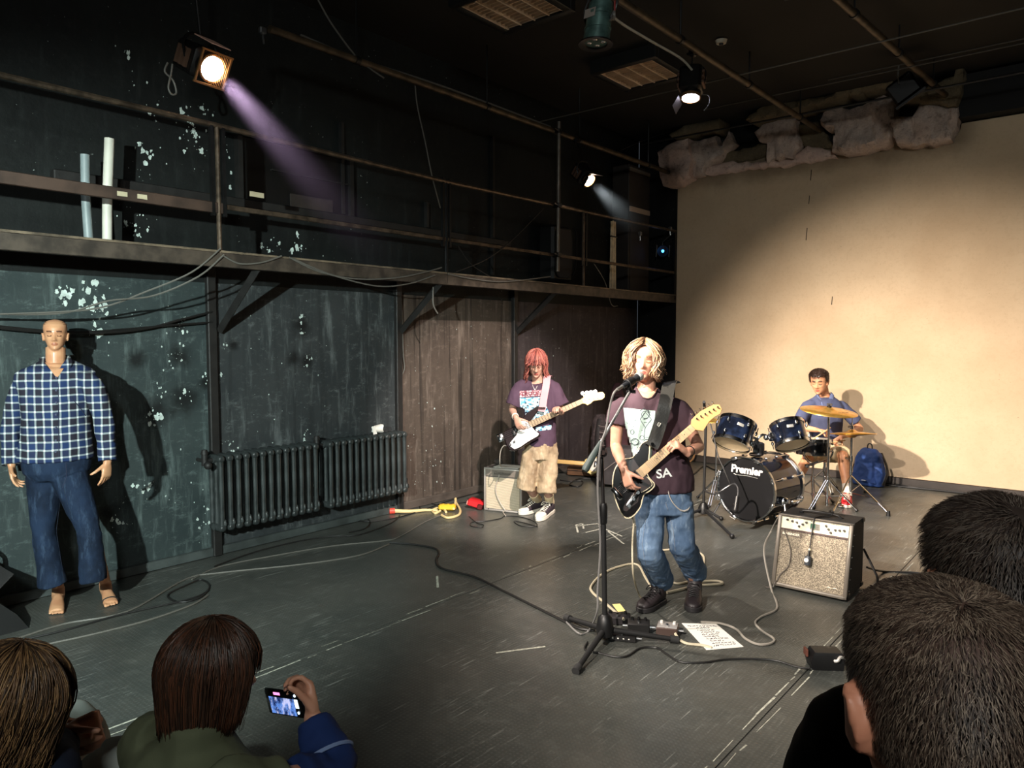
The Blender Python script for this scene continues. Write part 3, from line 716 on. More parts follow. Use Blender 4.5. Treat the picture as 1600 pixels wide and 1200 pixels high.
B().tube([M3 @ V((.1, .0, .05)), M3 @ V((.16, .02, .08)), M3 @ V((.17, .03, .16)), M3 @ V((.13, .03, .22))], .004, 6, 3).done('safety_wire', grey_wire, l3)
# unlit par can
pc = thing('par_can', onp(935, 45, 0, -2.97), 'unlit grey-green par lantern hanging at the top edge beside the louvre', 'spotlight')
P0 = onp(937, 22, 0, -2.97); dz = V((-.02, .0, -.17)); A_ = P0 + V((0, 0, .07)); E_ = P0 + V((-.02, 0, -.13))
can = mat('par_can_green', (92, 122, 116), .35, .5, var=.35, vs=15)
B().lathe([(.045, .10), (.085, .07), (.09, 0), (.096, -.0), (.096, -.02), (.09, -.02), (.092, -.1), (.098, -.1), (.098, -.115), (.094, -.115), (.097, -.2)], basis(P0, (1, 0, 0), (0, 1, 0), (.12, .05, 1)), 22).done('can', can, pc)
Mx = basis(P0, (1, 0, 0), (0, 1, 0), (.12, .05, 1))
B().lathe([(.097, -.2), (.125, -.205), (.125, -.215), (.085, -.212), (.08, -.2)], Mx, 22, False).done('front_ring', lamp_m, pc)
B().lathe([(0, -.185), (.05, -.19), (.085, -.2)], Mx, 18, False).done('lens', mat('dead_lens', (150, 150, 146), .12, .8), pc)
for k in range(4):
    a_ = k * 1.57 + .4; B().ball(Mx @ V((.05 * math.cos(a_), .05 * math.sin(a_), -.197)), (.02, .02, .008)).done('lens_facet', mat('lens_facet', (220, 220, 220), .1, .6), pc)
B().box(Mx @ V((-.02, -.092, -.02)), (.09, .006, .06), Mx).done('rating_label', mat('label_grey', (150, 140, 132), .6), pc)
B().tube([Mx @ V((.1, 0, -.05)), Mx @ V((.14, 0, .05)), Mx @ V((.06, 0, .2)), Mx @ V((-.06, 0, .2)), Mx @ V((-.14, 0, .05)), Mx @ V((-.1, 0, -.05))], .01, 6, 3).done('yoke', dkst, pc)
B().cyl(Mx @ V((0, 0, .2)), V((P0.x, P0.y, 4.19)), .01, n=8).done('hook_clamp', dkst, pc)
kn = Mx @ V((.155, -.03, -.07)); b = B(); b.cyl(Mx @ V((.1, 0, -.07)), kn, .01, n=8); b.cyl(kn - V((.0, .02, 0)), kn + V((.012, -.012, 0)), .032, n=14); b.done('tilt_knob', mat('knob_grey', (110, 104, 96), .5), pc)
B().cyl(kn + V((0, 0, .02)), kn + V((0, 0, .11)), .005, n=6).done('pull_cord', mat('red_cord', (170, 52, 44), .6), pc)
# dark flood near the wall
P0 = onp(1412, 138, 1, 8.25); fd = thing('flood_lantern', P0, 'black unlit box lantern hanging before the broken plaster at right', 'spotlight')
q = Matrix.Rotation(-.55, 3, 'Y') @ Matrix.Rotation(.3, 3, 'X')
b = B(); b.box(P0, (.26, .16, .22), q, .02); b.done('housing', lamp_m, fd)
b = B(); b.box(P0 + q @ V((0, -.02, -.125)), (.30, .22, .02), q); b.done('flap', lamp_m, fd)
b = B(); b.cyl(P0 + V((.02, 0, .08)), (P0.x + .08, P0.y + .02, 4.25), .012, n=8); b.done('hook_clamp', dkst, fd)
B().tube([P0 + V((-.03, -.1, .2)), P0 + V((-.035, -.1, .1)), P0 + V((-.02, -.1, .02))], .008, 6).done('tape_strip', grey_wire, fd)
# small blue light
P0 = onp(1035, 392, 0, -4.95); bl = thing('blue_spotlight', P0, 'small dim spotlight glowing blue below the handrail by the back wall', 'spotlight')
Mx = basis(P0, (.7, .7, 0), (0, 0, 1), (.6, -.75, -.2))
B().lathe([(.02, -.1), (.06, -.08), (.07, 0), (.085, .04), (.08, .045), (.06, .03)], Mx, 16).done('can', lamp_m, bl)
B().lathe([(0, .02), (.055, .03)], Mx, 14, False).done('lens', mat('blue_lens', (20, 40, 70), .2), bl)
B().ball(Mx @ V((0, 0, .03)), .02).done('led', emis('blue_led', (60, 150, 255), 2.5), bl)
for s_ in (-1, 1): B().box(Mx @ V((s_ * .09, 0, .02)), (.012, .16, .05), Mx).done('side_plate', mat('plate_grey', (96, 100, 110), .4, .5), bl)
B().tube([P0 + V((0, 0, .07)), P0 + V((0, 0, .12)), (GX, P0.y, 3.15)], .008, 6).done('hook_clamp', dkst, bl)
for px, py in ((1047, 357), (1000, 365), (410, 48)):
    p = onp(px, py, 0, GX); c_ = thing('pipe_clamp', p, {1047: 'pale clamp at the far end of the handrail', 1000: 'small hanging clamp on the handrail near the cupboard', 410: 'bright metal clamp at the near end of the long pipe'}[px], 'clamp')
    B().box(p, (.04, .05, .05), bev=.008).done('jaw', steel, c_); B().cyl(p, p + V((0, .01, -.09)), .008, n=6).done('screw', steel, c_)

# ------------------------------------------------------------------ combo amplifier
am = thing('guitar_amplifier', (-1.52, 5.1, 0), 'black combo amplifier with sparkling grille and cream panel, microphone hung over it', 'amplifier')
x0, x1 = -1.77, -1.285; yf0, yf1, yb, H_ = 4.93, 5.05, 5.30, .485
sh = .035 / .485
def fy(z): return yf0 + (yf1 - yf0) * z / H_
Rm = Matrix.Translation(V((x0, 0, 0)))
b = B()
prof = [(yf0 + .02, .012), (fy(H_) + .02, H_), (yb, H_), (yb, .012)]
b.rings([[V((x, y, z)) for y, z in prof] for x in (x0 + .004, x1 - .004)]); b.done('cabinet', tolex, am)
fa = math.atan2(yf1 - yf0, H_); FM = basis(((x0 + x1) / 2, yf0, .012), (1, 0, 0), (0, math.sin(fa), math.cos(fa)))
FH = H_ / math.cos(fa) - .012; W_ = x1 - x0
trim = mat('amp_edge_grey', (120, 112, 102), .4, .3)
for (cx, cy, sx, sy) in ((-W_ / 2 + .012, FH / 2, .024, FH), (W_ / 2 - .012, FH / 2, .024, FH), (0, .012, W_, .024), (0, FH - .008, W_, .016)):
    B().box(FM @ V((cx, cy, .012)), (sx, sy, .03), FM, .005).done('edge_trim', trim, am)
t = NT('sparkle_grille'); o_ = t.obj(); vz = t.n('ShaderNodeTexVoronoi'); vz.inputs['Scale'].default_value = 270; t.l(o_, vz.inputs['Vector'])
hsv = t.sep(vz.outputs['Color'])[0]
t.col(t.mix(t.ramp(hsv, .35, .95), lc(108, 98, 84), lc(186, 172, 148))); t.rough(.4); t.b.inputs['Metallic'].default_value = .25; t.bump(hsv, .5, .003)
B().box(FM @ V((0, FH * .405, .004)), (W_ - .05, FH * .77, .012), FM).done('grille', t.m, am)
pan = mat('panel_cream', (232, 224, 196), .45)
B().box(FM @ V((0, FH * .885, .010)), (W_ - .05, FH * .165, .012), FM).done('control_panel', pan, am)
B().box(FM @ V((0, FH * .795, .012)), (W_ - .05, .012, .014), FM).done('panel_rail', mat('rail_brown', (70, 46, 40), .5), am)
for i, (kx, ky) in enumerate(((-.178, .02), (-.145, .015), (-.115, .012), (-.098, -.012), (-.075, .004), (-.052, .02), (.075, .018), (.092, -.002), (.108, -.022), (.135, .0), (.162, .002), (.190, .005))):
    p = FM @ V((kx, FH * .885 + ky, .016)); n_ = FM.to_3x3() @ V((0, 0, 1))
    B().cyl(p, p + n_ * .016, .0085, .0065, n=10).done('knob', mat('knob_dark', (52, 46, 40), .4), am)
B().box(FM @ V((.005, FH * .885, .017)), (.062, .042, .004), FM).done('display_frame', mat('display_grey', (120, 116, 104), .5), am)
B().box(FM @ V((-.008, FH * .885 + .004, .0195)), (.030, .030, .002), FM).done('display', emis('lcd_green', (30, 74, 52), .25), am)
for i in range(6):
    B().box(FM @ V((.014 + .010 * (i % 2), FH * .885 - .012 + .012 * (i // 2), .0195)), (.007, .007, .003), FM).done('button', mat('button_grey', (86, 82, 74), .5), am)
def put_text(s, size, M_, name, mt, parent, **k):
    me = text_mesh(s, size, **k); me.transform(M_); return link(name, me, mt, parent)
B().box(FM @ V((-W_ / 2 + .095, FH * .735, .011)), (.145, .030, .003), FM, 0).done('badge', mat('badge_grey', (104, 92, 80), .4, .3), am)
put_text('BEHRINGER', .022, FM @ Matrix.Translation((-W_ / 2 + .095, FH * .735, .0135)), 'badge_lettering', mat('badge_letters', (246, 236, 214), .4), am, bold=.0006)
for i in range(3):
    put_text(['GAIN  BASS  MID  TREBLE', 'EFFECTS    VOLUME', 'MASTER   PHONES'][i], .007, FM @ Matrix.Translation(((-.13, .005, .13)[i], FH * .885 + .034, .0165)), 'panel_lettering', mat('panel_ink', (60, 50, 44), .6), am)
b = B()
for a_, L in ((0, .05), (math.pi, .05)):
    b.tube([FM @ V((.145 + math.cos(a_) * .006, .055, .012)), FM @ V((.145 + math.cos(a_) * .022, .060, .013)), FM @ V((.145 + math.cos(a_) * .04, .054, .012))], [.004, .003, .001], 6, 3)
b.ball(FM @ V((.145, .056, .013)), (.011, .011, .004)); b.done('emblem', mat('emblem_pale', (214, 202, 180), .4, .3), am)
# handle
hp = [V((-1.66, 5.17, H_)), V((-1.64, 5.17, H_ + .018)), V((-1.53, 5.165, H_ + .024)), V((-1.42, 5.16, H_ + .018)), V((-1.40, 5.16, H_))]
B().tube(hp, .008, 8, 4, flat=(1.6, .8)).done('handle', blk, am)
for p in (hp[0], hp[-1]): B().box(p + V((0, 0, .005)), (.03, .03, .012), bev=.004).done('handle_end', blk, am)
for x in (x0 + .05, x1 - .05):
    for y in (yf0 + .05, yb - .04): B().cyl((x, y, 0), (x, y, .014), .016, n=10).done('foot', blk, am)
for i in range(6): B().ball((x1 - .003, fy(.06 + .07 * i) + .03, .06 + .07 * i), .004, n=8).done('stud', steel, am)
for x, y, z in ((x1, yb - .02, .47), (x1, yb - .02, .03), (x1, fy(.03) + .03, .03)): B().box((x - .004, y, z), (.014, .05, .03), bev=.004).done('corner_cap', blk, am)
# microphone hung over the amp
mc = FM @ V((-.012, FH * .49, .045)); hm = thing('hung_microphone', mc, 'small grey microphone hanging by its cable over the amplifier grille', 'microphone')
B().lathe([(.012, .022), (.020, .017), (.022, 0), (.022, -.03), (.018, -.04), (.008, -.043)], FM @ Matrix.Translation((-.012, FH * .44, .040)) @ Matrix.Rotation(R(-90), 4, 'X'), 14).done('body', mat('mic_grey', (74, 78, 84), .4, .3), hm)
B().cyl(FM @ V((-.012, FH * .46, .040)), FM @ V((-.010, FH * .56, .036)), .010, .007, n=10).done('plug', blk, hm)
B().cyl(FM @ V((-.010, FH * .56, .036)), FM @ V((-.010, FH * .585, .034)), .009, n=10).done('collar', cream, hm)
B().cyl(FM @ V((-.016, FH * .425, .058)), FM @ V((-.016, FH * .425, .064)), .014, n=14).done('front_disc', white_p, hm)
B().tube([FM @ V((-.010, FH * .585, .034)), FM @ V((-.008, FH * .75, .03)), FM @ V((-.004, FH * .93, .03)), FM @ V((0, FH * 1.005, .02)), V((-1.51, 5.10, H_ + .008)), V((-1.46, 5.14, H_ + .012)), V((-1.45, 5.17, H_ + .034)), V((-1.49, 5.20, H_ + .012)), V((-1.50, 5.28, H_ + .008)), V((-1.52, 5.33, .3))], .0045, 6, 6).done('cord', wire_m, hm)

# ------------------------------------------------------------------ bass amplifier
ba = thing('bass_amplifier', (-4.6, 5.5, 0), 'pale bass amplifier with ribbed grille behind the bassist, paper on top', 'amplifier')
u = V((.37, .11, 0)).normalized(); v_ = V((-u.y, u.x, 0)); o0 = V((-4.775, 5.33, 0)); BW, BH, BD = .40, .43, .26
BM = basis(o0, u, Zv, -v_)
b = B(); b.box(BM @ V((BW / 2, BH / 2 + .006, -BD / 2)), (BW, BH - .012, BD), BM, .012); b.done('cabinet', mat('amp_grey_tolex', (104, 96, 92), .6, bump=.4, bs=220), ba)
B().box(BM @ V((BW / 2, BH * .42, .002)), (BW - .04, BH * .72, .008), BM).done('grille_backing', mat('grille_backing', (150, 130, 108), .8), ba)
rib = mat('grille_rib', (226, 210, 184), .6)
for i in range(30):
    B().box(BM @ V((BW / 2, BH * .07 + i * BH * .0243, .006)), (BW - .045, .0062, .006), BM).done('grille_rib', rib, ba)
for (cx, cy, sx, sy) in ((.008, BH / 2, .016, BH), (BW - .008, BH / 2, .016, BH), (BW / 2, .012, BW, .02), (BW / 2, BH - .01, BW, .016)):
    B().box(BM @ V((cx, cy, .006)), (sx, sy, .02), BM, .004).done('edge_trim', mat('amp_silver_edge', (176, 168, 160), .4, .3), ba)
t = NT('amp_top_mesh'); ck = t.n('ShaderNodeTexChecker'); ck.inputs['Scale'].default_value = 130; t.l(t.obj(), ck.inputs['Vector']); ck.inputs['Color1'].default_value = lc(150, 138, 126); ck.inputs['Color2'].default_value = lc(96, 88, 80); t.col(ck.outputs[0]); t.rough(.5)
B().box(BM @ V((BW / 2, BH * .885, .008)), (BW - .03, BH * .15, .01), BM).done('top_grille', t.m, ba)
put_text('Goldtone', .046, BM @ Matrix.Translation((BW * .48, BH * .885, .0145)), 'lettering', mat('dark_script', (34, 28, 26), .5), ba, shear=.35)
B().ball(BM @ V((.05, .02, .014)), .006, n=8).done('stud', blk, ba)
pp = thing('paper_sheet', BM @ V((.22, BH + .004, -.1)), 'white sheet lying on top of the pale bass amplifier', 'paper')
B().box(BM @ V((.22, BH + .003, -.10)), (.26, .003, .17), BM).done('sheet', white_p, pp)
cb = thing('black_pouch', BM @ V((.06, BH, -.12)), 'small dark pouch on the left corner of the bass amplifier', 'pouch')
bb = B(); bb.ball(BM @ V((.075, BH + .032, -.17)), (.055, .04, .035)); me = bb.done('bag', mat('pouch_dark', (54, 46, 42), .8, bump=.5), cb)

# ------------------------------------------------------------------ floor odds and ends on the left
yl = mat('yellow_plastic', (232, 186, 50), .5); crm_c = mat('cream_cord', (222, 196, 140), .6); red_p = mat('red_plastic', (206, 34, 40), .4)
p = fl(700, 799); st = thing('cable_reel', p, 'yellow plug block with cream cord loops on the floor by the wall', 'extension cord')
q = Matrix.Rotation(.55, 3, 'Z'); B().box(p + V((-.03, .02, .035)), (.17, .08, .06), q, .015).done('block', yl, st)
for i in range(3): B().cyl(p + q @ V((-.07 + .05 * i, 0, .06)) + V((-.02, .02, 0)), p + q @ V((-.07 + .05 * i, 0, .068)) + V((-.02, .02, 0)), .017, n=12).done('socket', mat('socket_grey', (120, 96, 40), .5), st)
B().tube([fl(688, 798, .02), fl(680, 802, .01), fl(676, 797, .01), fl(690, 793, .012), fl(697, 800, .012)], .012, 8, 6).done('cord', crm_c, st)
B().tube([fl(690, 805, .012), fl(700, 809, .012), fl(716, 805, .012), fl(719, 797, .012), fl(713, 786, .02), fl(711, 779, .06)], .012, 8, 6).done('cord', crm_c, st)
B().tube([fl(709, 795, .03), fl(711, 788, .03), fl(712, 779, .06)], .012, 8, 4).done('cord', crm_c, st)
p = fl(612, 803); pgt = thing('power_plug', p, 'red plug with a thick cream cord end on the floor below the wall post', 'plug')
d_ = (fl(630, 802) - p).normalized(); B().cyl(p + V((0, 0, .028)) - d_ * .02, p + V((0, 0, .028)) + d_ * .03, .028, n=14).done('body', mat('plug_red', (220, 74, 58), .5), pgt)
B().tube([p + V((0, 0, .028)) + d_ * .03, fl(640, 799, .02), fl(665, 797, .015), fl(684, 798, .012)], [.02, .017, .014, .012], 8, 4).done('cord', crm_c, pgt)
p = fl(743, 796); rb = thing('red_box', p, 'small red box lying against the left side of the bass amplifier', 'box')
q = Matrix.Rotation(.45, 3, 'Z') @ Matrix.Rotation(.25, 3, 'Y'); B().box(p + V((-.03, .05, .05)), (.16, .12, .07), q, .01).done('body', red_p, rb)
B().box(p + V((-.05, -.005, .05)), (.10, .004, .04), q).done('label', mat('label_pink', (236, 150, 140), .5), rb)
B().box(p + V((.03, .05, .03)), (.05, .13, .05), q, .006).done('dark_end', mat('dark_red', (90, 20, 24), .5), rb)
wc = [('cable', [(300, 905), (345, 885), (430, 868), (520, 853), (600, 845), (625, 838), (665, 815), (695, 803)], 'dark cord running from the yellow block across the floor to the left', .006, grey_wire),
      ('floor_cable', [(608, 848), (640, 850), (676, 856), (685, 864), (681, 876), (690, 888), (740, 901), (790, 925), (830, 945), (880, 970), (905, 982), (930, 985)], 'long black cable curving across the floor to the microphone stand', .008, wire_m),
      ('floor_cable', [(20, 1000), (100, 975), (200, 955), (290, 905), (345, 895), (470, 882), (560, 868), (608, 850)], 'long grey cable along the left of the floor past the dummy', .007, grey_wire),
      ('floor_cable', [(-10, 1010), (100, 985), (190, 960), (300, 935), (327, 918), (315, 906), (290, 915), (262, 930), (280, 941), (310, 935), (326, 922)], 'cable ending in loose loops right of the dummy', .006, wire_m),
      ('floor_cable', [(-10, 1030), (60, 1010), (150, 990), (235, 968), (300, 945), (325, 930)], 'third cable below the loose loops, nearest the seated audience', .007, grey_wire),
      ('floor_cable', [(335, 885), (400, 862), (470, 845), (520, 838), (560, 836), (610, 818), (625, 805)], 'cable running under the left radiator beside the skirting', .006, wire_m),
      ('floor_cable', [(545, 832), (570, 826), (578, 816), (570, 808), (560, 812), (575, 815), (615, 810), (660, 797), (700, 783), (752, 768)], 'cable curling below the right radiator along the skirting', .006, wire_m),
      ('floor_cable', [(630, 795), (640, 784), (652, 786), (656, 797), (640, 800), (630, 790), (665, 785), (690, 790), (725, 785), (755, 780)], 'tangled dark cable behind the yellow block', .006, wire_m),
      ('floor_cable', [(733, 807), (745, 817), (755, 820), (752, 824), (736, 822), (738, 816), (760, 814), (782, 810), (790, 806), (815, 808), (835, 815), (838, 822), (815, 822), (803, 815), (815, 816), (840, 823)], 'thin black cable curling in front of the bass amplifier', .004, wire_m),
      ('floor_cable', [(875, 750), (890, 752), (910, 752), (905, 760), (890, 757), (905, 748), (930, 748)], 'dark cable curled in front of the pale guitar by the wall', .007, wire_m),
      ('floor_cable', [(1060, 735), (1080, 742), (1100, 728), (1120, 735), (1160, 742)], 'dark cable along the foot of the back wall behind the drums', .009, wire_m),
      ('floor_cable', [(1378, 752), (1430, 762), (1500, 770), (1560, 778), (1620, 786)], 'black cables along the back wall right of the blue backpack', .010, wire_m),
      ('floor_cable', [(1380, 757), (1440, 764), (1520, 772), (1620, 790)], 'second black cable along the back wall right of the backpack', .008, wire_m)]
for nm, pts, lab, r, mt_ in wc:
    cable(nm, [fl(a_, b_, r) for a_, b_ in pts], r, mt_, lab, 'cable', 6)
sc = cable('coiled_cord', [onp(1065, 715, 1, 9.2), onp(1075, 700, 1, 9.15), onp(1085, 705, 1, 9.2), onp(1082, 718, 1, 9.2), onp(1072, 722, 1, 9.2), onp(1070, 705, 1, 9.2)], .012, mat('coil_tan', (176, 130, 84), .6), 'tan cord coiled against the back wall behind the guitarist')

# pale guitar, cases and bags by the wall
def at_y(px, py, y): return onp(px, py, 1, y)
g = thing('resting_guitar', (-4.95, 7.45, 0), 'pale yellow electric guitar lying on a brown case by the wall', 'guitar')
ol = [(-.02, .05), (.06, .11), (.12, .10), (.17, .07), (.24, .085), (.32, .13), (.40, .14), (.46, .07), (.47, 0), (.45, -.10), (.38, -.16), (.30, -.15), (.22, -.11), (.15, -.09), (.08, -.13), (.02, -.10), (-.02, -.05)]
GM = basis((-4.93, 7.36, .16), (.85, .32, -.02), (-.25, .35, .75))
B().prism(ol, 0, .045, GM, .006).done('body', mat('guitar_butter', (246, 222, 150), .35, coat=.5), g)
B().prism([(x * .8 + .04, y * .75) for x, y in ol], .045, .049, GM).done('pickguard', mat('pickguard_white', (240, 234, 220), .4), g)
B().box(GM @ V((-.19, .0, .04)), (.36, .05, .025), GM, .006).done('neck', mat('maple', (230, 190, 120), .4), g)
B().prism([(-.37, .03), (-.46, .05), (-.48, .02), (-.46, -.02), (-.37, -.03)], .03, .045, GM).done('headstock', mat('maple'), g)
for x in (.12, .20, .30): B().box(GM @ V((x, 0, .055)), (.03, .08, .014), GM, .005).done('pickup', chrome, g)
B().box(GM @ V((.38, 0, .055)), (.03, .08, .012), GM, .004).done('bridge', chrome, g)
cs = thing('instrument_case', (-4.95, 7.6, 0), 'low brown case on the floor beneath the pale guitar', 'case')
CM = basis((-5.0, 7.55, .0), (.85, .3, 0), (-.3, .85, 0), Zv); B().box(CM @ V((.05, .0, .06)), (.62, .3, .11), CM, .012).done('box', mat('case_brown', (104, 74, 50), .6, var=.3), cs)
B().box(CM @ V((.05, -.15, .07)), (.62, .006, .008), CM).done('seam', blkm, cs)
def bag(name, label, c, size, mt, fwd, cat, seed, lean=0.0, top=.75):
    c = V(c); f = V(fwd).normalized(); s_ = V((-f.y, f.x, 0)); h = size[2]
    o = thing(name, c, label, cat); b = B(); secs = []
    for k in range(8):
        t_ = k / 7; wd = size[0] / 2 * (1 - (1 - top) * t_ ** 2.2) * (.92 if k == 0 else 1); dp = size[1] / 2 * (1 - .35 * t_ ** 2)
        if k == 7: wd *= .72; dp *= .6
        secs.append((c + V((0, 0, h * (t_ * .98 + .01))) - f * lean * t_, s_ * wd, f * dp))
    b.sec(secs, 24, .6); me = organic(b, size[2] / 45, 5); wrinkle(me, size[2] * .018, 7 / size[2], seed)
    body = link('body', me, mt, o)
    return o, body, f, s_
bk, body, f, s_ = bag('backpack', 'blue backpack leaning against the sand-coloured wall beside the drum kit', (-2.17, 9.08, 0), (.36, .2, .43), mat('blue_nylon', (34, 66, 128), .75, var=.15), (-.25, -1, 0), 'backpack', 3, 0, .62)
B().sec([(V((-2.17, 9.08, .05 + .26 * k / 4)) + f * (.085 - .012 * k), s_ * (.13 - .012 * k), f * .022) for k in range(5)], 20, .6).done('front_pocket', mat('blue_nylon'), bk)
B().tube([V((-2.17, 9.08, .41)) + s_ * .03, V((-2.17, 9.08, .475)) + s_ * .02, V((-2.17, 9.08, .475)) - s_ * .02, V((-2.17, 9.08, .41)) - s_ * .03], .007, 6, 4).done('handle', blk, bk)
B().box(V((-2.17, 9.08, .07)) + f * .11, (.05, .006, .03), basis((0, 0, 0), s_, Zv)).done('logo_patch', mat('patch_pale', (190, 200, 214), .6), bk)
for sg in (-1, 1): B().tube([V((-2.17, 9.08, .38)) + s_ * sg * .10 - f * .07, V((-2.17, 9.08, .2)) + s_ * sg * .20 - f * .02, V((-2.17, 9.08, .03)) + s_ * sg * .19 + f * .05], .012, 6, 4, flat=(1.5, .5)).done('strap', blk, bk)
b2, body, f, s_ = bag('dark_backpack', 'grey-black backpack propped against the wall above the pale guitar', (-5.10, 7.98, .12), (.30, .16, .60), mat('grey_black_nylon', (70, 60, 60), .85, var=.4, vs=25), (.75, -.65, 0), 'backpack', 5, .08, .55)
for sg in (-1, 1): B().tube([V((-5.10, 7.98, .66)) + s_ * sg * .05 + f * .02, V((-5.10, 7.98, .5)) + s_ * sg * .09 + f * .08, V((-5.10, 7.98, .2)) + s_ * sg * .11 + f * .10], .014, 6, 4, flat=(1.8, .5)).done('strap', mat('strap_dark', (38, 34, 34), .7), b2)
for k in range(5): B().tube([V((-5.10, 7.98, .58 - .08 * k)) - s_ * .08 + f * (.085), V((-5.10, 7.98, .55 - .08 * k)) + s_ * .07 + f * (.09)], .004, 5).done('lacing', mat('lace_grey', (150, 138, 132), .7), b2)
b3, body, f, s_ = bag('gig_bag', 'tall dark maroon guitar bag standing against the wall', (-4.86, 7.95, 0), (.30, .15, 1.16), mat('maroon_nylon', (74, 44, 50), .8, var=.2), (.6, -.8, 0), 'guitar bag', 6, .05, .45)
B().tube([V((-4.86, 7.95, .75)) + f * .085 - s_ * .04, V((-4.86, 7.95, .95)) + f * .08 - s_ * .03], .012, 6).done('handle', blk, b3)
B().box(V((-4.86, 7.95, .98)) + f * .075, (.1, .02, .2), basis((0, 0, 0), s_, Zv), .01).done('pocket', mat('maroon_dark', (58, 36, 42), .8), b3)
wh = thing('wheeled_case', (-4.35, 7.05, 0), 'grey-black wheeled loudspeaker case behind the microphone stand', 'case')
WM = basis((-4.55, 7.0, 0), (.98, .15, 0), (-.15, .98, 0), Zv)
b = B(); b.rings([[WM @ V((x, y, z)) for x, y in ((.0 + sl_, .0), (.42, .0), (.42, .3), (.0 + sl_, .3))] for z, sl_ in ((.04, 0), (.36, .0), (.46, .12))]); b.done('box', mat('case_grey', (66, 62, 62), .55, var=.2), wh)
for x in (.03, .36): B().cyl(WM @ V((x, -.02, .04)), WM @ V((x, .03, .04)), .04, n=14).done('wheel', blk, wh)
B().cyl(WM @ V((.30, -.012, .22)), WM @ V((.30, .0, .22)), .06, n=18).done('badge_plate', mat('plate_red_brown', (92, 44, 34), .5), wh)
B().tube([WM @ V((.05, -.005, .16)), WM @ V((.2, -.008, .28)), WM @ V((.36, -.005, .40))], .006, 6).done('piping', mat('case_piping', (130, 120, 116), .5), wh)
dk = thing('wedge_box', (-5.1, 1.15, 0), 'black wedge-shaped box with a grille at the left edge beside the dummy', 'speaker')  # black wedge-shaped box with grille and cord at the left edge
b = B(); b.rings([[V((x, y, z)) for y, z in ((.75, 0), (1.42, 0), (1.36, .10), (1.12, .36), (.75, .36))] for x in (-5.32, -4.86)]); b.done('cabinet', mat('speaker_black'), dk)
B().box((-5.09, 1.25, .232), (.40, .012, .30), Matrix.Rotation(R(-47), 3, 'X')).done('grille', mat('speaker_grille'), dk)
B().tube([(-5.2, .9, .36), (-5.25, 1.15, .50), (-5.25, 1.35, .40), (-5.27, 1.38, .25), (-5.2, 1.36, .1)], .012, 8, 5).done('cord', blk, dk)
# ------------------------------------------------------------------ drum kit
t = NT('drum_wrap'); o_ = t.obj(); t.col(t.mix(t.ramp(t.noise(o_, 7, 3), .4, .65), lc(12, 16, 26), lc(26, 36, 58))); t.rough(.12); t.b.inputs['Coat Weight'].default_value = .6; wrap = t.m
def head_mat(name, c, f):
    t = NT(name); t.col(lc(*c)); t.rough(.45); tr = t.n('ShaderNodeBsdfTranslucent'); tr.inputs['Color'].default_value = lc(*c)
    mx = t.n('ShaderNodeMixShader'); mx.inputs[0].default_value = f; t.l(t.b.outputs[0], mx.inputs[1]); t.l(tr.outputs[0], mx.inputs[2]); t.l(mx.outputs[0], t.out.inputs['Surface']); return t.m
headc = head_mat('drum_head_clear', (255, 226, 178), .2); headw = head_mat('drum_head_coated', (244, 236, 216), .45)
def drum(name, c_top, axis, r, depth, label, nlug, bottom=headc, badge=True, tophead=headw, shell=wrap, hint=V((0, 0, 1))):
    """axis points from bottom to top head; c_top = centre of top head"""
    c_top = V(c_top); ax = V(axis).normalized(); u, v_ = frame(ax, hint)
    M_ = Matrix((u, v_, ax)).transposed().to_4x4(); M_.translation = c_top
    t_ = thing(name, c_top - ax * depth, label, 'drum')
    B().lathe([(r * .975, -depth + .004), (r * .975, -.004)], M_, 36, False).done('shell', shell, t_)
    B().lathe([(0, -.004), (r * .97, -.004)], M_, 36, False).done('top_head', tophead, t_)
    B().lathe([(0, -depth + .004), (r * .97, -depth + .004)], M_, 36, False).done('bottom_head', bottom, t_)
    for z in (0, -depth):
        e = .016
        B().lathe([(r * .985, z - e), (r * 1.025, z - e), (r * 1.03, z), (r * 1.025, z + e), (r * .985, z + e)], M_, 36, False).done('hoop', chrome, t_)
    for i in range(nlug):
        a = 2 * math.pi * (i + .5) / nlug; p = V((math.cos(a) * r * 1.0, math.sin(a) * r * 1.0, 0)); d = V((math.cos(a), math.sin(a), 0)); q = M_.to_3x3()
        for z in (-depth * .24, -depth * .76):
            b = B(); b.ball(M_ @ (p + d * .012 + V((0, 0, z))), (.013, .013, depth * .10), M_, 10); b.cyl(M_ @ (p + d * .014 + V((0, 0, z))), M_ @ (p + d * .014 + V((0, 0, .008 if z > -depth / 2 else -depth - .008))), .005, n=6); b.done('lug', chrome, t_)
    return t_, M_
# bass drum
KA = V((-.17, -.985, .0)).normalized(); KC = V((-2.585, 6.47, .315)); KR = .292; KD = .50
kk, KM = drum('bass_drum', KC, KA, KR, KD, 'black bass drum with lettered front head facing the audience', 0, tophead=mat('bass_head_black', (17, 17, 20), .42), bottom=mat('bass_head_back', (226, 216, 196), .6), hint=V((0, 0, 1)))
KU = KM.to_3x3() @ V((1, 0, 0)); KV = KM.to_3x3() @ V((0, 1, 0))
right = Zv.cross(KA).normalized()          # image right when seen from the front
FMk = basis(KC + KA * -.002, right, Zv, KA)
put_text('Premier', .098, FMk @ Matrix.Translation((.0, .175, .0)), 'head_lettering', mat('letter_white', (236, 236, 232), .5), kk, shear=.12, bold=.0035)
b = B(); b.tube([FMk @ V((-.125, .130, .001)), FMk @ V((-.09, .122, .001)), FMk @ V((.02, .126, .001)), FMk @ V((.12, .118, .001))], [.011, .010, .005, .002], 6, 4, flat=(1, .2)); b.done('underline', mat('letter_white'), kk)
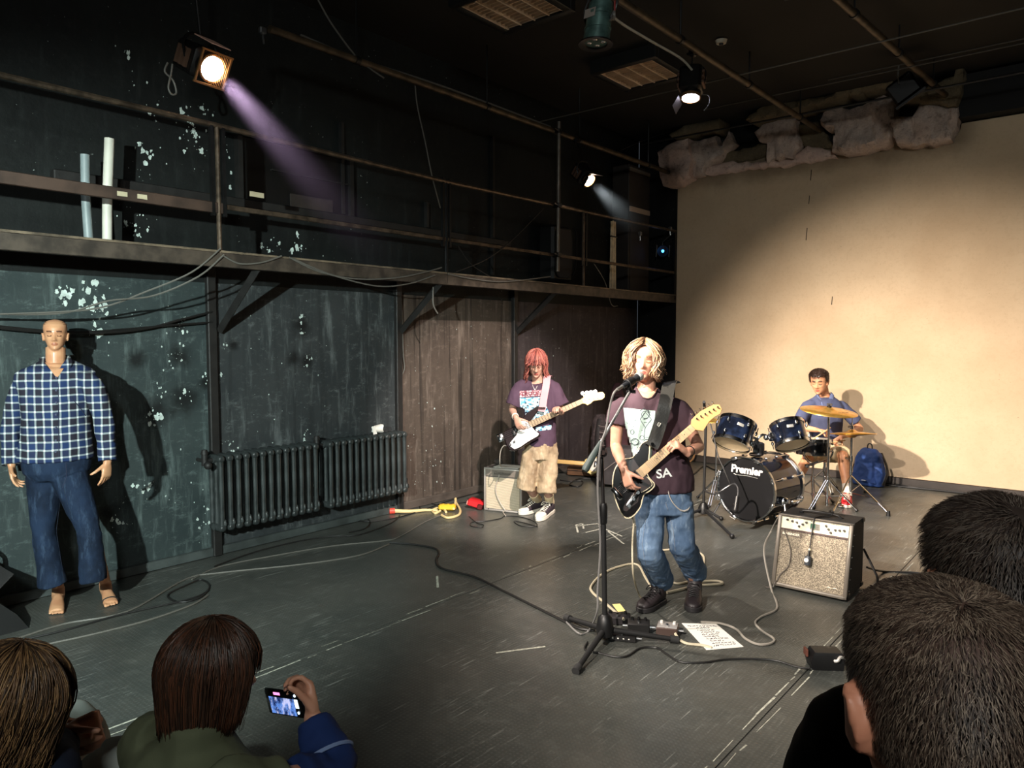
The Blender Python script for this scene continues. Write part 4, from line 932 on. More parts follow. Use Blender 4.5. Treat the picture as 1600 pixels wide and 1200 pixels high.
for i in range(8):
    a = 2 * math.pi * (i + .5) / 8
    for z0, z1 in ((.012, -.16), (-KD - .012, -KD + .16)):
        d = KU * math.cos(a) + KV * math.sin(a); p0 = KC + KA * z0 + d * (KR * 1.05); p1 = KC + KA * z1 + d * (KR * 1.045)
        b = B(); b.cyl(p0 + KA * .0, p1, .005, n=6); b.box(p0 - d * .012, (.03, .05, .03), basis((0, 0, 0), d, KA.cross(d)), .006); b.box(p1, (.026, .03, .07), basis((0, 0, 0), d, KA.cross(d)), .008); b.cyl(p0 + KA * .012 - KA.cross(d) * .03, p0 + KA * .012 + KA.cross(d) * .03, .006, n=6); b.done('claw_rod', chrome, kk)
for sg in (-1, 1):
    d = right * sg
    b = B(); p = KC - KA * .16 + d * (KR * 1.0) - Zv * .08; b.ball(p, (.04, .05, .035)); b.cyl(p, V((p.x, p.y, .0)) + d * .09 + KA * .1, .010, n=8); b.cyl(p, p + d * .05, .02, n=10); b.done('spur', chrome, kk)
b = B(); mtp = KC - KA * .17 + Zv * (KR + .0); b.box(mtp + V((0, 0, .015)), (.11, .10, .035), bev=.01); b.box(mtp + V((0, 0, .08)), (.06, .05, .13), bev=.012); b.cyl(mtp, mtp + V((0, 0, .17)), .018, n=12); b.done('tom_mount', chrome, kk)
B().box(mtp + V((0.04, 0, .07)), (.06, .05, .12), bev=.012).done('mount_block', blk, kk)
T1 = at(1153.5, 661, 6.72); a1 = (CU * .80 + RT * .36 + CF * .30).normalized()
tom1, TM1 = drum('tom_drum', T1, a1, .166, .215, 'left tom drum with midnight blue shell, tilted over the bass drum', 6)
T2 = at(1229, 664, 6.82); a2 = (CU * .86 - RT * .08 + CF * .46).normalized()
tom2, TM2 = drum('tom_drum', T2, a2, .152, .20, 'right tom drum with midnight blue shell, beside the crash cymbal', 6)
for tm, M_, a_, ang in ((tom1, TM1, a1, None), (tom2, TM2, a2, None)):
    c = M_.translation - a_ * .10; d = (mtp + V((0, 0, .15)) - c); d = (d - a_ * d.dot(a_)).normalized()
    b = B(); b.box(c + d * .165, (.05, .05, .08), basis((0, 0, 0), d, a_.cross(d)), .01); b.ball(c + d * .21, .028); b.tube([c + d * .19, (c + d * .19).lerp(mtp + V((0, 0, .16)), .5) + V((0, 0, .03)), mtp + V((0, 0, .15))], .012, 8, 3); b.done('tom_arm', chrome, tm)
    f = -(CF - a_ * CF.dot(a_)).normalized(); r_ = .166 if tm is tom1 else .152; c2 = M_.translation - a_ * .075 + f * r_
    fm = basis(c2, a_.cross(f) * 1, a_, f); B().box(c2 - fm.to_3x3() @ V((.03, 0, 0)), (.06, .028, .006), fm, .002).done('badge', mat('badge_chrome', (206, 206, 200), .3, .6), tm)
SN = V((-2.36, 7.66, .665)); sn, SM_ = drum('snare_drum', SN, V((.0, .06, 1)), .165, .135, 'black snare drum with white head on a chrome stand', 8, shell=mat('snare_black', (16, 16, 18), .25, coat=.4))
def tripod(t_, base, h, rad, r=.009, n=3, a0=.4, mt=chrome, double=True, foot=True):
    base = V(base); hub = base + V((0, 0, h)); lo = base + V((0, 0, h * .42))
    for i in range(n):
        a = a0 + 2 * math.pi * i / n; d = V((math.cos(a), math.sin(a), 0)); e = base + d * rad + V((0, 0, .015)); s_ = V((-d.y, d.x, 0)) * .012
        b = B()
        for sg in ((-1, 1) if double else (0,)): b.cyl(hub + s_ * sg, e + s_ * sg, r * .62 if double else r, n=7)
        b.cyl(lo, hub.lerp(e, .55), r * .5, n=6); b.done('leg', mt, t_)
        if foot: B().ball(e - V((0, 0, .0)), (.018, .018, .015), n=10).done('rubber_foot', blk, t_.children[-1])
    b = B(); b.cyl(hub - V((0, 0, .02)), hub + V((0, 0, .025)), .02, n=12); b.cyl(lo - V((0, 0, .012)), lo + V((0, 0, .012)), .018, n=12); b.done('hub', mt, t_)
ss = thing('snare_stand', (-2.36, 7.66, 0), 'chrome basket stand holding up the snare drum', 'stand')
tripod(ss, (-2.36, 7.66, 0), .26, .24, a0=.9)
B().cyl((-2.36, 7.66, .08), (-2.36, 7.66, .44), .011, n=10).done('column', chrome, ss)
for i in range(3):
    a = .3 + 2.094 * i; d = V((math.cos(a), math.sin(a), 0)); B().tube([V((-2.36, 7.66, .42)), V((-2.36, 7.66, .45)) + d * .09, V((-2.36, 7.66, .50)) + d * .165, V((-2.36, 7.66, .56)) + d * .185], .008, 7, 3).done('basket_arm', chrome, ss)
b = B(); b.ball((-2.40, 7.60, .40), .024); b.cyl((-2.40, 7.60, .40), (-2.27, 7.54, .47), .012, n=8); b.done('tilter', chrome, ss)
bronze = NT('cymbal_bronze'); o_ = bronze.obj(); bronze.col(bronze.mix(bronze.ramp(bronze.noise(bronze.obj((1, 1, 1)), 14, 3), .4, .6), lc(226, 170, 74), lc(246, 200, 110))); bronze.rough(.28); bronze.b.inputs['Metallic'].default_value = .85; bronze = bronze.m
def cymbal(M_, r, t_, name='cymbal'):
    return B().lathe([(.006, .026 * 1.2), (.03, .028), (.045, .018), (.06, .010), (r * .5, .004), (r, -.012), (r, -.014), (r * .5, .001), (.06, .007), (.04, .014), (.006, .02)], M_, 48, False).done(name, bronze, t_, sharp=0)
cc = at(1295, 641, 7.22); cyn = (CU * .965 - CF * .19 + RT * .05).normalized()
cr = thing('crash_cymbal', (cc.x, cc.y, 0), 'large tilted bronze cymbal on a straight chrome stand in front of the drummer', 'cymbal')
CM_ = basis(cc, RT - cyn * RT.dot(cyn), cyn.cross(RT), cyn); cymbal(CM_, .268, cr)
put_text('ZILDJIAN', .026, basis(cc + RT * .09 - cyn.cross(RT) * .0 + cyn * .0055 + (CM_.to_3x3() @ V((.0, -.12, 0))), CM_.to_3x3() @ V((1, .12, 0)), CM_.to_3x3() @ V((-.12, 1, 0)), cyn), 'cymbal_lettering', mat('cymbal_ink', (90, 60, 24), .5), cr, ext=.0006)
b = B(); b.cyl(cc + cyn * .02, cc + cyn * .06, .008, n=8); b.cyl(cc + cyn * .03, cc + cyn * .045, .022, n=12); b.box(cc + cyn * .06, (.05, .01, .018)); b.done('wing_nut', blk, cr)
base = V((cc.x + .0, cc.y + .02, 0))
b = B(); b.cyl(base + V((0, 0, .03)), base + V((0, 0, .60)), .0135, n=12); b.cyl(base + V((0, 0, .58)), cc - cyn * .0, .010, n=10); b.cyl(base + V((0, 0, .56)), base + V((0, 0, .62)), .02, n=12); b.box(base + V((.03, -.01, .59)), (.04, .02, .03), bev=.006); b.done('column', chrome, cr)
tripod(cr, base, .30, .27, a0=.2)
hc = at(1331, 676, 7.45); hh = thing('hi_hat', (hc.x, hc.y, 0), 'pair of small flat cymbals on a pedal stand at the right of the kit', 'cymbal')
ht = (CU * 1.0 + CF * .05 + RT * .015 - CU * 0).normalized(); HM = basis(hc, RT, ht.cross(RT), ht); cymbal(HM, .232, hh, 'top_cymbal')
cymbal(basis(hc - ht * .022, RT, -ht.cross(RT), -ht), .232, hh, 'bottom_cymbal')
base = V((hc.x, hc.y, 0)); b = B(); b.cyl(base + V((0, 0, .03)), base + V((0, 0, hc.z - .03)), .014, n=12); b.cyl(base + V((0, 0, .4)), hc + V((0, 0, .22)), .004, n=8); b.cyl(base + V((0, 0, .44)), base + V((0, 0, .50)), .022, n=12); b.box(base + V((-.03, 0, .47)), (.05, .02, .03), bev=.006); b.done('column', chrome, hh)
b = B(); b.cyl(hc + ht * .035, hc + ht * .07, .018, n=12); b.cyl(hc + ht * .07, hc + ht * .10, .009, n=10); b.box(hc + ht * .06 + V((-.02, 0, 0)), (.03, .012, .02)); b.done('clutch', chrome, hh)
for e in ((1388, 806), (1300, 806), (1352, 770)):
    q = fl(*e); d = q - base; d.z = 0
    b = B(); b.cyl(base + V((0, 0, .30)), q + V((0, 0, .02)), .008, n=7); b.cyl(base + V((0, 0, .12)), base.lerp(q, .55) + V((0, 0, .13)), .005, n=6); b.done('leg', chrome, hh); B().cyl(q, q + V((0, 0, .05)), .02, .014, n=10).done('rubber_foot', blk, hh.children[-1])
b = B(); b.box(base + V((-.04, -.13, .03)), (.09, .24, .012), Matrix.Rotation(.12, 3, 'X'), .004); b.cyl(base + V((-.04, -.02, .03)), base + V((0, 0, .06)), .006, n=6); b.done('pedal', chrome, hh)
# bass drum pedal, stool, mallet things
kp = thing('kick_pedal', (-2.43, 7.1, 0), 'chrome pedal at the rear of the bass drum', 'pedal')
rc = KC - KA * (KD + .02)
b = B(); b.box(V((rc.x, rc.y + .12, .025)), (.09, .26, .012), Matrix.Rotation(.15, 3, 'X'), .004); b.done('footboard', steel, kp)
b = B(); b.cyl(V((rc.x - .05, rc.y + .02, .0)), V((rc.x - .05, rc.y + .02, .2)), .009, n=8); b.cyl(V((rc.x + .05, rc.y + .02, .0)), V((rc.x + .05, rc.y + .02, .2)), .009, n=8); b.cyl(V((rc.x - .06, rc.y + .02, .19)), V((rc.x + .06, rc.y + .02, .19)), .008, n=8); b.done('frame', chrome, kp)
b = B(); b.cyl(V((rc.x, rc.y + .02, .19)), V((rc.x, rc.y + .06, .34)), .006, n=7); b.ball(V((rc.x, rc.y + .05, .35)), (.025, .03, .025)); b.done('beater', cream, kp)
stl = thing('drum_stool', (-2.47, 8.42, 0), 'round black drum stool under the drummer', 'stool')
B().lathe([(.0, .0), (.15, .0), (.17, .02), (.17, .06), (.14, .08), (0, .085)], Matrix.Translation((-2.47, 8.42, .42)), 24).done('seat', blk, stl); B().cyl((-2.47, 8.42, .1), (-2.47, 8.42, .43), .014, n=10).done('column', chrome, stl); tripod(stl, (-2.47, 8.42, 0), .24, .22, a0=1.2)
# small splash cymbal and thin stand behind the guitarist's headstock
sc_ = at(1113, 658, 7.5); sp_ = thing('splash_cymbal', (sc_.x + .02, sc_.y, 0), 'small cymbal seen edge-on behind the guitar headstock on a thin chrome stand', 'cymbal')
n_ = (CU + RT * .15).normalized(); cymbal(basis(sc_, RT, n_.cross(RT), n_), .15, sp_)
q = at(1120, 660, 7.5); q0 = V((q.x, q.y, 0)); B().cyl(q0 + V((0, 0, .03)), q0 + V((0, 0, q.z + .03)), .011, n=9).done('column', chrome, sp_); tripod(sp_, q0, .25, .25, a0=.7)

# ------------------------------------------------------------------ microphone stands
def mic_body(M_, t_, grill=mat('mic_grille', (176, 182, 184), .4, .6, bump=.9, bs=500)):
    B().lathe([(.006, -.02), (.0135, -.018), (.0150, .02), (.0215, .135), (.0225, .142)], M_, 16).done('handle', mat('mic_handle', (44, 46, 50), .4, .3), t_)
    B().lathe([(.024, .142), (.026, .150), (.0265, .162), (.0245, .18), (.018, .193), (.009, .199), (0, .2)], M_, 18, False).done('grille', grill, t_)
    B().cyl(M_ @ V((0, 0, -.075)), M_ @ V((0, 0, -.018)), .0095, n=10).done('connector', mat('connector_pale', (150, 150, 146), .3, .7), t_)
ms = thing('microphone_stand', fl(946, 998), 'tall black boom microphone stand on three legs in front of the singer', 'microphone stand')
mb = fl(945, 1003); hub = mb + V((0, 0, .085)); cl = at(940, 706, 4.10); pt = V((mb.x, mb.y, 0))
topz = cl.z
dz = (cl - V((mb.x, mb.y, cl.z)))
B().cyl(V((mb.x, mb.y, .1)), V((mb.x, mb.y, .74)) + dz * .55, .0145, n=12).done('lower_tube', blkm, ms)
B().cyl(V((mb.x, mb.y, .72)) + dz * .5, cl, .010, n=12).done('upper_tube', mat('tube_dark', (44, 42, 42), .35, .5), ms)
B().lathe([(.016, 0), (.022, .01), (.022, .10), (.016, .12)], basis(V((mb.x, mb.y, .66)) + dz * .5, (1, 0, 0), (0, 1, 0)), 12).done('height_grip', blk, ms)
b = B(); b.lathe([(.018, .0), (.045, .01), (.05, .05), (.04, .11), (.02, .13)], Matrix.Translation((mb.x, mb.y, .03)), 14); b.done('base_hub', blk, ms)
for e in ((888, 966), (902, 1045), (1053, 999)):
    q = fl(*e, .02); B().tube([hub + V((0, 0, -.01)), q], [.017, .013], 10).done('leg', blkm, ms); d = (q - hub).normalized(); B().cyl(q - d * .02, q + d * .025, .021, n=12).done('rubber_foot', mat('rubber_grey', (40, 40, 40), .7), ms.children[-1])
b = B(); b.cyl(cl - CF * .03, cl + CF * .035, .030, n=18); b.cyl(cl - CF * .05, cl - CF * .03, .014, n=12); b.done('boom_clutch', mat('clutch_brown', (44, 30, 26), .45), ms)
bo0 = at(913, 736, 4.03); bo1 = at(984, 612, 4.20)
B().cyl(bo0.lerp(bo1, .25), bo1, .0085, n=10).done('boom_tube', mat('boom_grey', (150, 152, 152), .3, .6), ms)
B().tube([bo0, bo0.lerp(bo1, .03), bo0.lerp(bo1, .20), bo0.lerp(bo1, .36)], [.016, .022, .019, .013], 12).done('boom_grip', mat('grip_grey_green', (66, 78, 76), .5), ms)
mh = at(1001, 587, 4.26); mt0 = at(969, 606, 4.10)
vm = thing('vocal_microphone', mh, 'black vocal microphone with silver ball grille at the singer\'s mouth', 'microphone')
md = (mh - mt0).normalized(); u, v_ = frame(md); MM = Matrix((u, v_, md)).transposed().to_4x4(); MM.translation = mh - md * .185
mic_body(MM, vm)
b = B(); c = MM @ V((0, 0, .07)); b.lathe([(.022, -.03), (.026, -.028), (.026, .028), (.022, .03)], MM @ Matrix.Translation((0, 0, .06)), 14, False); b.tube([c - CU * .02, bo1 + CU * .012, bo1], .012, 8); b.cyl(bo1 - RT * .02, bo1 + RT * .02, .008, n=8); b.box(bo1 + RT * .024, (.02, .008, .02)); b.done('clip', blk, ms)
mc_ = [MM @ V((0, 0, -.07)), MM @ V((0, 0, -.11)) - CU * .01, at(953, 635, 4.08), at(947, 670, 4.06), at(938, 700, 4.04), at(934, 760, 4.06), at(938, 850, 4.10), at(934, 920, 4.12), at(933, 955, 4.12)] + [fl(920, 985, .01), fl(905, 990, .01), fl(885, 972, .01)]
cable('microphone_cable', mc_, .0062, mat('mic_cable_grey', (120, 118, 116), .5), 'grey cable running from the vocal microphone down its stand')
ks = thing('drum_microphone_stand', fl(1098, 808), 'black microphone stand at the left of the drum kit', 'microphone stand')
kb = fl(1099, 806); kt = at(1101, 660, 6.75); kt = V((kb.x + .01, kb.y, kt.z))
B().cyl(kb + V((0, 0, .08)), kt, .013, n=10).done('pole', blkm, ks)
b = B(); b.lathe([(.02, .02), (.05, .03), (.05, .08), (.025, .13)], Matrix.Translation(kb), 12); b.done('base_hub', blk, ks)
for e in ((1144, 838), (1127, 810), (1052, 813)):
    q = fl(*e, .02); B().tube([kb + V((0, 0, .07)), q], [.015, .012], 8).done('leg', blkm, ks); B().ball(q, .022, n=10).done('rubber_foot', blk, ks.children[-1])
b = B(); tipk = at(1100, 628, 6.5); b.tube([kt + V((0, 0, -.02)), kt + (tipk - kt) * 1.0], .013, 8); b.ball(kt, .03, n=10); b.done('boom_tube', blkm, ks)
ge = at(1150, 785, 6.33)
b = B(); b.tube([kb + V((0, 0, .25)), at(1116, 772, 6.5), at(1141, 758, 6.42), at(1149, 757, 6.38), at(1153, 765, 6.35), at(1152, 778, 6.33)], .008, 8, 4); b.done('gooseneck', mat('gooseneck_grey', (70, 70, 72), .35, .5), ks)
km = thing('drum_microphone', ge, 'small black microphone hanging in front of the bass drum head', 'microphone')
b = B(); b.cyl(at(1152, 776, 6.33), at(1149, 797, 6.30), .022, .024, n=14); b.ball(at(1149, 797, 6.30), .026, n=12); b.done('body', mat('mic_black', (26, 26, 28), .4), km)
B().cyl(at(1150, 788, 6.318), at(1149.6, 790, 6.316), .027, n=14).done('ring', chrome, km)
cable('drum_cable', [at(1110, 662, 6.6), at(1117, 690, 6.55), at(1122, 712, 6.5), at(1132, 735, 6.45), at(1141, 757, 6.42)], .006, wire_m, 'black cable from the drum stand to the bass drum microphone')

# ------------------------------------------------------------------ pedals, set list, cords round the singer
def pedal(p, size, rot, mt, label, knobs, kn_m, extra=None):
    o = thing('effects_pedal', p, label, 'pedal'); q = Matrix.Rotation(rot, 3, 'Z'); sx, sy, sz = size
    B().box(p + V((0, 0, sz / 2)), size, q, .005).done('case', mt, o)
    for i in range(knobs):
        c = p + q @ V((sx * (-.3 + .3 * i * 2 / max(1, knobs - 1)), sy * .22, sz)); B().cyl(c, c + V((0, 0, .016)), .010, .008, n=10).done('knob', kn_m, o)
    c = p + q @ V((0, -sy * .2, sz)); B().cyl(c, c + V((0, 0, .014)), .009, n=10).done('footswitch', chrome, o)
    for sg in (-1, 1):
        c = p + q @ V((sg * sx / 2, 0, sz * .5)); B().cyl(c, c + q @ V((sg * .03, 0, 0)), .008, n=8).done('jack', steel, o)
    return o, q
pedal(fl(998, 987), (.125, .095, .062), .50, mat('pedal_black', (26, 25, 25), .5), 'black effects pedal with three knobs behind the stand leg', 3, mat('knob_black', (10, 10, 10), .4))
o, q = pedal(fl(1043, 990), (.12, .10, .05), .38, mat('pedal_brown_side', (76, 60, 54), .5), 'silver topped effects pedal beside the set list', 2, mat('knob_white', (226, 222, 214), .4))
B().box(fl(1043, 990) + V((0, 0, .051)), (.112, .092, .004), q, .001).done('top_plate', mat('pedal_silver', (190, 186, 182), .35, .5), o)
o, q = pedal(fl(965, 972), (.15, .10, .045), .5, mat('pedal_dark', (34, 30, 32), .6), 'dark effects pedal behind the microphone stand pole', 2, mat('knob_black'))
o, q = pedal(fl(972, 1000), (.16, .06, .035), .45, mat('pedal_black'), 'low black power block with white marks under the stand leg', 0, mat('knob_black'))
for i in range(4): B().box(fl(972, 1000) + q @ V((-.05 + .03 * i, -.031, .02)), (.008, .002, .006), q).done('mark', white_p, o)
tg = thing('cable_tag', fl(968, 955), 'yellow paper tag on the floor by the dark pedal', 'tag')
B().box(fl(967, 962) + V((0, 0, .05)), (.05, .10, .002), Matrix.Rotation(.9, 3, 'Z') @ Matrix.Rotation(.1, 3, 'X')).done('paper', mat('tag_yellow', (234, 214, 140), .7), tg)
sl_ = thing('set_list', fl(1110, 992), 'white handwritten set list sheet lying on the floor before the singer', 'paper')
pc4 = [fl(1065, 974, .002), fl(1119, 975, .002), fl(1162, 1011, .002), fl(1104, 1016, .002)]
b = B(); b.rings([[p + V((0, 0, z)) for p in pc4] for z in (0, .0016)]); b.done('sheet', white_p, sl_)
ink = mat('pen_ink', (84, 80, 86), .7); ex = (pc4[1] - pc4[0]); ey = (pc4[3] - pc4[0]); rng = random.Random(12); b = B()
def sheet_pt(a, c): return pc4[0].lerp(pc4[1], a).lerp(pc4[3].lerp(pc4[2], a), c) + V((0, 0, .0026))
for r_ in range(10):
    c = .12 + .085 * r_; a = .10 if r_ == 0 else .22 + .1 * rng.random(); e_ = .88 if r_ == 0 else a + .25 + .35 * rng.random()
    while a < e_:
        n_ = rng.randint(2, 5); pts = [sheet_pt(a + .018 * k, c + rng.uniform(-.022, .022)) for k in range(n_ + 1)]
        b.tube(pts, .0022, 4); a += .018 * n_ + .03
b.done('handwriting', ink, sl_)
cable('cable', [fl(1032, 940, .02), fl(1010, 905, .012), fl(995, 882, .008), fl(965, 886, .008), fl(940, 898, .008), fl(924, 915, .008), fl(926, 926, .008), fl(945, 942, .008), fl(960, 955, .02), fl(975, 968, .04)], .0085, mat('cord_beige', (196, 186, 160), .5), 'beige guitar cord looping round the left foot to the pedals')
cable('cable', [fl(1035, 860, .008), fl(1068, 858, .008), fl(1096, 866, .008), fl(1100, 880, .008), fl(1095, 900, .008), fl(1060, 912, .008), fl(1040, 902, .008), fl(1020, 890, .008)], .0085, mat('cord_beige'), 'beige cord loop on the floor behind the singer\'s legs')
cable('cable', [fl(1042, 926, .012), fl(1075, 918, .010), fl(1098, 909, .010), fl(1122, 908, .012), fl(1128, 912, .012), fl(1100, 914, .010), fl(1080, 912, .010)], .0085, mat('cord_beige'), 'beige cord end lying right of the singer\'s boot')
cable('cable', [fl(1055, 990, .03), fl(1062, 1000, .015), fl(1075, 1006, .008), fl(1095, 1008, .008), fl(1112, 1012, .006)], .008, mat('cord_beige'), 'beige cord from the silver pedal running under the set list')
cable('cable', [V((-1.775, 5.04, .46)), fl(1205, 830, .30), V((-1.85, 4.98, .22)), fl(1205, 920, .01), fl(1213, 940, .008), fl(1212, 953, .008), fl(1190, 963, .008), fl(1180, 973, .008), fl(1190, 985, .008), fl(1209, 998, .008), fl(1204, 1005, .008), fl(1185, 1007, .008), fl(1165, 998, .008), fl(1150, 983, .008), fl(1125, 974, .008), fl(1095, 972, .008)], .007, mat('cord_grey', (150, 144, 134), .5), 'grey cord curving from the combo amplifier across the floor to the set list', k=6)
cable('floor_lead', [fl(918, 1003, .008), fl(914, 1015, .008), fl(935, 1020, .006), fl(960, 1026, .006), fl(980, 1025, .006), fl(1000, 1013, .006), fl(1025, 1012, .006), fl(1040, 1021, .006), fl(1063, 1034, .006), fl(1100, 1035, .006), fl(1140, 1030, .006), fl(1205, 1031, .006), fl(1245, 1042, .006), fl(1266, 1044, .02)], .0055, wire_m, 'wavy black lead from the stand to the black floor box')
cable('amplifier_lead', [V((-1.30, 5.36, .25)), V((-1.2, 5.30, .10)), fl(1372, 915, .008), fl(1385, 930, .008)], .008, wire_m, 'black lead dropping behind the combo amplifier')
cable('amplifier_lead', [V((-1.28, 5.38, .12)), fl(1380, 893, .008), fl(1430, 895, .008), fl(1480, 905, .008), fl(1560, 930, .008)], .008, wire_m, 'black lead running right from the combo amplifier along the floor')
cable('microphone_lead', [FM @ V((-.20, FH * .80, .018)), FM @ V((-.165, FH * .66, .02)), FM @ V((-.135, FH * .5, .02)), FM @ V((-.14, FH * .3, .02)), FM @ V((-.185, FH * .17, .02)), FM @ V((-.205, FH * .08, .022)), FM @ V((-.215, .02, .035)), V((-1.75, 4.88, .008)), V((-1.79, 4.86, .008))], .004, mat('cord_dim', (92, 84, 76), .5), 'thin lead curving down the front of the combo amplifier')
bx = thing('floor_box', fl(1288, 1040), 'black plastic power box on the floor tape before the seated men', 'box')
p = fl(1288, 1042); q = Matrix.Rotation(.62, 3, 'Z')
b = B(); b.rings([[p + q @ V((x, y, z)) for x, y in ((-.085 + i_, -.05 + i_ * .5), (.085 - i_ * .4, -.05 + i_ * .5), (.085 - i_ * .4, .05), (-.085 + i_, .05))] for z, i_ in ((0, .012), (.04, 0), (.085, .02), (.09, .026))]); b.done('case', blk, bx)
B().box(p + q @ V((-.088, .02, .07)), (.012, .05, .04), q, .003).done('side_panel', mat('panel_brown_red', (104, 62, 50), .5), bx)
b = B(); b.tube([p + q @ V((.03, -.052, .055)), p + q @ V((.045, -.058, .06)), p + q @ V((.06, -.05, .075)), p + q @ V((.09, -.03, .06))], .008, 6, 3); b.done('plug', mat('plug_pale', (180, 176, 170), .4), bx)
cable('box_lead', [p + q @ V((.09, -.02, .05)), fl(1330, 1035, .01), fl(1380, 1040, .01)], .007, wire_m, 'black lead leaving the floor box towards the seated man')
# ------------------------------------------------------------------ people toolkit
def interp(tab, x):
    if x <= tab[0][0]: return tab[0][1]
    for (a, va), (b, vb) in zip(tab, tab[1:]):
        if x <= b:
            t = (x - a) / (b - a); t = t * t * (3 - 2 * t) * .5 + t * .5; return va + (vb - va) * t
    return tab[-1][1]
HWID = [(0, .016), (.008, .030), (.02, .040), (.045, .054), (.07, .061), (.09, .065), (.115, .069), (.135, .072), (.16, .075), (.185, .072), (.205, .059), (.217, .040), (.225, .004)]
HFR = [(0, .066), (.01, .078), (.02, .082), (.045, .083), (.07, .084), (.09, .087), (.115, .087), (.135, .092), (.16, .089), (.185, .074), (.205, .052), (.217, .03), (.225, .0)]
HBK = [(0, .02), (.02, -.01), (.045, -.045), (.07, -.066), (.09, -.08), (.115, -.092), (.135, -.098), (.16, -.098), (.185, -.085), (.205, -.062), (.217, -.04), (.225, -.008)]
BUMP = [(0, .076, .025, .0105, .011), (0, .092, .014, .009, .016), (0, .112, .006, .009, .016), (.013, .073, .010, .007, .007), (-.013, .073, .010, .007, .007),
        (.031, .112, -.011, .014, .010), (-.031, .112, -.011, .014, .010), (.031, .111, .007, .010, .0075), (-.031, .111, .007, .010, .0075),
        (.030, .133, .005, .018, .006), (-.030, .133, .005, .018, .006), (0, .0515, .007, .019, .0045), (0, .0415, .0075, .016, .005), (0, .0462, -.006, .020, .0020),
        (0, .030, -.004, .016, .005), (0, .014, .006, .016, .010), (.042, .085, .006, .018, .016), (-.042, .085, .006, .018, .016), (0, .0615, -.003, .004, .006)]
def head_frame(c, f, up=Zv, s=1.0):
    """c = middle of the skull; local x = image-right when facing us is -x; y = face, z = up"""
    f = V(f).normalized(); up = V(up); z = (up - f * up.dot(f)).normalized(); x = f.cross(z)
    M_ = Matrix((x, f, z)).transposed().to_4x4() @ Matrix.Scale(s, 4); M_.translation = V(c) - z * .115 * s
    return M_
def add_head(b, M_, ears=True, n=56):
    rings = []
    for k in range(58):
        z = .225 * (k / 57); z = max(.0008, z); w_, fr, bk = interp(HWID, z), interp(HFR, z), interp(HBK, z); rg = []
        for i in range(n):
            a = 2 * math.pi * i / n; sa, ca = math.sin(a), math.cos(a); x = w_ * math.copysign(abs(sa) ** .92, sa); yc = (fr + bk) * .5 * .25
            y = yc + ((fr - yc) if ca > 0 else (yc - bk)) * ca
            if ca > 0:
                for (bx, bz, am, sx, sz) in BUMP:
                    e = ((x - bx) / sx) ** 2 + ((z - bz) / sz) ** 2
                    if e < 9: y += am * math.exp(-e) * min(1, ca * 1.6)
            rg.append(M_ @ V((x, y, z)))
        rings.append(rg)
    b.rings(rings)
    if ears:
        for sg in (-1, 1):
            q = M_.to_3x3() @ (Matrix.Rotation(sg * -.35, 3, 'Z') @ Matrix.Rotation(.15, 3, 'X')); s = M_.to_scale().x; qn = q.copy(); qn = Matrix([v.normalized() for v in qn.transposed()]).transposed()
            c = M_ @ V((sg * .073, -.008, .098)); b.ball(c, (.008 * s, .018 * s, .031 * s), qn, 12)
            b.tube([M_ @ V((sg * .072, .006, .080)), M_ @ V((sg * .080, -.002, .115)), M_ @ V((sg * .084, -.018, .125)), M_ @ V((sg * .083, -.030, .112)), M_ @ V((sg * .076, -.022, .085)), M_ @ V((sg * .072, -.008, .072))], .0055 * s, 6, 3)
def add_hand(b, wr, d, n, t, curl=(.5, .6, .6, .6), thumb=.4, s=1.0, spread=.06, thumb_dir=None):
    """wr wrist, d towards the fingers, n palm side, t thumb side"""
    wr = V(wr); d = V(d).normalized(); n = V(n); n = (n - d * n.dot(d)).normalized(); tt = d.cross(n); t = tt if tt.dot(V(t)) > 0 else -tt
    b.sec([(wr - d * .02 * s, t * .027 * s, n * .020 * s), (wr + d * .01 * s, t * .028 * s, n * .018 * s), (wr + d * .045 * s, t * .038 * s, n * .0165 * s), (wr + d * .085 * s, t * .041 * s, n * .0135 * s), (wr + d * .098 * s, t * .036 * s, n * .009 * s)], 16, .8)
    for i, (o, L) in enumerate(((.030, .072), (.010, .081), (-.0105, .075), (-.030, .058))):
        dd = (d + t * spread * (1.5 - i)).normalized(); p = wr + d * (.088 - .004 * abs(i - 1)) * s + t * o * s
        pts = [p - dd * .02 * s, p]; ang = 0
        for j, f in enumerate((.46, .30, .24)):
            ang += curl[i] * (.9, 1.15, .8)[j]; p = p + (dd * math.cos(ang) + n * math.sin(ang)) * L * f * s; pts.append(p)
        b.tube(pts, [.0092 * s, .0092 * s, .0085 * s, .0078 * s, .0068 * s], 9, 1, round_ends=True)
    td = (d * .62 + t * .72 + n * .28).normalized() if thumb_dir is None else V(thumb_dir).normalized(); p = wr + d * .022 * s + t * .022 * s + n * .004 * s; pts = [p]
    q = p + td * .040 * s; pts.append(q); t2 = (td * math.cos(thumb) + (d * .6 + n * .8).normalized() * math.sin(thumb)).normalized(); q = q + t2 * .030 * s; pts.append(q); q = q + (t2 * .9 + n * .35).normalized() * .026 * s; pts.append(q)
    b.tube(pts, [.0145 * s, .0112 * s, .0100 * s, .0080 * s], 10, 1, round_ends=True)
def limb(b, pts, r, n=14): b.tube(pts, r, n, 3, round_ends=True)
def arm(b, sh, el, wr, s=1.0):
    b.tube([sh, V(sh).lerp(V(el), .35), V(sh).lerp(V(el), .75), el], [.050 * s, .046 * s, .040 * s, .037 * s], 14, 2, round_ends=True)
    b.tube([el, V(el).lerp(V(wr), .28), V(el).lerp(V(wr), .65), wr], [.037 * s, .040 * s, .032 * s, .025 * s], 14, 2, round_ends=True)
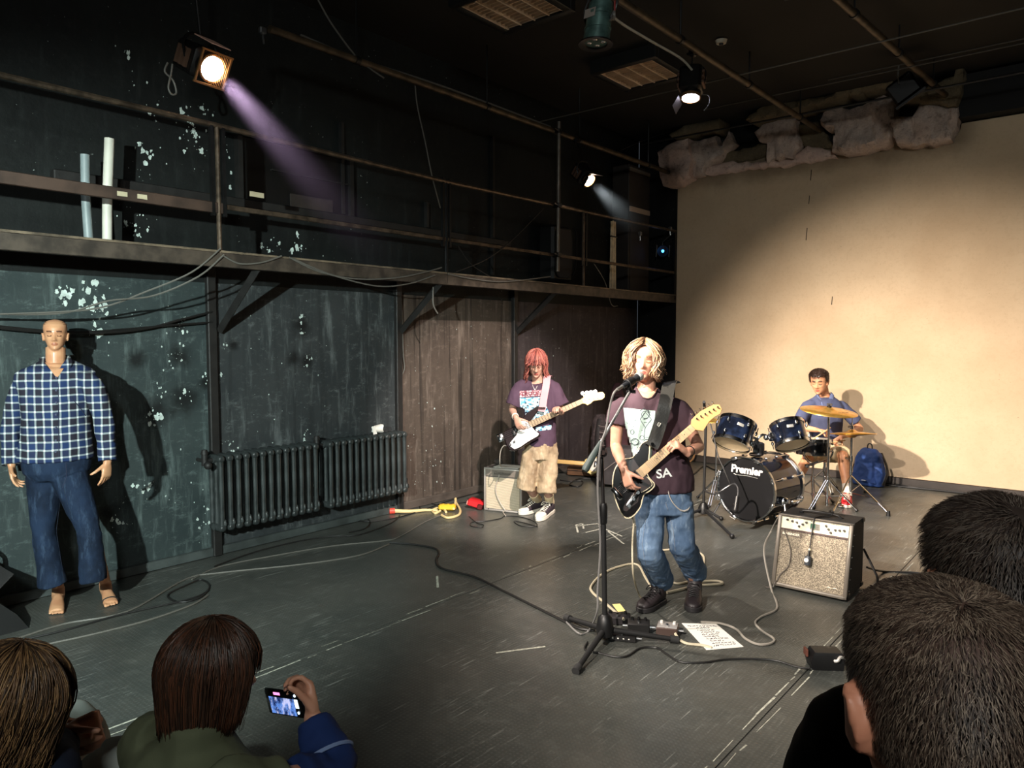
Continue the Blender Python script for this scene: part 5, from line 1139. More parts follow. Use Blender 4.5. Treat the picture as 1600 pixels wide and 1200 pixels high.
def leg(b, hip, kn, an, s=1.0):
    b.tube([hip, V(hip).lerp(V(kn), .3), V(hip).lerp(V(kn), .75), kn], [.085 * s, .078 * s, .060 * s, .053 * s], 14, 2, round_ends=True)
    kb = V(kn).lerp(V(an), .3)
    b.tube([kn, kb, V(kn).lerp(V(an), .65), an], [.052 * s, .056 * s, .042 * s, .034 * s], 14, 2, round_ends=True)
def paint(me, M_, hm, lips=True, brows=True, lash=True, k=1.0):
    """lips, brows and lash lines of the face get their own colours (slots 1 and 2)"""
    inv = M_.inverted()
    for p in me.polygons:
        q = inv @ p.center
        if q.y < .05: continue
        x = abs(q.x)
        if lips and x < .021 * (1 - ((q.z - .0462) / .013) ** 2) and abs(q.z - .0465) < .0105: p.material_index = 1
        elif brows and .013 < x < .046 and abs(q.z - (.1335 + .004 * math.sin((x - .013) / .033 * 2.4))) < .0042 * k: p.material_index = 2
        elif lash and .017 < x < .044 and abs(q.z - (.1075 - .005 * math.cos((x - .0305) / .0135 * 1.3))) < .0026 * k: p.material_index = 2
skinm = {}
def skin(name, col, lip, brow):
    t = NT(name); c = lc(*col); t.col(t.mix(t.ramp(t.noise(t.obj(), 14, 4), .35, .65), c, (c[0] * .88, c[1] * .78, c[2] * .76, 1)))
    t.rough(.5); t.b.inputs['Subsurface Weight'].default_value = .0
    return [t.m, mat(name + '_lip', lip, .45), mat(name + '_brow', brow, .7)]
def cloth(name, col, var=.12, rough=.85, bump=.25, bs=320):
    t = NT(name); c = lc(*col); f = t.ramp(t.noise(t.obj(), 5, 5), .3, .7)
    t.col(t.mix(f, tuple(x * (1 - var) for x in c[:3]) + (1,), tuple(min(1, x * (1 + var)) for x in c[:3]) + (1,))); t.rough(rough); t.b.inputs['Specular IOR Level'].default_value = .2
    t.bump(t.noise(t.obj(), bs, 2), bump, .002); return t.m
def denim(name, c1, c2, c3):
    t = NT(name); o = t.obj(); f = t.ramp(t.noise(t.obj((1, 1, .6)), 6, 6, .65), .35, .68)
    base = t.mix(f, lc(*c1), lc(*c2)); base = t.mix(t.math('MULTIPLY', t.ramp(t.noise(t.obj((1, 1, .25), (.2, 0, .3)), 26, 6, .7), .5, .72), .6), base, lc(*c3))
    t.col(base); t.rough(.85); t.b.inputs['Specular IOR Level'].default_value = .2; t.bump(t.noise(o, 380, 2), .3, .002); return t.m
def garment(name, b, mt, parent, voxel=.009, amp=.007, freq=9, seed=1, st=(1, 1, .7), it=6):
    me = organic(b, voxel, it); wrinkle(me, amp, freq, seed, st); wrinkle(me, amp * .45, freq * 2.3, seed + 9, st)
    return link(name, me, mt, parent, sharp=0)
def bvh_of(o):
    me = o.data; off = wloc(o); return BVHTree.FromPolygons([v.co + off for v in me.vertices], [tuple(p.vertices) for p in me.polygons])
def onto(bv, px, py, off=.003):
    d = (CF + RT * ((px - 800) / FPX) - CU * ((py - 600) / FPX)).normalized(); h = bv.ray_cast(EYE, d)
    if h[0] is None: return None
    return h[0] - d * off
def patch(name, bv, quad, mt, parent, nx=14, ny=14, off=.003):
    """flat print lying on the cloth"""
    tl, tr, br, bl_ = [V((p[0], p[1], 0)) for p in quad]; b = B(); g = []
    for j in range(ny + 1):
        row = []
        for i in range(nx + 1):
            p = tl.lerp(tr, i / nx).lerp(bl_.lerp(br, i / nx), j / ny); h = onto(bv, p.x, p.y, off); row.append(b.bm.verts.new(h) if h else None)
        g.append(row)
    for j in range(ny):
        for i in range(nx):
            q = (g[j][i], g[j][i + 1], g[j + 1][i + 1], g[j + 1][i])
            if all(q) and max((q[k].co - q[k - 1].co).length for k in range(4)) < .06: b.face(q)
    return b.done(name, mt, parent, sharp=0)
def strokes(name, bv, lines, r, mt, parent, off=.005):
    b = B()
    for ln in lines:
        pts = []
        for a, c in zip(ln, ln[1:]):
            for k in range(4): pts.append(onto(bv, a[0] + (c[0] - a[0]) * k / 4, a[1] + (c[1] - a[1]) * k / 4, off))
        pts.append(onto(bv, ln[-1][0], ln[-1][1], off)); pts = [p for p in pts if p]
        if len(pts) > 1: b.tube(pts, r, 4)
    return b.done(name, mt, parent)
def print_text(s, bv, cx, cy, h_px, ang, mt, parent, name, w_scale=1.0, off=.004, bold=.02):
    me = text_mesh(s, 1.0, 0, 0, bold); ca, sa = math.cos(ang), math.sin(ang)
    bm = bmesh.new(); bm.from_mesh(me); bm.verts.ensure_lookup_table(); bad = []
    for v in bm.verts:
        x, y = v.co.x * h_px * 1.4 * w_scale, v.co.y * h_px * 1.4; h = onto(bv, cx + x * ca + y * sa, cy + x * sa - y * ca, off)
        if h is None: bad.append(v)
        else: v.co = h
    bmesh.ops.delete(bm, geom=bad, context='VERTS'); bm.to_mesh(me); bm.free(); return link(name, me, mt, parent, sharp=0, smooth=False)
def ribbon(name, pts, wid, side, mt, parent, th=.003, k=5):
    P = smooth_pts(pts, k); b = B(); rings = []
    for i, p in enumerate(P):
        d = (P[min(i + 1, len(P) - 1)] - P[max(i - 1, 0)]).normalized(); s_ = side[i * len(side) // len(P)] if isinstance(side, list) else side
        s_ = (V(s_) - d * V(s_).dot(d)).normalized(); n = d.cross(s_)
        rings.append([p + s_ * wid / 2 + n * th, p - s_ * wid / 2 + n * th, p - s_ * wid / 2 - n * th, p + s_ * wid / 2 - n * th])
    b.rings(rings); return b.done(name, mt, parent, sharp=50)
def shoe(parent, heel, toe, wd, col_h, mt, sole_mt, lace_mt=None, cap_mt=None, ankle=None, sole_h=.03, name='shoe'):
    heel = V(heel); toe = V(toe); heel.z = toe.z = 0; d = (toe - heel).normalized(); L = (toe - heel).length; s_ = Zv.cross(d); b = B()
    tab = [(0, .60, .075), (.04, .78, .085), (.15, .86, .088), (.3, .86, .082), (.45, .92, .068), (.6, 1.0, .056), (.75, 1.0, .050), (.88, .86, .044), (.96, .6, .036), (1.0, .3, .025)]
    b.sec([(heel + d * L * t_ + Zv * (sole_h * .6 + h * .5), s_ * wd / 2 * w_, Zv * h * .5 + d * h * .25 * (0)) for t_, w_, h in tab], 18, .8)
    if ankle is not None:
        a = V(ankle); b.tube([heel + d * L * .20 + Zv * (sole_h + .04), heel + d * L * .20 + Zv * (sole_h + .07), V((a.x, a.y, col_h))], [wd * .46, wd * .44, wd * .46], 16, 3)
    me = organic(b, .006, 4); o = link(name, me, mt, parent, sharp=0)
    ol = []
    for t_, w_ in [(-.02, .0), (-.01, .5), (.04, .84), (.2, .92), (.4, .92), (.6, 1.06), (.75, 1.08), (.88, .95), (.97, .62), (1.02, .2)]: ol.append((t_ * L, w_ * wd / 2))
    ol = ol + [(x, -y) for x, y in ol[::-1][:-1]]
    sm = basis(heel, d, s_, Zv); B().prism(ol, 0.001, sole_h, sm, .004).done('sole', sole_mt, o)
    if cap_mt:
        B().sec([(heel + d * L * t_ + Zv * (sole_h * .6 + h * .5), s_ * (wd / 2 * w_ + .003), Zv * (h * .5 + .003)) for t_, w_, h in tab[6:]], 18, .8).done('toe_cap', cap_mt, o)
    if lace_mt:
        b = B()
        for k in range(5):
            t_ = .36 + .075 * k; z = sole_h * .6 + [.083, .076, .069, .062, .057][k] + .004
            b.tube([heel + d * L * t_ + s_ * wd * .28 + Zv * (z - .012), heel + d * L * (t_ + .02) + Zv * z, heel + d * L * (t_ + .03) - s_ * wd * .28 + Zv * (z - .012)], .0035, 5, 3)
            b.tube([heel + d * L * t_ - s_ * wd * .28 + Zv * (z - .012), heel + d * L * (t_ + .02) + Zv * (z + .003), heel + d * L * (t_ + .03) + s_ * wd * .28 + Zv * (z - .012)], .0035, 5, 3)
        z = sole_h + .09
        for sg in (-1, 1): b.tube([heel + d * L * .36 + Zv * z, heel + d * L * .40 + s_ * sg * .03 + Zv * (z + .008), heel + d * L * .46 + s_ * sg * .045 + Zv * (z - .02), heel + d * L * .40 + s_ * sg * .02 + Zv * (z - .006)], .0035, 5, 3)
        b.done('lace', lace_mt, o)
    return o
def hair_locks(parent, M_, mts, n, face_deg, drop, wave, r, off=(.004, .022), seed=1, back_drop=None, freq=38, fringe=None, tip=.25, spread=.0, e0=(20, 88), name='hair', seg=14, part=0.0, out=.0, vol=0.0, sides=5):
    """locks flow from the parting over the skull, then hang; one mesh"""
    rng = random.Random(seed); b = B(); s = M_.to_scale().x; C0 = V((0, -.004, .128)); ER = V((.0765, .099, .098))
    q = M_.to_3x3().normalized()
    for k in range(n):
        b.mi = rng.randrange(len(mts)); o = rng.uniform(*off); fr = False
        if fringe and rng.random() < fringe[0]: a = math.radians(rng.uniform(-face_deg, face_deg)); L = fringe[1] * rng.uniform(.75, 1.1); fr = True
        else:
            a = math.radians(rng.uniform(face_deg, 180)) * rng.choice((-1, 1)); L = (drop if back_drop is None else drop + (back_drop - drop) * abs(a) / math.pi) * rng.uniform(.78, 1.08)
        e_ = math.radians(rng.uniform(*e0)); ph = rng.uniform(0, 6.28); f_ = freq * rng.uniform(.8, 1.2); wv_ = wave * rng.uniform(.5, 1.3); pts = []; run = 0; prev = None
        ec = math.radians(rng.uniform(-14, 4) if not fr else rng.uniform(14, 30)); st = 7; da = rng.gauss(0, .10); pa = part if (part and not fr and abs(a) < 2.0) else 1.0
        for i in range(st):
            e = e_ + (ec - e_) * i / (st - 1); aa = a * (pa + (1 - pa) * min(1, 1.25 * i / (st - 1))) + da * i / st
            dirv = V((math.sin(aa) * math.cos(e), math.cos(aa) * math.cos(e), math.sin(e)))
            og = o * (1 + vol * math.sin(math.pi * .5 * i / (st - 1))); p = C0 + V((dirv.x * (ER.x + og), dirv.y * (ER.y + og), dirv.z * (ER.z + o)))
            if prev is not None: run += (p - prev).length
            prev = p; pts.append(p)
        tgt = .128 + L   # L negative: z drop relative to skull middle
        nd = seg - st; z0 = pts[-1].z; z1 = .128 - L
        base = pts[-1]; hor = V((math.sin(a), math.cos(a), 0))
        if z1 < z0:
            for i in range(1, nd + 1):
                t_ = i / nd; z = z0 + (z1 - z0) * t_
                p = V((base.x, base.y, z)) + hor * (out * t_ * t_ + spread * rng.uniform(-1, 1) * t_) - hor * (.016 * t_ * (1 if not fr else 0))
                pts.append(p)
        W = []
        for i, p in enumerate(pts):
            t_ = i / max(1, len(pts) - 1); g = t_ ** 1.2
            tang = V((math.cos(a), -math.sin(a), 0)); p2 = p + tang * math.sin(ph + f_ * (.128 - p.z) + t_ * 2) * wv_ * g + hor * math.cos(ph + f_ * (.128 - p.z) * 1.1 + t_ * 2) * wv_ * g * .8
            W.append(M_ @ p2)
        rr = r * s * rng.uniform(.6, 1.4)
        b.tube(W, [rr * .8, rr, rr, rr * .8, rr * tip], sides)
    o = b.done(name, mts, parent, sharp=0); return o
def scalp(parent, M_, mt, grow=.006, face_deg=62, low=.05, name='hair_cap', fringe_z=.17, noise_amp=.004, seed=0, side_z=.10, nape=.055):
    """hair close to the skull"""
    bm = bmesh.new(); b = B(); b.bm.free(); b.bm = bm; rows = []; n = 64
    for k in range(34):
        z = .04 + (.2249 - .04) * k / 33; row = []
        w_, fr, bk = interp(HWID, z), interp(HFR, z), interp(HBK, z)
        for i in range(n):
            a = 2 * math.pi * i / n; sa, ca = math.sin(a), math.cos(a); yc = (fr + bk) * .125
            d = V((w_ * math.copysign(abs(sa) ** .92, sa), yc + ((fr - yc) if ca > 0 else (yc - bk)) * ca, z)); nrm = V((sa, ca, max(0, (z - .13) * 14))).normalized()
            row.append(d + nrm * (grow + noise.noise(d * 45 + V((seed, 0, 0))) * noise_amp) + V((0, 0, grow * .8 * max(0, (z - .17) / .055))))
        rows.append(row)
    vs = [[bm.verts.new(M_ @ p) for p in r_] for r_ in rows]
    def ok(a, z):
        a = abs((a + math.pi) % (2 * math.pi) - math.pi); ad = math.degrees(a)
        lim = fringe_z if ad < face_deg - 12 else (side_z + (fringe_z - side_z) * max(0, (face_deg + 14 - ad) / 26) if ad < face_deg + 14 else (side_z if ad < 100 else side_z + (nape - side_z) * (ad - 100) / 80))
        return z > lim
    for k in range(33):
        for i in range(n):
            j = (i + 1) % n
            if ok(2 * math.pi * (i + .5) / n, .04 + (.185) * (k + .5) / 33): b.face((vs[k][i], vs[k][j], vs[k + 1][j], vs[k + 1][i]))
    b.face(vs[-1])
    bmesh.ops.delete(bm, geom=[v for v in bm.verts if not v.link_faces], context='VERTS')
    return b.done(name, mt, parent, sharp=0)
def fur(parent, M_, mts, n, length, whorl, seed=1, grow=.004, face_deg=60, side_z=.085, nape=.05, fringe_z=.165, wid=.0011, lift=.35, name='hair', mess=.35):
    rng = random.Random(seed); b = B(); W0 = V(whorl)
    for k in range(n):
        sz = rng.uniform(-.85, 1.0); z = .108 + .1165 * sz if sz > 0 else .108 + .09 * sz; z = min(z, .2247)
        if rng.random() < .38: z = .185 + .0397 * rng.random() ** .75
        a = rng.uniform(-math.pi, math.pi); ad = abs(math.degrees(a))
        lim = fringe_z if ad < face_deg else (side_z if ad < 100 else side_z + (nape - side_z) * (ad - 100) / 80)
        if z < lim + rng.uniform(-.008, .004): continue
        w_, fr, bk = interp(HWID, z), interp(HFR, z), interp(HBK, z); sa, ca = math.sin(a), math.cos(a); yc = (fr + bk) * .125
        p = V((w_ * math.copysign(abs(sa) ** .92, sa), yc + ((fr - yc) if ca > 0 else (yc - bk)) * ca, z)); c = V((0, -.005, .115)); nrm = (p - c); nrm = V((nrm.x / .0056, nrm.y / .0095, nrm.z / .0115)).normalized()
        p += nrm * (grow * .3 + (.0016 if z > .18 else .0004)); t_ = p - W0; t_ = t_ - nrm * t_.dot(nrm); t_ = t_.normalized() if t_.length > 1e-4 else V((1, 0, 0))
        t_ = (t_ + V((rng.gauss(0, mess), rng.gauss(0, mess), rng.gauss(0, mess) - .25))).normalized(); t_ = t_ - nrm * t_.dot(nrm) * .9
        L = length * rng.uniform(.6, 1.25); p1 = p + t_ * L * .55 + nrm * L * lift; p2 = p + t_ * L + nrm * L * lift * 1.05; sd = t_.cross(nrm).normalized() * wid * rng.uniform(.7, 1.3)
        b.mi = rng.randrange(len(mts))
        q = [b.bm.verts.new(M_ @ v) for v in (p - sd, p + sd, p1 + sd * .8, p1 - sd * .8, p2)]; b.face((q[0], q[1], q[2], q[3])); b.face((q[3], q[2], q[4]))
    o = b.done(name, mts, parent, sharp=0); o['kind'] = 'stuff'; return o
def outline_px(M_, pts):
    inv = M_.inverted(); n = M_.to_3x3() @ V((0, 0, 1)); o = M_.translation; res = []
    for px, py in pts:
        d = CF + RT * ((px - 800) / FPX) - CU * ((py - 600) / FPX); q = inv @ (EYE + d * ((o - EYE).dot(n) / d.dot(n))); res.append((q.x, q.y))
    return res
LAT = RT.copy()
# ------------------------------------------------------------------ the singer
Zs = 4.50
S = lambda x, y, dz=0: at(x, y, Zs + dz)
Fh = (-FW * .98 - RT * .12).normalized()
sg_ = thing('person', fl(1040, 948), 'singer with wavy blond hair and jeans playing a black guitar at the microphone', 'person')
skS = skin('skin_fair', (204, 154, 130), (166, 84, 76), (120, 84, 60))
b = B()
HS = head_frame(S(1006, 565, -.02), (-CF * .93 - RT * .20 + CU * .06), CU * 1.0 + RT * .06, 1.07)
add_head(b, HS)
b.tube([S(1010, 626, .02), S(1010, 608, .01), S(1010, 585, .01)], [.062, .055, .056], 18, 3)
u = RT * 1.0
b.sec([(S(1038, 790), u * .14, Fh * .09), (S(1035, 740), u * .13, Fh * .085), (S(1022, 680), u * .145, Fh * .09), (S(1015, 645), u * .16, Fh * .085), (S(1011, 630), u * .13, Fh * .07), (S(1010, 618), u * .06, Fh * .055)], 24)
shR, elR, wrR = S(966, 640, 0), S(962, 697, .02), S(976, 735, -.21)
shL, elL, wrL = S(1062, 641, 0), S(1092, 698, .01), S(1073, 707, -.17)
arm(b, shR, elR, wrR, .92); arm(b, shL, elL, wrL, .92)
add_hand(b, wrR, (S(984, 762, -.245) - wrR), (CF * .55 + RT * .8), (-CF * .4 + RT * .7 + CU * .4), (.55, .65, .7, .7), .5, .98, .03)
add_hand(b, wrL, (S(1050, 688, -.215) - wrL), (RT * .1 + CF * .5 - CU * .9), (-RT * .3 + CU * .2 + CF * .3), (.75, .8, .8, .75), .5, .98, .08)
fS = [(fl(1034, 940), fl(1000, 958)), (fl(1086, 934), fl(1082, 958))]
anS = [V((p[0].x, p[0].y, .1)) for p in fS]
knS = [S(1016, 862, -.06), S(1066, 852, .0)]
hpS = [S(1016, 785), S(1060, 785)]
for k in range(2): leg(b, hpS[k], knS[k], anS[k], .95)
me = organic(b, .0045, 3); paint(me, HS, None, k=1.5); link('body', me, skS, sg_, sharp=0)
tee = cloth('dark_tee', (66, 50, 58), .18)
b = B()
b.sec([(S(1037, 767), u * .195, Fh * .125), (S(1037, 750), u * .19, Fh * .125), (S(1035, 725), u * .175, Fh * .12), (S(1029, 695), u * .172, Fh * .118), (S(1020, 662), u * .182, Fh * .118), (S(1014, 642), u * .188, Fh * .108), (S(1012, 629), u * .168, Fh * .095), (S(1011, 619), u * .125, Fh * .080), (S(1011, 611), u * .092, Fh * .070 - Zv * .012), (S(1011, 606), u * .076, Fh * .064 - Zv * .030)], 30)
b.tube([S(985, 638), S(970, 640), S(963, 664, .0)], [.066, .070, .074], 18, 3)
b.tube([S(1045, 638), S(1059, 641), S(1075, 668, .0)], [.066, .072, .078], 18, 3)
shirtS = garment('t_shirt', b, tee, sg_, .008, .010, 7, 3, (1, 1, .55))
bv = bvh_of(shirtS)
patch('neckline', bv, [(995, 605), (1029, 605), (1018, 622), (1005, 622)], skS[0], shirtS, 14, 12, .003)
strokes('collar', bv, [[(994, 604), (998, 613), (1004, 621), (1012, 623.5), (1019, 621), (1025, 613), (1030, 604)]], .005, cloth('tee_collar', (58, 44, 50)), shirtS, .002)
t = NT('print_mint'); o_ = t.obj(); t.col(t.mix(t.ramp(t.noise(o_, 60, 4), .62, .68), lc(158, 180, 176), lc(90, 108, 108))); t.rough(.7)
patch('print_panel', bv, [(974, 637), (1024, 642), (1018, 716), (983, 716)], t.m, shirtS, 22, 26, .004)
inkm = mat('print_ink', (52, 58, 64), .8)
L_ = []
for (cx, cy, sx, sy, kind) in ((1008, 648, 6, 6, 0), (988, 675, 3, 3.5, 0), (1003, 684, 3.5, 3.5, 0), (992, 690, 6, 5, 0), (1010, 692, 5, 6, 0)):
    L_.append([(cx + sx * math.cos(2 * math.pi * i / 10), cy + sy * math.sin(2 * math.pi * i / 10)) for i in range(11)])
L_ += [[(1000, 655), (1008, 644), (1018, 655), (1008, 668), (1000, 655)], [(1008, 668), (1006, 684), (1012, 690)], [(984, 683), (988, 700), (982, 706)], [(990, 697), (1000, 693), (1014, 698)], [(983, 690), (994, 686), (1003, 694), (996, 700)], [(1000, 642), (1006, 638), (1014, 643)], [(1016, 650), (1012, 640)], [(1005, 655), (1012, 654)], [(1006, 660), (1011, 660)]]
strokes('print_drawing', bv, L_, .0016, inkm, shirtS)
print_text('SA', bv, 1037, 740, 14, -.14, mat('print_white', (224, 228, 226), .8), shirtS, 'print_letters', 1.1)
jeanS = denim('washed_denim', (70, 92, 120), (104, 128, 156), (160, 180, 200))
b = B()
b.sec([(S(1038, 758), u * .165, Fh * .115), (S(1038, 780), u * .172, Fh * .12), (S(1038, 800), u * .17, Fh * .115)], 26)
for k in range(2):
    h, kn_, an_ = hpS[k], knS[k], anS[k]; hem = V((an_.x, an_.y, .135)) if k == 0 else V((an_.x, an_.y, .17))
    b.tube([h, h.lerp(kn_, .35), h.lerp(kn_, .75), kn_, kn_.lerp(hem, .35), kn_.lerp(hem, .75), hem], [.092, .088, .081, .080, .078, .078, .080], 20, 3)
jS = garment('jeans', b, jeanS, sg_, .007, .0065, 10, 4, (1, 1, 1.2), 4)
st_m = mat('denim_stitch', (150, 160, 176), .8)
strokes('seam', bvh_of(jS), [[(1040, 785), (1052, 830), (1056, 870), (1065, 900)], [(1012, 790), (1003, 850), (1010, 890), (1018, 915)]], .0012, st_m, jS)
wr_m = mat('wallet_chain', (206, 200, 192), .35, .2); bj = bvh_of(jS)
cpts = [onto(bj, x, y, .010) for x, y in ((1044, 768), (1048, 780), (1056, 791), (1066, 798), (1076, 795), (1082, 782))]; cpts = [p for p in cpts if p]
P_ = smooth_pts(cpts, 9); b = B()
for i, p in enumerate(P_[:-1]):
    d = (P_[i + 1] - p).normalized(); b.tube([p - d * .006 + CU * .0025, p + d * .006 + CU * .0025, p + d * .006 - CU * .0025, p - d * .006 - CU * .0025, p - d * .006 + CU * .0025], .0018, 5)
b.done('wallet_chain', wr_m, sg_)
bt = mat('boot_black', (40, 34, 36), .5, bump=.3, bs=120); bsole = mat('boot_sole', (34, 32, 34), .6); blace = mat('boot_lace', (20, 18, 20), .7)
for k in range(2): shoe(sg_, fS[k][0], fS[k][1], .105, .165, bt, bsole, blace, None, anS[k], .032, 'boot')
b = B(); b.lathe([(.030, -.006), (.034, 0), (.030, .006)], basis(V(wrL).lerp(elL, .22), *[(lambda d: (frame(d)[0], frame(d)[1], d))((V(wrL) - elL).normalized())][0]), 16, False); b.done('bracelet', blkm, sg_)
hb = [mat('hair_blond', (172, 140, 108), .45), mat('hair_honey', (134, 100, 74), .5), mat('hair_brown', (80, 56, 42), .5)]
scalp(sg_, HS, hb[2], .012, 50, fringe_z=.192, side_z=.09, nape=.03)
hair_locks(sg_, HS, hb, 900, 42, .105, .013, .0036, (.006, .024), 5, .125, 56, None, .3, .006, (45, 89), out=.010, part=.16, vol=.5)
hair_locks(sg_, HS, hb[:2], 70, 44, .06, .014, .0022, (.014, .030), 8, .10, 64, None, .2, .010, (50, 89), 'stray_hair', out=.02, part=.2, vol=.6)

# guitar of the singer
gm = (RT * .739 + CU * .673 + CF * .06).normalized(); gn = (-CF * .97 + CU * .20 - RT * .05).normalized()
GMs = basis(at(1000, 745, 4.335), gm, gn.cross(gm), gn)
cr6 = lambda P: [(940 + x / 6.667, 640 + y / 6.667) for x, y in P]
OL = outline_px(GMs, cr6([(470, 325), (500, 348), (500, 420), (494, 490), (486, 560), (470, 640), (495, 710), (545, 762), (548, 800), (505, 845), (445, 882), (425, 940), (408, 1012), (350, 1092), (285, 1132), (230, 1110), (180, 1022), (140, 912), (118, 790), (122, 690), (150, 600), (200, 535), (255, 512), (325, 500), (368, 432), (420, 352)]))
gs = thing('electric_guitar', GMs @ V((0, 0, 0)), 'glossy black electric guitar with cream edge and maple neck held by the singer', 'guitar')
gb = mat('guitar_black', (16, 14, 15), .16, coat=.7)
B().prism(OL, -.044, 0, GMs, .007).done('body', gb, gs)
b = B(); rim = [GMs @ V((x, y, -.006)) for x, y in OL]; b.tube(rim + rim[:1], .0036, 6, 2); b.done('edge_binding', mat('binding_cream', (236, 222, 190), .4), gs)
PG = outline_px(GMs, cr6([(330, 508), (380, 590), (470, 700), (520, 760), (515, 800), (440, 850), (395, 868), (380, 960), (262, 1062), (225, 1050), (225, 1015), (330, 860), (300, 800), (270, 640), (285, 540)]))
B().prism(PG, .0, .003, GMs).done('pickguard', mat('pickguard_dark', (46, 34, 32), .25, coat=.4), gs)
b = B(); rim = [GMs @ V((x, y, .003)) for x, y in PG[2:7]]; b.tube(rim, .002, 5, 3); b.done('pickguard_edge', mat('binding_cream'), gs)
n0 = outline_px(GMs, cr6([(405, 610), (455, 668), (965, 215), (925, 160)])); n0 = [V((x, y, 0)) for x, y in n0]
a0, a1 = (n0[0] + n0[1]) / 2, (n0[2] + n0[3]) / 2; nd = (a1 - a0).normalized(); npd = V((-nd.y, nd.x, 0)); NL = (a1 - a0).length
q3 = Matrix((nd, npd, V((0, 0, 1)))).transposed().to_4x4(); q3.translation = a0; NM = GMs @ q3
map_m = mat('maple_neck', (200, 152, 98), .35, coat=.3); fb_m = mat('maple_board', (208, 174, 128), .35)
b = B(); b.rings([[NM @ V((x, w_ * math.cos(a), -.010 + (.006 if math.sin(a) > 0 else .018) * math.sin(a))) for a in [2 * math.pi * i / 14 for i in range(14)]] for x, w_ in ((-.02, .029), (NL * .5, .025), (NL, .0215))]); b.done('neck', map_m, gs)
B().rings([[NM @ V((x, -w_, -.005)), NM @ V((x, w_, -.005)), NM @ V((x, w_, .003)), NM @ V((x, -w_, .003))] for x, w_ in ((-.03, .0285), (NL, .0212))]).done('fingerboard', fb_m, gs)
for i in range(1, 22):
    x = NL - .648 * .78 * (1 - 2 ** (-i / 12)); w_ = .0212 + (.0285 - .0212) * (NL - x) / (NL + .03)
    if x > -.02: B().cyl(NM @ V((x, -w_, .0035)), NM @ V((x, w_, .0035)), .0012, n=6).done('fret', steel, gs)
for i in (3, 5, 7, 9, 12, 15):
    x = NL - .648 * .78 * (1 - 2 ** (-(i - .5) / 12)); B().cyl(NM @ V((x, 0, .0028)), NM @ V((x, 0, .0038)), .003, n=10).done('inlay', blkm, gs)
HSo = outline_px(NM, [(1079, 664), (1086, 672), (1098, 674), (1107, 660), (1116, 652), (1124, 648), (1127, 640), (1123, 633), (1114, 633), (1104, 638), (1094, 643), (1086, 650), (1080, 656)])
B().prism(HSo, -.016, -.002, NM, .002).done('headstock', map_m, gs)
for i in range(6):
    p0 = at(1087 + 6.6 * i, 651 - 3.6 * i, 4.35); q0 = NM.inverted() @ p0; q0.z = 0; b = B(); b.cyl(NM @ V((q0.x, q0.y - .012, 0)), NM @ V((q0.x, q0.y - .012, .012)), .005, n=9); b.cyl(NM @ V((q0.x, q0.y, -.008)), NM @ V((q0.x, q0.y + .024, -.008)), .003, n=6); b.ball(NM @ V((q0.x, q0.y + .028, -.008)), (.006, .009, .005)); b.done('tuner', chrome, gs)
for (x, tl_) in ((-.055, 0), (-.135, .1)): B().box(NM @ V((x, 0, .008)), (.036, .075, .012), NM, .004).done('pickup', blk, gs)
B().box(NM @ V((-.205, 0, .010)), (.03, .085, .012), NM, .004).done('bridge', chrome, gs)
B().box(NM @ V((-.155, -.085, .006)), (.12, .034, .005), NM.to_3x3().to_4x4() @ Matrix.Rotation(.25, 4, 'Z'), .006).done('control_plate', chrome, gs)
for i in range(3): p = NM @ V((-.20 + .045 * i, -.097 + .011 * i, .008)); B().cyl(p, p + gn * .018, .010, n=12).done('knob', chrome, gs)
b = B()
for i in range(6): b.cyl(NM @ V((-.205, -.022 + .0088 * i, .015)), NM @ V((NL, -.016 + .0064 * i, .006)), .0007, n=4)
b.done('string', steel, gs)
bvb = bvh_of(shirtS)
stp = [S(1054, 600, .10), S(1049, 596, .02), S(1045, 602, -.07), S(1040, 628, -.145), S(1032, 660, -.16), S(1023, 688, -.165), at(1018, 698, 4.325)]
ribbon('strap', stp, .078, RT + CU * .15, mat('strap_leather', (44, 44, 42), .38, bump=.2, bs=90), gs, .002)
put_text('EJ', .028, basis(at(1029, 663, 4.322), RT * .9 + CU * -.3, CU * .95 + RT * .3, -CF), 'strap_mark', mat('strap_mark_pale', (196, 196, 186), .5), gs, shear=.2)
b = B(); p = at(1019, 694, 4.315); b.cyl(p, p - CF * .008, .011, n=12); b.done('strap_button', chrome, gs)
cable('guitar_lead', [GMs @ V((OL[14][0] + .02, OL[14][1] + .02, -.05)), at(990, 815, 4.36), at(988, 850, 4.36), at(990, 900, 4.36), fl(1000, 932, .02), fl(1012, 940, .012)], .006, mat('cord_beige'), 'pale lead hanging from the black guitar down the singer\'s right leg')

# ------------------------------------------------------------------ the bass player
Zb = 6.90
P = lambda x, y, dz=0: at(x, y, Zb + dz)
bp = thing('person', fl(842, 800), 'bass player with red shoulder-length hair, purple t-shirt and pale denim shorts', 'person')
Fb = (-FW * .98 + RT * .05).normalized()
skB = skin('skin_pale', (214, 170, 148), (176, 92, 84), (150, 84, 66))
b = B(); HB = head_frame(P(838, 568, -.05), (-CF * .84 - CU * .34 - RT * .05), CU * 1.0 - CF * .25, 1.06); add_head(b, HB)
b.tube([P(841, 602, .03), P(840, 592, .01), P(839, 580, -.01)], [.060, .053, .052], 18, 3)
b.sec([(P(846, 712), u * .14, Fb * .09), (P(845, 680), u * .125, Fb * .085), (P(843, 640), u * .135, Fb * .09), (P(841, 612), u * .15, Fb * .085), (P(840, 603), u * .12, Fb * .07), (P(840, 597), u * .055, Fb * .05)], 24)
shR, elR, wrR = P(813, 606), P(800, 640, .03), P(806, 653, -.22); shL, elL, wrL = P(864, 605), P(877, 643, .05), P(876, 644, -.17)
arm(b, shR, elR, wrR, .9); arm(b, shL, elL, wrL, .9)
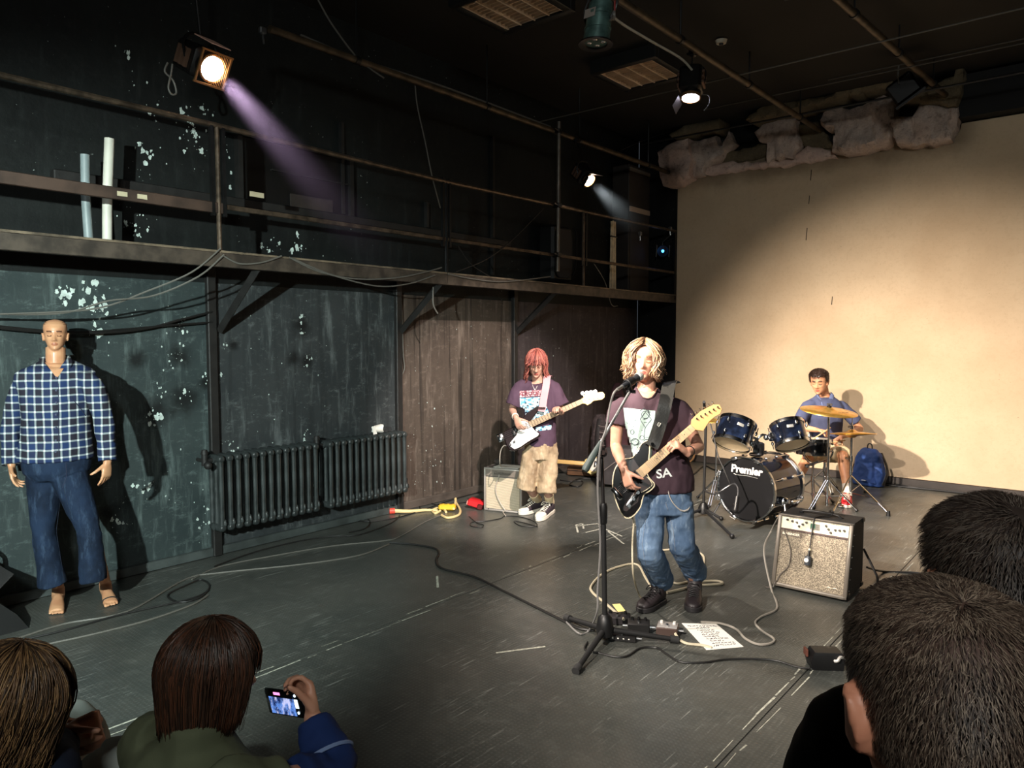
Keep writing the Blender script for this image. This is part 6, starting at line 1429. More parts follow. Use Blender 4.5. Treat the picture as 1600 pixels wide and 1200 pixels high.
add_hand(b, wrR, (P(812, 667, -.26) - wrR), (CF * .5 + RT * .6 - CU * .3), (RT * .8 + CU * .5), (.5, .6, .65, .65), .5, .95, .03)
add_hand(b, wrL, (-CF * .5 + CU * .35 - RT * .35), (RT * -.3 - CU * .3 - CF * .6), (-CF * .2 + CU * .8), (.8, .85, .85, .8), .45, .95, .08)
fB = [(fl(845, 797), fl(812, 805)), (fl(862, 800), fl(840, 815))]
anB = [V((p[0].x, p[0].y, .1)) for p in fB]; anB = [a + (V((p[1].x - p[0].x, p[1].y - p[0].y, 0)).normalized() * .05) for a, p in zip(anB, fB)]
knB = [P(825, 756, -.02), P(854, 756, -.02)]; hpB = [P(831, 706), P(857, 706)]
for k in range(2): leg(b, hpB[k], knB[k], anB[k], .88)
me = organic(b, .0055, 3); paint(me, HB, None, k=1.4); link('body', me, skB, bp, sharp=0)
teeB = cloth('purple_tee', (84, 64, 80), .15); b = B()
b.sec([(P(845, 696), u * .150, Fb * .118), (P(845, 684), u * .148, Fb * .118), (P(844, 660), u * .146, Fb * .115), (P(842, 632), u * .155, Fb * .115), (P(841, 612), u * .172, Fb * .105), (P(840, 604), u * .152, Fb * .092), (P(840, 599), u * .105, Fb * .08 - Zv * .01), (P(840, 595.5), u * .078, Fb * .068 - Zv * .028)], 30)
b.tube([P(826, 606), P(814, 607), P(803, 634)], [.066, .074, .086], 18, 3); b.tube([P(854, 606), P(863, 606), P(876, 634)], [.066, .076, .090], 18, 3)
shirtB = garment('t_shirt', b, teeB, bp, .008, .010, 7, 13, (1, 1, .55)); bv = bvh_of(shirtB)
t = NT('print_pink'); ck = t.ramp(t.noise(t.obj((1, 1, 1)), 62, 3), .47, .53); t.col(t.mix(ck, lc(232, 196, 200), lc(150, 84, 96))); t.rough(.7)
patch('print_banner', bv, [(812, 611), (847, 609), (847, 618), (812, 621)], t.m, shirtB, 18, 6)
print_text('DECIDE', bv, 829, 615, 5.5, -.05, mat('print_maroon', (122, 62, 74), .8), shirtB, 'print_letters', 1.0, .006)
t = NT('print_blue'); o_ = t.obj((1, 1, 1.6), (0, .4, 0)); c_ = t.mix(t.ramp(t.noise(o_, 26, 4), .42, .5), lc(92, 178, 214), lc(214, 236, 240)); c_ = t.mix(t.ramp(t.noise(o_, 34, 5), .56, .62), c_, lc(28, 34, 58)); t.col(c_); t.rough(.7)
patch('print_artwork', bv, [(812, 622), (848, 620), (862, 655), (814, 660)], t.m, shirtB, 18, 18)
patch('print_caption', bv, [(836, 668), (862, 664), (861, 671), (838, 674)], t.m, shirtB, 10, 4)
shortsB = denim('pale_denim', (150, 128, 102), (196, 174, 142), (224, 206, 178)); b = B()
b.sec([(P(845, 690), u * .150, Fb * .115), (P(845, 706), u * .155, Fb * .12), (P(845, 716), u * .15, Fb * .115)], 26)
b.tube([P(831, 706), P(826, 735, -.02), P(821, 765, -.02)], [.088, .088, .090], 20, 3); b.tube([P(858, 706), P(855, 738, -.02), P(854, 769, -.02)], [.088, .090, .092], 20, 3)
jB = garment('shorts', b, shortsB, bp, .008, .011, 8, 14, (1, 1, 1)); 
sock = cloth('sock_cream', (238, 216, 176)); dks = mat('canvas_black', (58, 48, 56), .8, bump=.3, bs=200); wht = mat('rubber_white', (240, 230, 214), .5)
for k in range(2):
    s_ = shoe(bp, fB[k][0], fB[k][1], .10, .15, dks, wht, wht, wht, anB[k], .034, 'high_top_shoe')
    a = anB[k]; c = a.lerp(knB[k], .42); B().tube([a + V((0, 0, .01)), a.lerp(c, .5), c], [.045, .045, .047], 16, 2).done('sock', sock, bp)
hr = [mat('hair_copper', (186, 112, 96), .5), mat('hair_red', (158, 84, 74), .5), mat('hair_rust', (112, 56, 52), .55)]
scalp(bp, HB, hr[1], .012, 55, fringe_z=.165, side_z=.09, nape=.03)
hair_locks(bp, HB, hr, 560, 58, .155, .011, .0042, (.008, .024), 15, .165, 48, (.10, -.012), .3, .008, (30, 89), out=.03)
nk = [onto(bv, x, y, .004) for x, y in ((831, 598), (833, 604), (836, 609), (839, 604), (842, 597))]; nk = [p for p in nk if p]
B().tube(nk, .003, 5, 4).done('necklace', wr_m, bp)
d_ = (V(wrR) - elR).normalized(); fu, fv = frame(d_); b = B(); b.lathe([(.029, -.018), (.033, -.014), (.033, .014), (.029, .018)], basis(V(wrR).lerp(elR, .16), fu, fv, d_), 16, False); b.done('wristband', mat('wristband_white', (236, 226, 210), .8), bp)
# bass guitar
bgx = (RT * .905 + CU * .423 + CF * .03).normalized(); bgn = (-CF * .95 + CU * .30).normalized(); BMg = basis(at(818, 675, 6.72), bgx, bgn.cross(bgx), bgn)
c4 = lambda Q: [(740 + x / 4, 530 + y / 4) for x, y in Q]
bgt = thing('bass_guitar', BMg.translation, 'dark bass guitar with big white pickguard and maple neck held by the red-haired player', 'guitar')
OB = outline_px(BMg, c4([(300, 500), (340, 455), (400, 418), (416, 428), (385, 475), (350, 520), (372, 552), (388, 572), (412, 586), (418, 604), (385, 628), (335, 652), (290, 682), (255, 694), (225, 690), (205, 662), (196, 632), (182, 602), (192, 572), (236, 552), (275, 525)]))
B().prism(OB, -.042, 0, BMg, .008).done('body', mat('bass_black', (34, 22, 24), .2, coat=.6), bgt)
PB = outline_px(BMg, c4([(296, 512), (332, 508), (362, 548), (384, 574), (408, 592), (402, 606), (340, 640), (292, 672), (256, 686), (222, 662), (232, 640), (268, 600), (280, 560)]))
B().prism(PB, 0, .004, BMg, .001).done('pickguard', mat('guard_white', (240, 236, 230), .3), bgt)
n0 = [V((x, y, 0)) for x, y in outline_px(BMg, c4([(338, 520), (352, 556), (682, 412), (672, 384)]))]
a0, a1 = (n0[0] + n0[1]) / 2, (n0[2] + n0[3]) / 2; nd = (a1 - a0).normalized(); npd = V((-nd.y, nd.x, 0)); NL = (a1 - a0).length
q3 = Matrix((nd, npd, V((0, 0, 1)))).transposed().to_4x4(); q3.translation = a0; NM = BMg @ q3
b = B(); b.rings([[NM @ V((x, w_ * math.cos(a), -.012 + (.006 if math.sin(a) > 0 else .018) * math.sin(a))) for a in [2 * math.pi * i / 14 for i in range(14)]] for x, w_ in ((-.02, .030), (NL * .5, .026), (NL, .021))]); b.done('neck', map_m, bgt)
B().rings([[NM @ V((x, -w_, -.006)), NM @ V((x, w_, -.006)), NM @ V((x, w_, .004)), NM @ V((x, -w_, .004))] for x, w_ in ((-.03, .0300), (NL, .0208))]).done('fingerboard', mat('bass_board', (196, 168, 130), .45), bgt)
dkf = mat('fret_dark', (96, 70, 56), .4)
for i in range(18):
    x = -.02 + (NL + .0) * (1 - (1 - i / 18) ** .85) ; B().box(NM @ V((x, 0, .0045)), (.005, .058 - .017 * i / 18, .003), NM).done('fret', dkf, bgt)
HBo = outline_px(NM, c4([(668, 386), (684, 372), (690, 356), (720, 350), (800, 342), (814, 358), (812, 378), (796, 390), (745, 396), (728, 412), (708, 422), (692, 412), (676, 412)]))
B().prism(HBo, -.018, -.002, NM, .002).done('headstock', mat('headstock_cream', (222, 186, 120), .4), bgt)
for i in range(4):
    p0 = at(740 / 1 + (700 + 26 * i) / 4, 530 + (372 - 3 * i) / 4, 6.74); q0 = NM.inverted() @ p0; b = B(); b.cyl(NM @ V((q0.x, q0.y, 0)), NM @ V((q0.x, q0.y, .014)), .008, n=10); b.cyl(NM @ V((q0.x, q0.y + .02, -.01)), NM @ V((q0.x, q0.y + .05, -.01)), .004, n=6); b.prism([(-.014, 0), (.014, 0), (.020, .02), (.010, .032), (-.010, .032), (-.020, .02)], -.004, .004, NM @ Matrix.Translation((q0.x, q0.y + .048, -.01))); b.done('tuner', chrome, bgt)
for x in (-.13, -.155): B().box(NM @ V((x, .014 if x > -.14 else -.014, .010)), (.03, .055, .014), NM, .004).done('pickup', blk, bgt)
B().box(NM @ V((-.285, 0, .010)), (.06, .08, .014), NM, .005).done('bridge', chrome, bgt)
for i in range(2): p = NM @ V((-.17 + .045 * i - .06, -.10 + .01 * i, .004)); B().cyl(p, p + bgn * .018, .011, n=12).done('knob', blk, bgt)
b = B()
for i in range(4): b.cyl(NM @ V((-.285, -.026 + .0175 * i, .018)), NM @ V((NL, -.014 + .0095 * i, .006)), .0013, n=4)
b.done('string', steel, bgt)
ribbon('strap', [P(858, 589, .12), P(857, 587, .03), P(855, 589, -.06), P(853, 604, -.135), P(850, 620, -.15), P(848, 634, -.16), at(846, 643, 6.735)], .066, RT, mat('strap_pink', (222, 160, 166), .7), bgt, .002)
B().box(at(847, 637, 6.73), (.06, .012, .05), basis((0, 0, 0), RT, CU), .004).done('strap_end', mat('strap_end_brown', (70, 48, 44), .5), bgt)
cable('bass_lead', [BMg @ V((OB[13][0], OB[13][1], -.02)), at(789, 696, 6.75), at(782, 706, 6.8), at(781, 725, 6.86), BM @ V((.17, BH + .02, -.02)), BM @ V((.165, BH * .8, .025)), BM @ V((.135, BH * .6, .025)), BM @ V((.14, BH * .42, .025)), BM @ V((.18, BH * .22, .025)), BM @ V((.235, BH * .06, .03)), fl(786, 800, .01), fl(790, 806, .006)], .0048, mat('cord_pale_grey', (186, 176, 164), .5), 'pale lead hanging from the bass guitar over the bass amplifier', k=5)

# ------------------------------------------------------------------ the drummer
Zd = 8.05
D = lambda x, y, dz=0: at(x, y, Zd + dz)
dp = thing('person', V((-2.47, 8.3, 0)), 'drummer with short dark hair in blue polo and khaki shorts seated behind the kit', 'person')
Fd = (-FW * .93 - RT * .30).normalized(); ud = Zv.cross(Fd); ud = ud if ud.dot(RT) > 0 else -ud
skD = skin('skin_tan', (222, 164, 124), (186, 104, 88), (46, 32, 26))
b = B(); HD = head_frame(D(1280, 596, -.08), (-CF * .74 - RT * .56 - CU * .24), CU, 1.14); add_head(b, HD)
b.tube([D(1290, 626, .03), D(1287, 615, .02), D(1284, 600, .0)], [.064, .057, .058], 18, 3)
b.sec([(D(1290, 705, .06), ud * .16, Fd * .11), (D(1290, 680, .04), ud * .14, Fd * .095), (D(1289, 650, .01), ud * .165, Fd * .10), (D(1288, 632), ud * .175, Fd * .09), (D(1288, 624), ud * .13, Fd * .07), (D(1289, 618), ud * .06, Fd * .05)], 24)
shR, elR, wrR = D(1264, 639), D(1246, 667, -.05), D(1277, 672, -.28); shL, elL, wrL = D(1316, 640), D(1344, 670, -.02), D(1314, 683, -.27)
arm(b, shR, elR, wrR, 1.0); arm(b, shL, elL, wrL, 1.0)
add_hand(b, wrR, (RT * .8 - CF * .3 - CU * .1), (-CU * .85 + CF * .2 - CF * .2), (-CF * .3 + CU * .9 - CF), (.8, .9, .9, .9), .5, 1.0, .02)
add_hand(b, wrL, (-RT * .72 - CF * .25 - CU * .35), (-CU * .9 + RT * .2), (-CF * .9 + CU * .4), (.85, .9, .9, .9), .5, 1.0, .02)
hpD = [D(1279, 702, .06), D(1303, 702, .06)]; knD = [D(1262, 716, -.42), D(1317, 712, -.40)]; anD = [V((-2.52, 7.42, .12)), fl(1321, 782, 0) + V((0, 0, .12))]
anD[1] = V((fl(1318, 790).x, fl(1318, 790).y + .12, .11))
for k in range(2): leg(b, hpD[k], knD[k], anD[k], 1.0)
me = organic(b, .006, 3); paint(me, HD, None, k=1.2); link('body', me, skD, dp, sharp=0)
polo = cloth('blue_polo', (78, 84, 112), .12); b = B()
b.sec([(D(1290, 708, .05), ud * .175, Fd * .125), (D(1290, 680, .04), ud * .165, Fd * .12), (D(1289, 652, .01), ud * .188, Fd * .122), (D(1288, 634), ud * .198, Fd * .108), (D(1288, 626), ud * .165, Fd * .092), (D(1288.5, 621), ud * .11, Fd * .078 - Zv * .01), (D(1289, 617), ud * .08, Fd * .068 - Zv * .03)], 30)
b.tube([D(1272, 634), D(1262, 635), D(1251, 655, -.03)], [.062, .068, .072], 18, 3); b.tube([D(1309, 635), D(1317, 637), D(1337, 659, -.01)], [.062, .068, .072], 18, 3)
shirtD = garment('polo_shirt', b, polo, dp, .008, .008, 7, 23, (1, 1, .6))
pc_ = cloth('polo_collar', (108, 120, 158))
for sg in (-1, 1):
    b = B(); c0 = D(1289, 615, -.0)
    b.sec([(c0 + ud * sg * .030 + Fd * .085 - Zv * .075, ud * .012, Fd * .006), (c0 + ud * sg * .060 + Fd * .062 - Zv * .045, ud * .022 - Zv * .01, Fd * .008), (c0 + ud * sg * .078 + Fd * .01 - Zv * .005, ud * .016 - Zv * .012, Fd * .018), (c0 + ud * sg * .062 - Fd * .055 + Zv * .012, ud * .012, Fd * .015), (c0 + ud * sg * .02 - Fd * .075 + Zv * .018, ud * .012, Fd * .010)], 12); b.done('collar', pc_, shirtD)
strokes('placket', bvh_of(shirtD), [[(1284, 628), (1286, 642)]], .006, pc_, shirtD, .0)
kh = cloth('khaki_shorts', (206, 186, 148), .1); b = B()
b.sec([(D(1290, 698, .06), ud * .172, Fd * .125), (D(1290, 712, .06), ud * .18, Fd * .14), (D(1290, 720, .05), ud * .17, Fd * .13)], 24)
for k in range(2): b.tube([hpD[k], hpD[k].lerp(knD[k], .5), hpD[k].lerp(knD[k], .95)], [.105, .098, .092], 20, 3)
garment('shorts', b, kh, dp, .009, .008, 8, 24)
rs = mat('shoe_red', (206, 34, 44), .55, bump=.3, bs=150)
for k in range(2):
    a = anD[k]; f_ = V((Fd.x, Fd.y, 0)).normalized(); h_ = V((a.x, a.y, 0)) - f_ * .06
    if k == 1: f_ = (fl(1322, 800) - V((a.x, a.y, 0))).normalized()
    h_ = V((a.x, a.y, 0)) - f_ * .06
    shoe(dp, h_, h_ + f_ * .28, .105, .12, rs, wht, wht, None, a + V((0, 0, .02)), .03, 'sports_shoe')
    B().tube([a + V((0, 0, .0)), a + (knD[k] - a) * .14, a + (knD[k] - a) * .24], [.044, .042, .041], 16, 2).done('sock', cloth('sock_white', (226, 216, 206)), dp)
hd = [mat('hair_dark', (48, 34, 28), .45), mat('hair_dark2', (72, 50, 38), .4)]
scalp(dp, HD, hd[0], .010, 62, fringe_z=.172, side_z=.115, nape=.06, noise_amp=.006)
fur(dp, HD, hd, 9000, .020, (0, -.06, .215), 3, .012, 60, .12, .065, .172, .0016, .55, 'hair_tufts', .8)
for nm, a_, c_, lab in (('drum_stick', D(1289, 674, -.37), D(1262, 692, -.52), 'wooden drum stick in the drummer\'s right hand behind the tom'), ('drum_stick', D(1308, 690, -.36), D(1272, 696, -.44), 'wooden drum stick in the drummer\'s left hand above the snare')):
    d = (c_ - a_).normalized(); o = B().tube([a_ - d * .1, a_, a_ + d * .2, a_ + d * .28, a_ + d * .295, a_ + d * .305], [.007, .0075, .007, .0045, .0055, .003], 9).done(nm, mat('stick_wood', (224, 190, 140), .5), loc=a_); tag(o, lab, 'drum stick')
# ------------------------------------------------------------------ the shop dummy by the left wall
Zm = 4.50
Q = lambda x, y, dz=0: at(x, y, Zm + dz)
md_ = thing('mannequin', V((-4.95, 1.74, 0)), 'bald shop dummy in checked shirt and blue jeans standing barefoot against the dark wall', 'mannequin')
Fm = V((4.95, -1.95, 0)).normalized(); um = Zv.cross(Fm); um = um if um.dot(RT) > 0 else -um
skM = skin('dummy_skin', (206, 156, 118), (164, 104, 78), (104, 66, 46)); 
for x in skM[:1]: x.node_tree.nodes['Principled BSDF'].inputs['Roughness'].default_value = .32
b = B(); HM_ = head_frame(Q(86.5, 523), Fm + V((.03, -.05, .02)), Zv, .86); add_head(b, HM_)
b.tube([Q(87, 580, .02), Q(87, 562, .01), Q(87, 543, .01)], [.060, .054, .054], 18, 3)
b.sec([(Q(90, 735), um * .13, Fm * .09), (Q(88, 690), um * .135, Fm * .10), (Q(88, 620), um * .165, Fm * .11), (Q(88, 590), um * .165, Fm * .09), (Q(88, 577), um * .12, Fm * .07), (Q(87, 568), um * .06, Fm * .055)], 24)
shR, elR, wrR = Q(44, 594), Q(20, 652, .01), Q(18, 728, -.06); shL, elL, wrL = Q(133, 594), Q(162, 652, .01), Q(168, 722, -.05)
arm(b, shR, elR, wrR, .86); arm(b, shL, elL, wrL, .86)
add_hand(b, wrR, (Q(24, 758, -.07) - wrR), (RT * .9 - CF * -.2), (-CF * .8 + RT * .5), (.25, .35, .45, .5), .2, .92, .05)
add_hand(b, wrL, (Q(166, 748, -.06) - wrL), (-RT * .9 + CF * .2), (-CF * .8 - RT * .4), (.25, .35, .4, .45), .2, .92, .04)
fM = [(fl(92, 939), fl(88, 960)), (fl(165, 930), fl(174, 947))]
anM = [V((p[0].x, p[0].y, .09)) for p in fM]
knM = [Q(68, 826, -.02), Q(138, 826, -.0)]; hpM = [Q(70, 744), Q(108, 744)]
for k in range(2):
    leg(b, hpM[k], knM[k], anM[k], .95)
    h, t_ = fM[k]; d = (t_ - h); d.z = 0; L = d.length; d.normalize(); s_ = Zv.cross(d)
    tab = [(-.03, .020, .022, .026), (.05, .030, .036, .040), (.35, .033, .038, .036), (.62, .040, .028, .026), (.85, .042, .020, .019), (.95, .040, .015, .015)]
    b.sec([(h + d * L * a + Zv * z_, s_ * w_, Zv * hh_) for a, w_, hh_, z_ in tab], 18)
    b.tube([anM[k], h + d * L * .12 + Zv * .05, h + d * L * .4 + Zv * .035], [.036, .038, .030], 14, 3)
    for i in range(5):
        o_ = (-.034 + .0165 * i) * (1 if k == 0 else -1); e = L * (.98 + (.06 if i > 2 else .045 if i > 0 else 0)); r_ = .0075 if i < 4 else .011
        b.tube([h + d * L * .82 + s_ * o_ + Zv * .014, h + d * (e - .012) + s_ * o_ + Zv * .013, h + d * e + s_ * o_ + Zv * .010], [r_, r_, r_ * .9], 9, 2, round_ends=True)
me = organic(b, .0045, 2); paint(me, HM_, None, True, True, True, 1.5); link('body', me, skM, md_, sharp=0)
b = B()
for z_ in (.205, .190):
    pts = []
    w_, fr, bk = interp(HWID, z_), interp(HFR, z_), interp(HBK, z_); yc = (fr + bk) * .125
    for i in range(41):
        a = 2 * math.pi * i / 40; pts.append(HM_ @ V((w_ * 1.01 * math.sin(a), yc + ((fr - yc) if math.cos(a) > 0 else (yc - bk)) * math.cos(a) * 1.01, z_ - .006 * math.cos(a))))
    b.tube(pts, .0022, 5)
b.done('head_seam', mat('seam_brown', (96, 54, 34), .5), md_)
# checked shirt: woven stripes follow the cloth's own frame (across = um, along = z)
t = NT('check_shirt'); o_ = t.obj()
dt = t.n('ShaderNodeVectorMath', operation='DOT_PRODUCT'); t.l(o_, dt.inputs[0]); dt.inputs[1].default_value = tuple(um)
u_, z_ = dt.outputs['Value'], t.sep(o_)[2]
wob = t.math('MULTIPLY', t.math('SUBTRACT', t.noise(o_, 5, 3), .5), .018)
def stripes(c, per, off, w0, w1):
    s_ = t.math('ABSOLUTE', t.math('SUBTRACT', t.math('FRACT', t.math('ADD', t.math('MULTIPLY', t.math('ADD', c, wob), 1 / per), off)), .5)); return t.ramp(s_, w0, w1)
wU, wZ = stripes(u_, .043, .2, .15, .07), stripes(z_, .046, .1, .15, .07)
dU, dZ = stripes(u_, .086, .1, .22, .27), stripes(z_, .092, .05, .22, .27)
base = t.mix(t.math('MULTIPLY', t.math('ADD', dU, dZ), .5), lc(32, 50, 88), lc(38, 37, 48))
base = t.mix(t.math('MULTIPLY', t.math('ADD', wU, wZ), .5), base, lc(176, 188, 190)); base = t.mix(t.math('MULTIPLY', wU, wZ), base, lc(222, 228, 226))
t.col(base); t.rough(.85); t.b.inputs['Specular IOR Level'].default_value = .2; t.bump(t.noise(o_, 350, 2), .2, .002); chk = t.m
b = B()
b.sec([(Q(88, 718), um * .208, Fm * .145), (Q(88, 704), um * .205, Fm * .145), (Q(88, 680), um * .188, Fm * .138), (Q(88, 650), um * .180, Fm * .134), (Q(88, 615), um * .196, Fm * .136), (Q(88, 594), um * .218, Fm * .125), (Q(88, 582), um * .212, Fm * .108), (Q(88, 575), um * .180, Fm * .095), (Q(88, 569), um * .125, Fm * .085 - Zv * .015), (Q(88, 563), um * .078, Fm * .074 - Zv * .045)], 32)
b.tube([Q(50, 594), Q(40, 595), Q(28, 620), Q(20, 655, .0), Q(17, 690, -.03), Q(18, 722, -.06)], [.048, .057, .060, .056, .051, .046], 18, 3)
b.tube([Q(128, 594), Q(138, 595), Q(152, 620), Q(162, 655, .0), Q(166, 690, -.03), Q(168, 716, -.05)], [.048, .057, .060, .056, .051, .046], 18, 3)
shirtM = garment('checked_shirt', b, chk, md_, .008, .009, 8, 31, (1, 1, .5)); bvm = bvh_of(shirtM)
for (a_, c_) in ((Q(17.5, 700, -.035), Q(18, 726, -.06)), (Q(166.5, 694, -.03), Q(168, 720, -.05))): B().tube([a_, a_.lerp(c_, .5), c_], [.052, .052, .050], 18).done('cuff', chk, shirtM)
for sg in (-1, 1):
    b = B(); c0 = Q(88, 559)
    b.sec([(c0 + um * sg * .020 + Fm * .085 - Zv * .085, um * .010, Fm * .005), (c0 + um * sg * .055 + Fm * .075 - Zv * .052, um * .024 - Zv * .012, Fm * .006), (c0 + um * sg * .074 + Fm * .03 - Zv * .014, um * .014 - Zv * .012, Fm * .014), (c0 + um * sg * .064 - Fm * .04 + Zv * .005, um * .010, Fm * .014), (c0 + um * sg * .02 - Fm * .072 + Zv * .022, um * .012, Fm * .010)], 14); b.done('collar', chk, shirtM)
patch('open_neck', bvm, [(70, 566), (106, 566), (90, 590), (88, 590)], skM[0], shirtM, 12, 12, .003)
btn = mat('button_dark', (70, 74, 96), .4)
for y in (590, 610, 629, 648, 668, 688, 706):
    p = onto(bvm, 88.5 - (y - 590) * .01, y, .002)
    if p: B().cyl(p + CF * .002, p - CF * .004, .0065, n=10).done('button', btn, shirtM)
strokes('placket', bvm, [[(91.5, 586), (91.5, 650), (92, 714)]], .0016, mat('placket_line', (30, 36, 60), .8), shirtM, .001)
strokes('pocket_edge', bvm, [[(112, 620), (118, 629), (126, 638), (134, 650)]], .0022, mat('placket_line'), shirtM, .001)
jM = denim('dark_denim', (18, 28, 44), (30, 45, 68), (62, 80, 104)); b = B()
b.sec([(Q(89, 708), um * .188, Fm * .13), (Q(89, 722), um * .188, Fm * .13), (Q(89, 736), um * .178, Fm * .122), (Q(89, 748), um * .14, Fm * .10)], 28)
hems = [(Q(83, 914, .02), .105), (Q(147, 908, .0), .098)]
for k in range(2):
    e, r_ = hems[k]; b.tube([hpM[k], hpM[k].lerp(knM[k], .5), knM[k], knM[k].lerp(e, .4), knM[k].lerp(e, .8), e], [.100, .086, .066, .068, .076, r_ - .024], 22, 3)
jeM = garment('jeans', b, jM, md_, .007, .0055, 9, 32, (1, 1, 1.1), 4); bj = bvh_of(jeM)
strokes('fly', bj, [[(103, 722), (104, 745), (98, 762)]], .0025, mat('placket_line'), jeM, .0)
strokes('seam', bj, [[(100, 765), (112, 810), (112, 860), (110, 905)], [(96, 768), (88, 830), (100, 905)]], .0014, mat('denim_dark', (18, 28, 46), .8), jeM, .0)
h, t_ = fM[1]; d = (t_ - h).normalized(); s_ = Zv.cross(d); b = B(); pts = [h + d * ((t_ - h).length * .80) + s_ * (.046 * math.cos(a)) + Zv * (.016 + .028 * max(0, math.sin(a))) for a in [math.pi * i / 10 for i in range(11)]]; b.tube(pts, .004, 6); b.done('toe_strap', blkm, md_)

# ------------------------------------------------------------------ audience
dark_seat = mat('bench_black', (16, 16, 17), .7)
def bench(c, w_, dpt, h, label):
    o = thing('audience_bench', (c[0], c[1], 0), label, 'bench'); B().box((c[0], c[1], h - .02), (w_, dpt, .04), bev=.006).done('seat', dark_seat, o)
    for sx in (-1, 1):
        for sy in (-1, 1): B().box((c[0] + sx * (w_ / 2 - .04), c[1] + sy * (dpt / 2 - .04), (h - .04) / 2), (.05, .05, h - .04)).done('leg', dark_seat, o)
    return o
def sitter(name, label, hc, f, s, hd_s, seat, top_m, leg_m, sk, lean=.05, headf=None, armsR=None, armsL=None, wd=1.0, knee_out=.12, nd_=.175, knees=None, skip=None, vox=.008, collar=.01, thigh=.44):
    """seated figure: hc = middle of the skull, seat = seat height"""
    f = V((f[0], f[1], 0)).normalized(); l_ = f.cross(Zv)      # l_ = the figure's right hand side
    hf = V(headf) if headf is not None else f; o = thing(name, (hc.x - f.x * .1, hc.y - f.y * .1, 0), label, 'person')
    M_ = head_frame(hc, hf, Zv + f * .12, hd_s); nb = hc - Zv * nd_ * s - f * .045; hips = V((hc.x, hc.y, seat + .10)) - f * (.06 + lean)
    b = B(); add_head(b, M_); b.tube([nb - Zv * .03, nb + Zv * .05, hc - f * .02 - Zv * .03], [.066, .058, .058], 18, 3)
    tor = [(0, .17, .12), (.25, .155, .11), (.55, .17, .12), (.8, .185, .115), (.92, .15, .09), (1.0, .06, .06)]
    b.sec([(hips.lerp(nb, a), l_ * w_ * wd * .9, f * d_ * .9) for a, w_, d_ in tor], 24)
    shs = [hips.lerp(nb, .86) + l_ * sg * .185 * wd for sg in (1, -1)]; arms = []
    for k, (spec, sg) in enumerate(((armsR, 1), (armsL, -1))):
        if spec is None: el = shs[k] + l_ * sg * .06 - Zv * .24 + f * .08; wr = el + f * .22 - Zv * .06 - l_ * sg * .10; hd_ = None
        else: el, wr, hd_ = spec
        arm(b, shs[k], el, wr, .95); arms.append((shs[k], el, wr))
        if hd_ is None: add_hand(b, wr, f - Zv * .3 - l_ * sg * .3, -Zv, -l_ * sg, (.4, .4, .45, .5), .3, .95)
        else: add_hand(b, wr, *hd_)
    kn = [hips + f * thigh + l_ * sg * knee_out + Zv * .0 for sg in (1, -1)] if knees is None else knees; an = [V((k.x, k.y, .08)) + f * .02 for k in kn]
    hp = [hips + l_ * sg * .09 for sg in (1, -1)]
    for k in range(2): leg(b, hp[k], kn[k], an[k], 1.0)
    me = organic(b, vox, 3); link('body', me, sk, o, sharp=0)
    b = B(); b.sec([(hips.lerp(nb, a), l_ * w_ * wd, f * d_) for a, w_, d_ in ((-.06, .20, .15), (.1, .195, .15), (.3, .185, .14), (.55, .20, .145), (.78, .222, .135), (.88, .20, .115), (.95, .13, .095), (.995, .085, .08), (1.0 + collar, .078, .074))], 30)
    for k, (sh, el, wr) in enumerate(arms):
        if k == skip: b.tube([sh.lerp(nb, .3), sh, sh.lerp(el, .35)], [.072, .076, .07], 18, 3)
        else: b.tube([sh.lerp(nb, .3), sh, sh.lerp(el, .5), el, el.lerp(wr, .5), el.lerp(wr, .93)], [.072, .074, .070, .064, .056, .046], 18, 3)
    top = garment('top', b, top_m, o, .009, .009, 7, len(name) + int(hc.x * 100) % 17, (1, 1, .6))
    b = B(); b.sec([(hips + Zv * .08, l_ * .17, f * .13), (hips, l_ * .19, f * .15), (hips - Zv * .06, l_ * .18, f * .14)], 24)
    for k in range(2): b.tube([hp[k], hp[k].lerp(kn[k], .5), kn[k], kn[k].lerp(an[k], .5), an[k]], [.10, .095, .082, .075, .072], 20, 3)
    garment('trousers', b, leg_m, o, .010, .008, 8, 3)
    for k in range(2): shoe(o, an[k] - f * .06, an[k] + f * .21, .10, .10, bt, bsole, None, None, None, .03, 'shoe')
    return o, M_, top, arms, f, l_

skA = skin('skin_dim', (206, 150, 122), (170, 100, 88), (60, 42, 34)); skR = skin('skin_ruddy', (206, 138, 108), (170, 92, 80), (90, 80, 72))
# woman with bob filming on a phone
hc = at(330, 1052, 1.72); f1 = V((-.10, .99, 0)); hf1 = V((.18, .97, -.10))
wrp = at(489, 1122, 1.86); elp = at(520, 1210, 1.78)
olive = cloth('olive_shirt', (88, 92, 70), .15); navy = cloth('navy_trousers', (30, 34, 48))
ph_c = at(446, 1098, 1.90)
phx = (RT * .80 - CF * .55 + CU * .15).normalized(); phy = (CU * .97 - CF * .2); phy = (phy - phx * phy.dot(phx)).normalized(); phn = phx.cross(phy)
o1, HA, topA, arA, fA, lA = sitter('person', 'person with straight brown bob and olive shirt, filming on a phone', hc, f1, 1.0, 1.0, .16, olive, navy, skA, .02, hf1,
    (elp, wrp, ((CU * .85 - RT * .30 + CF * .35), (-RT * .75 - CF * .6), (-CF * .8 - RT * .4), (.75, .8, .85, .9), .3, .92, .03, (CU * .75 - RT * .45 - CF * .25))), nd_=.135, skip=0, vox=.0055, collar=.10)
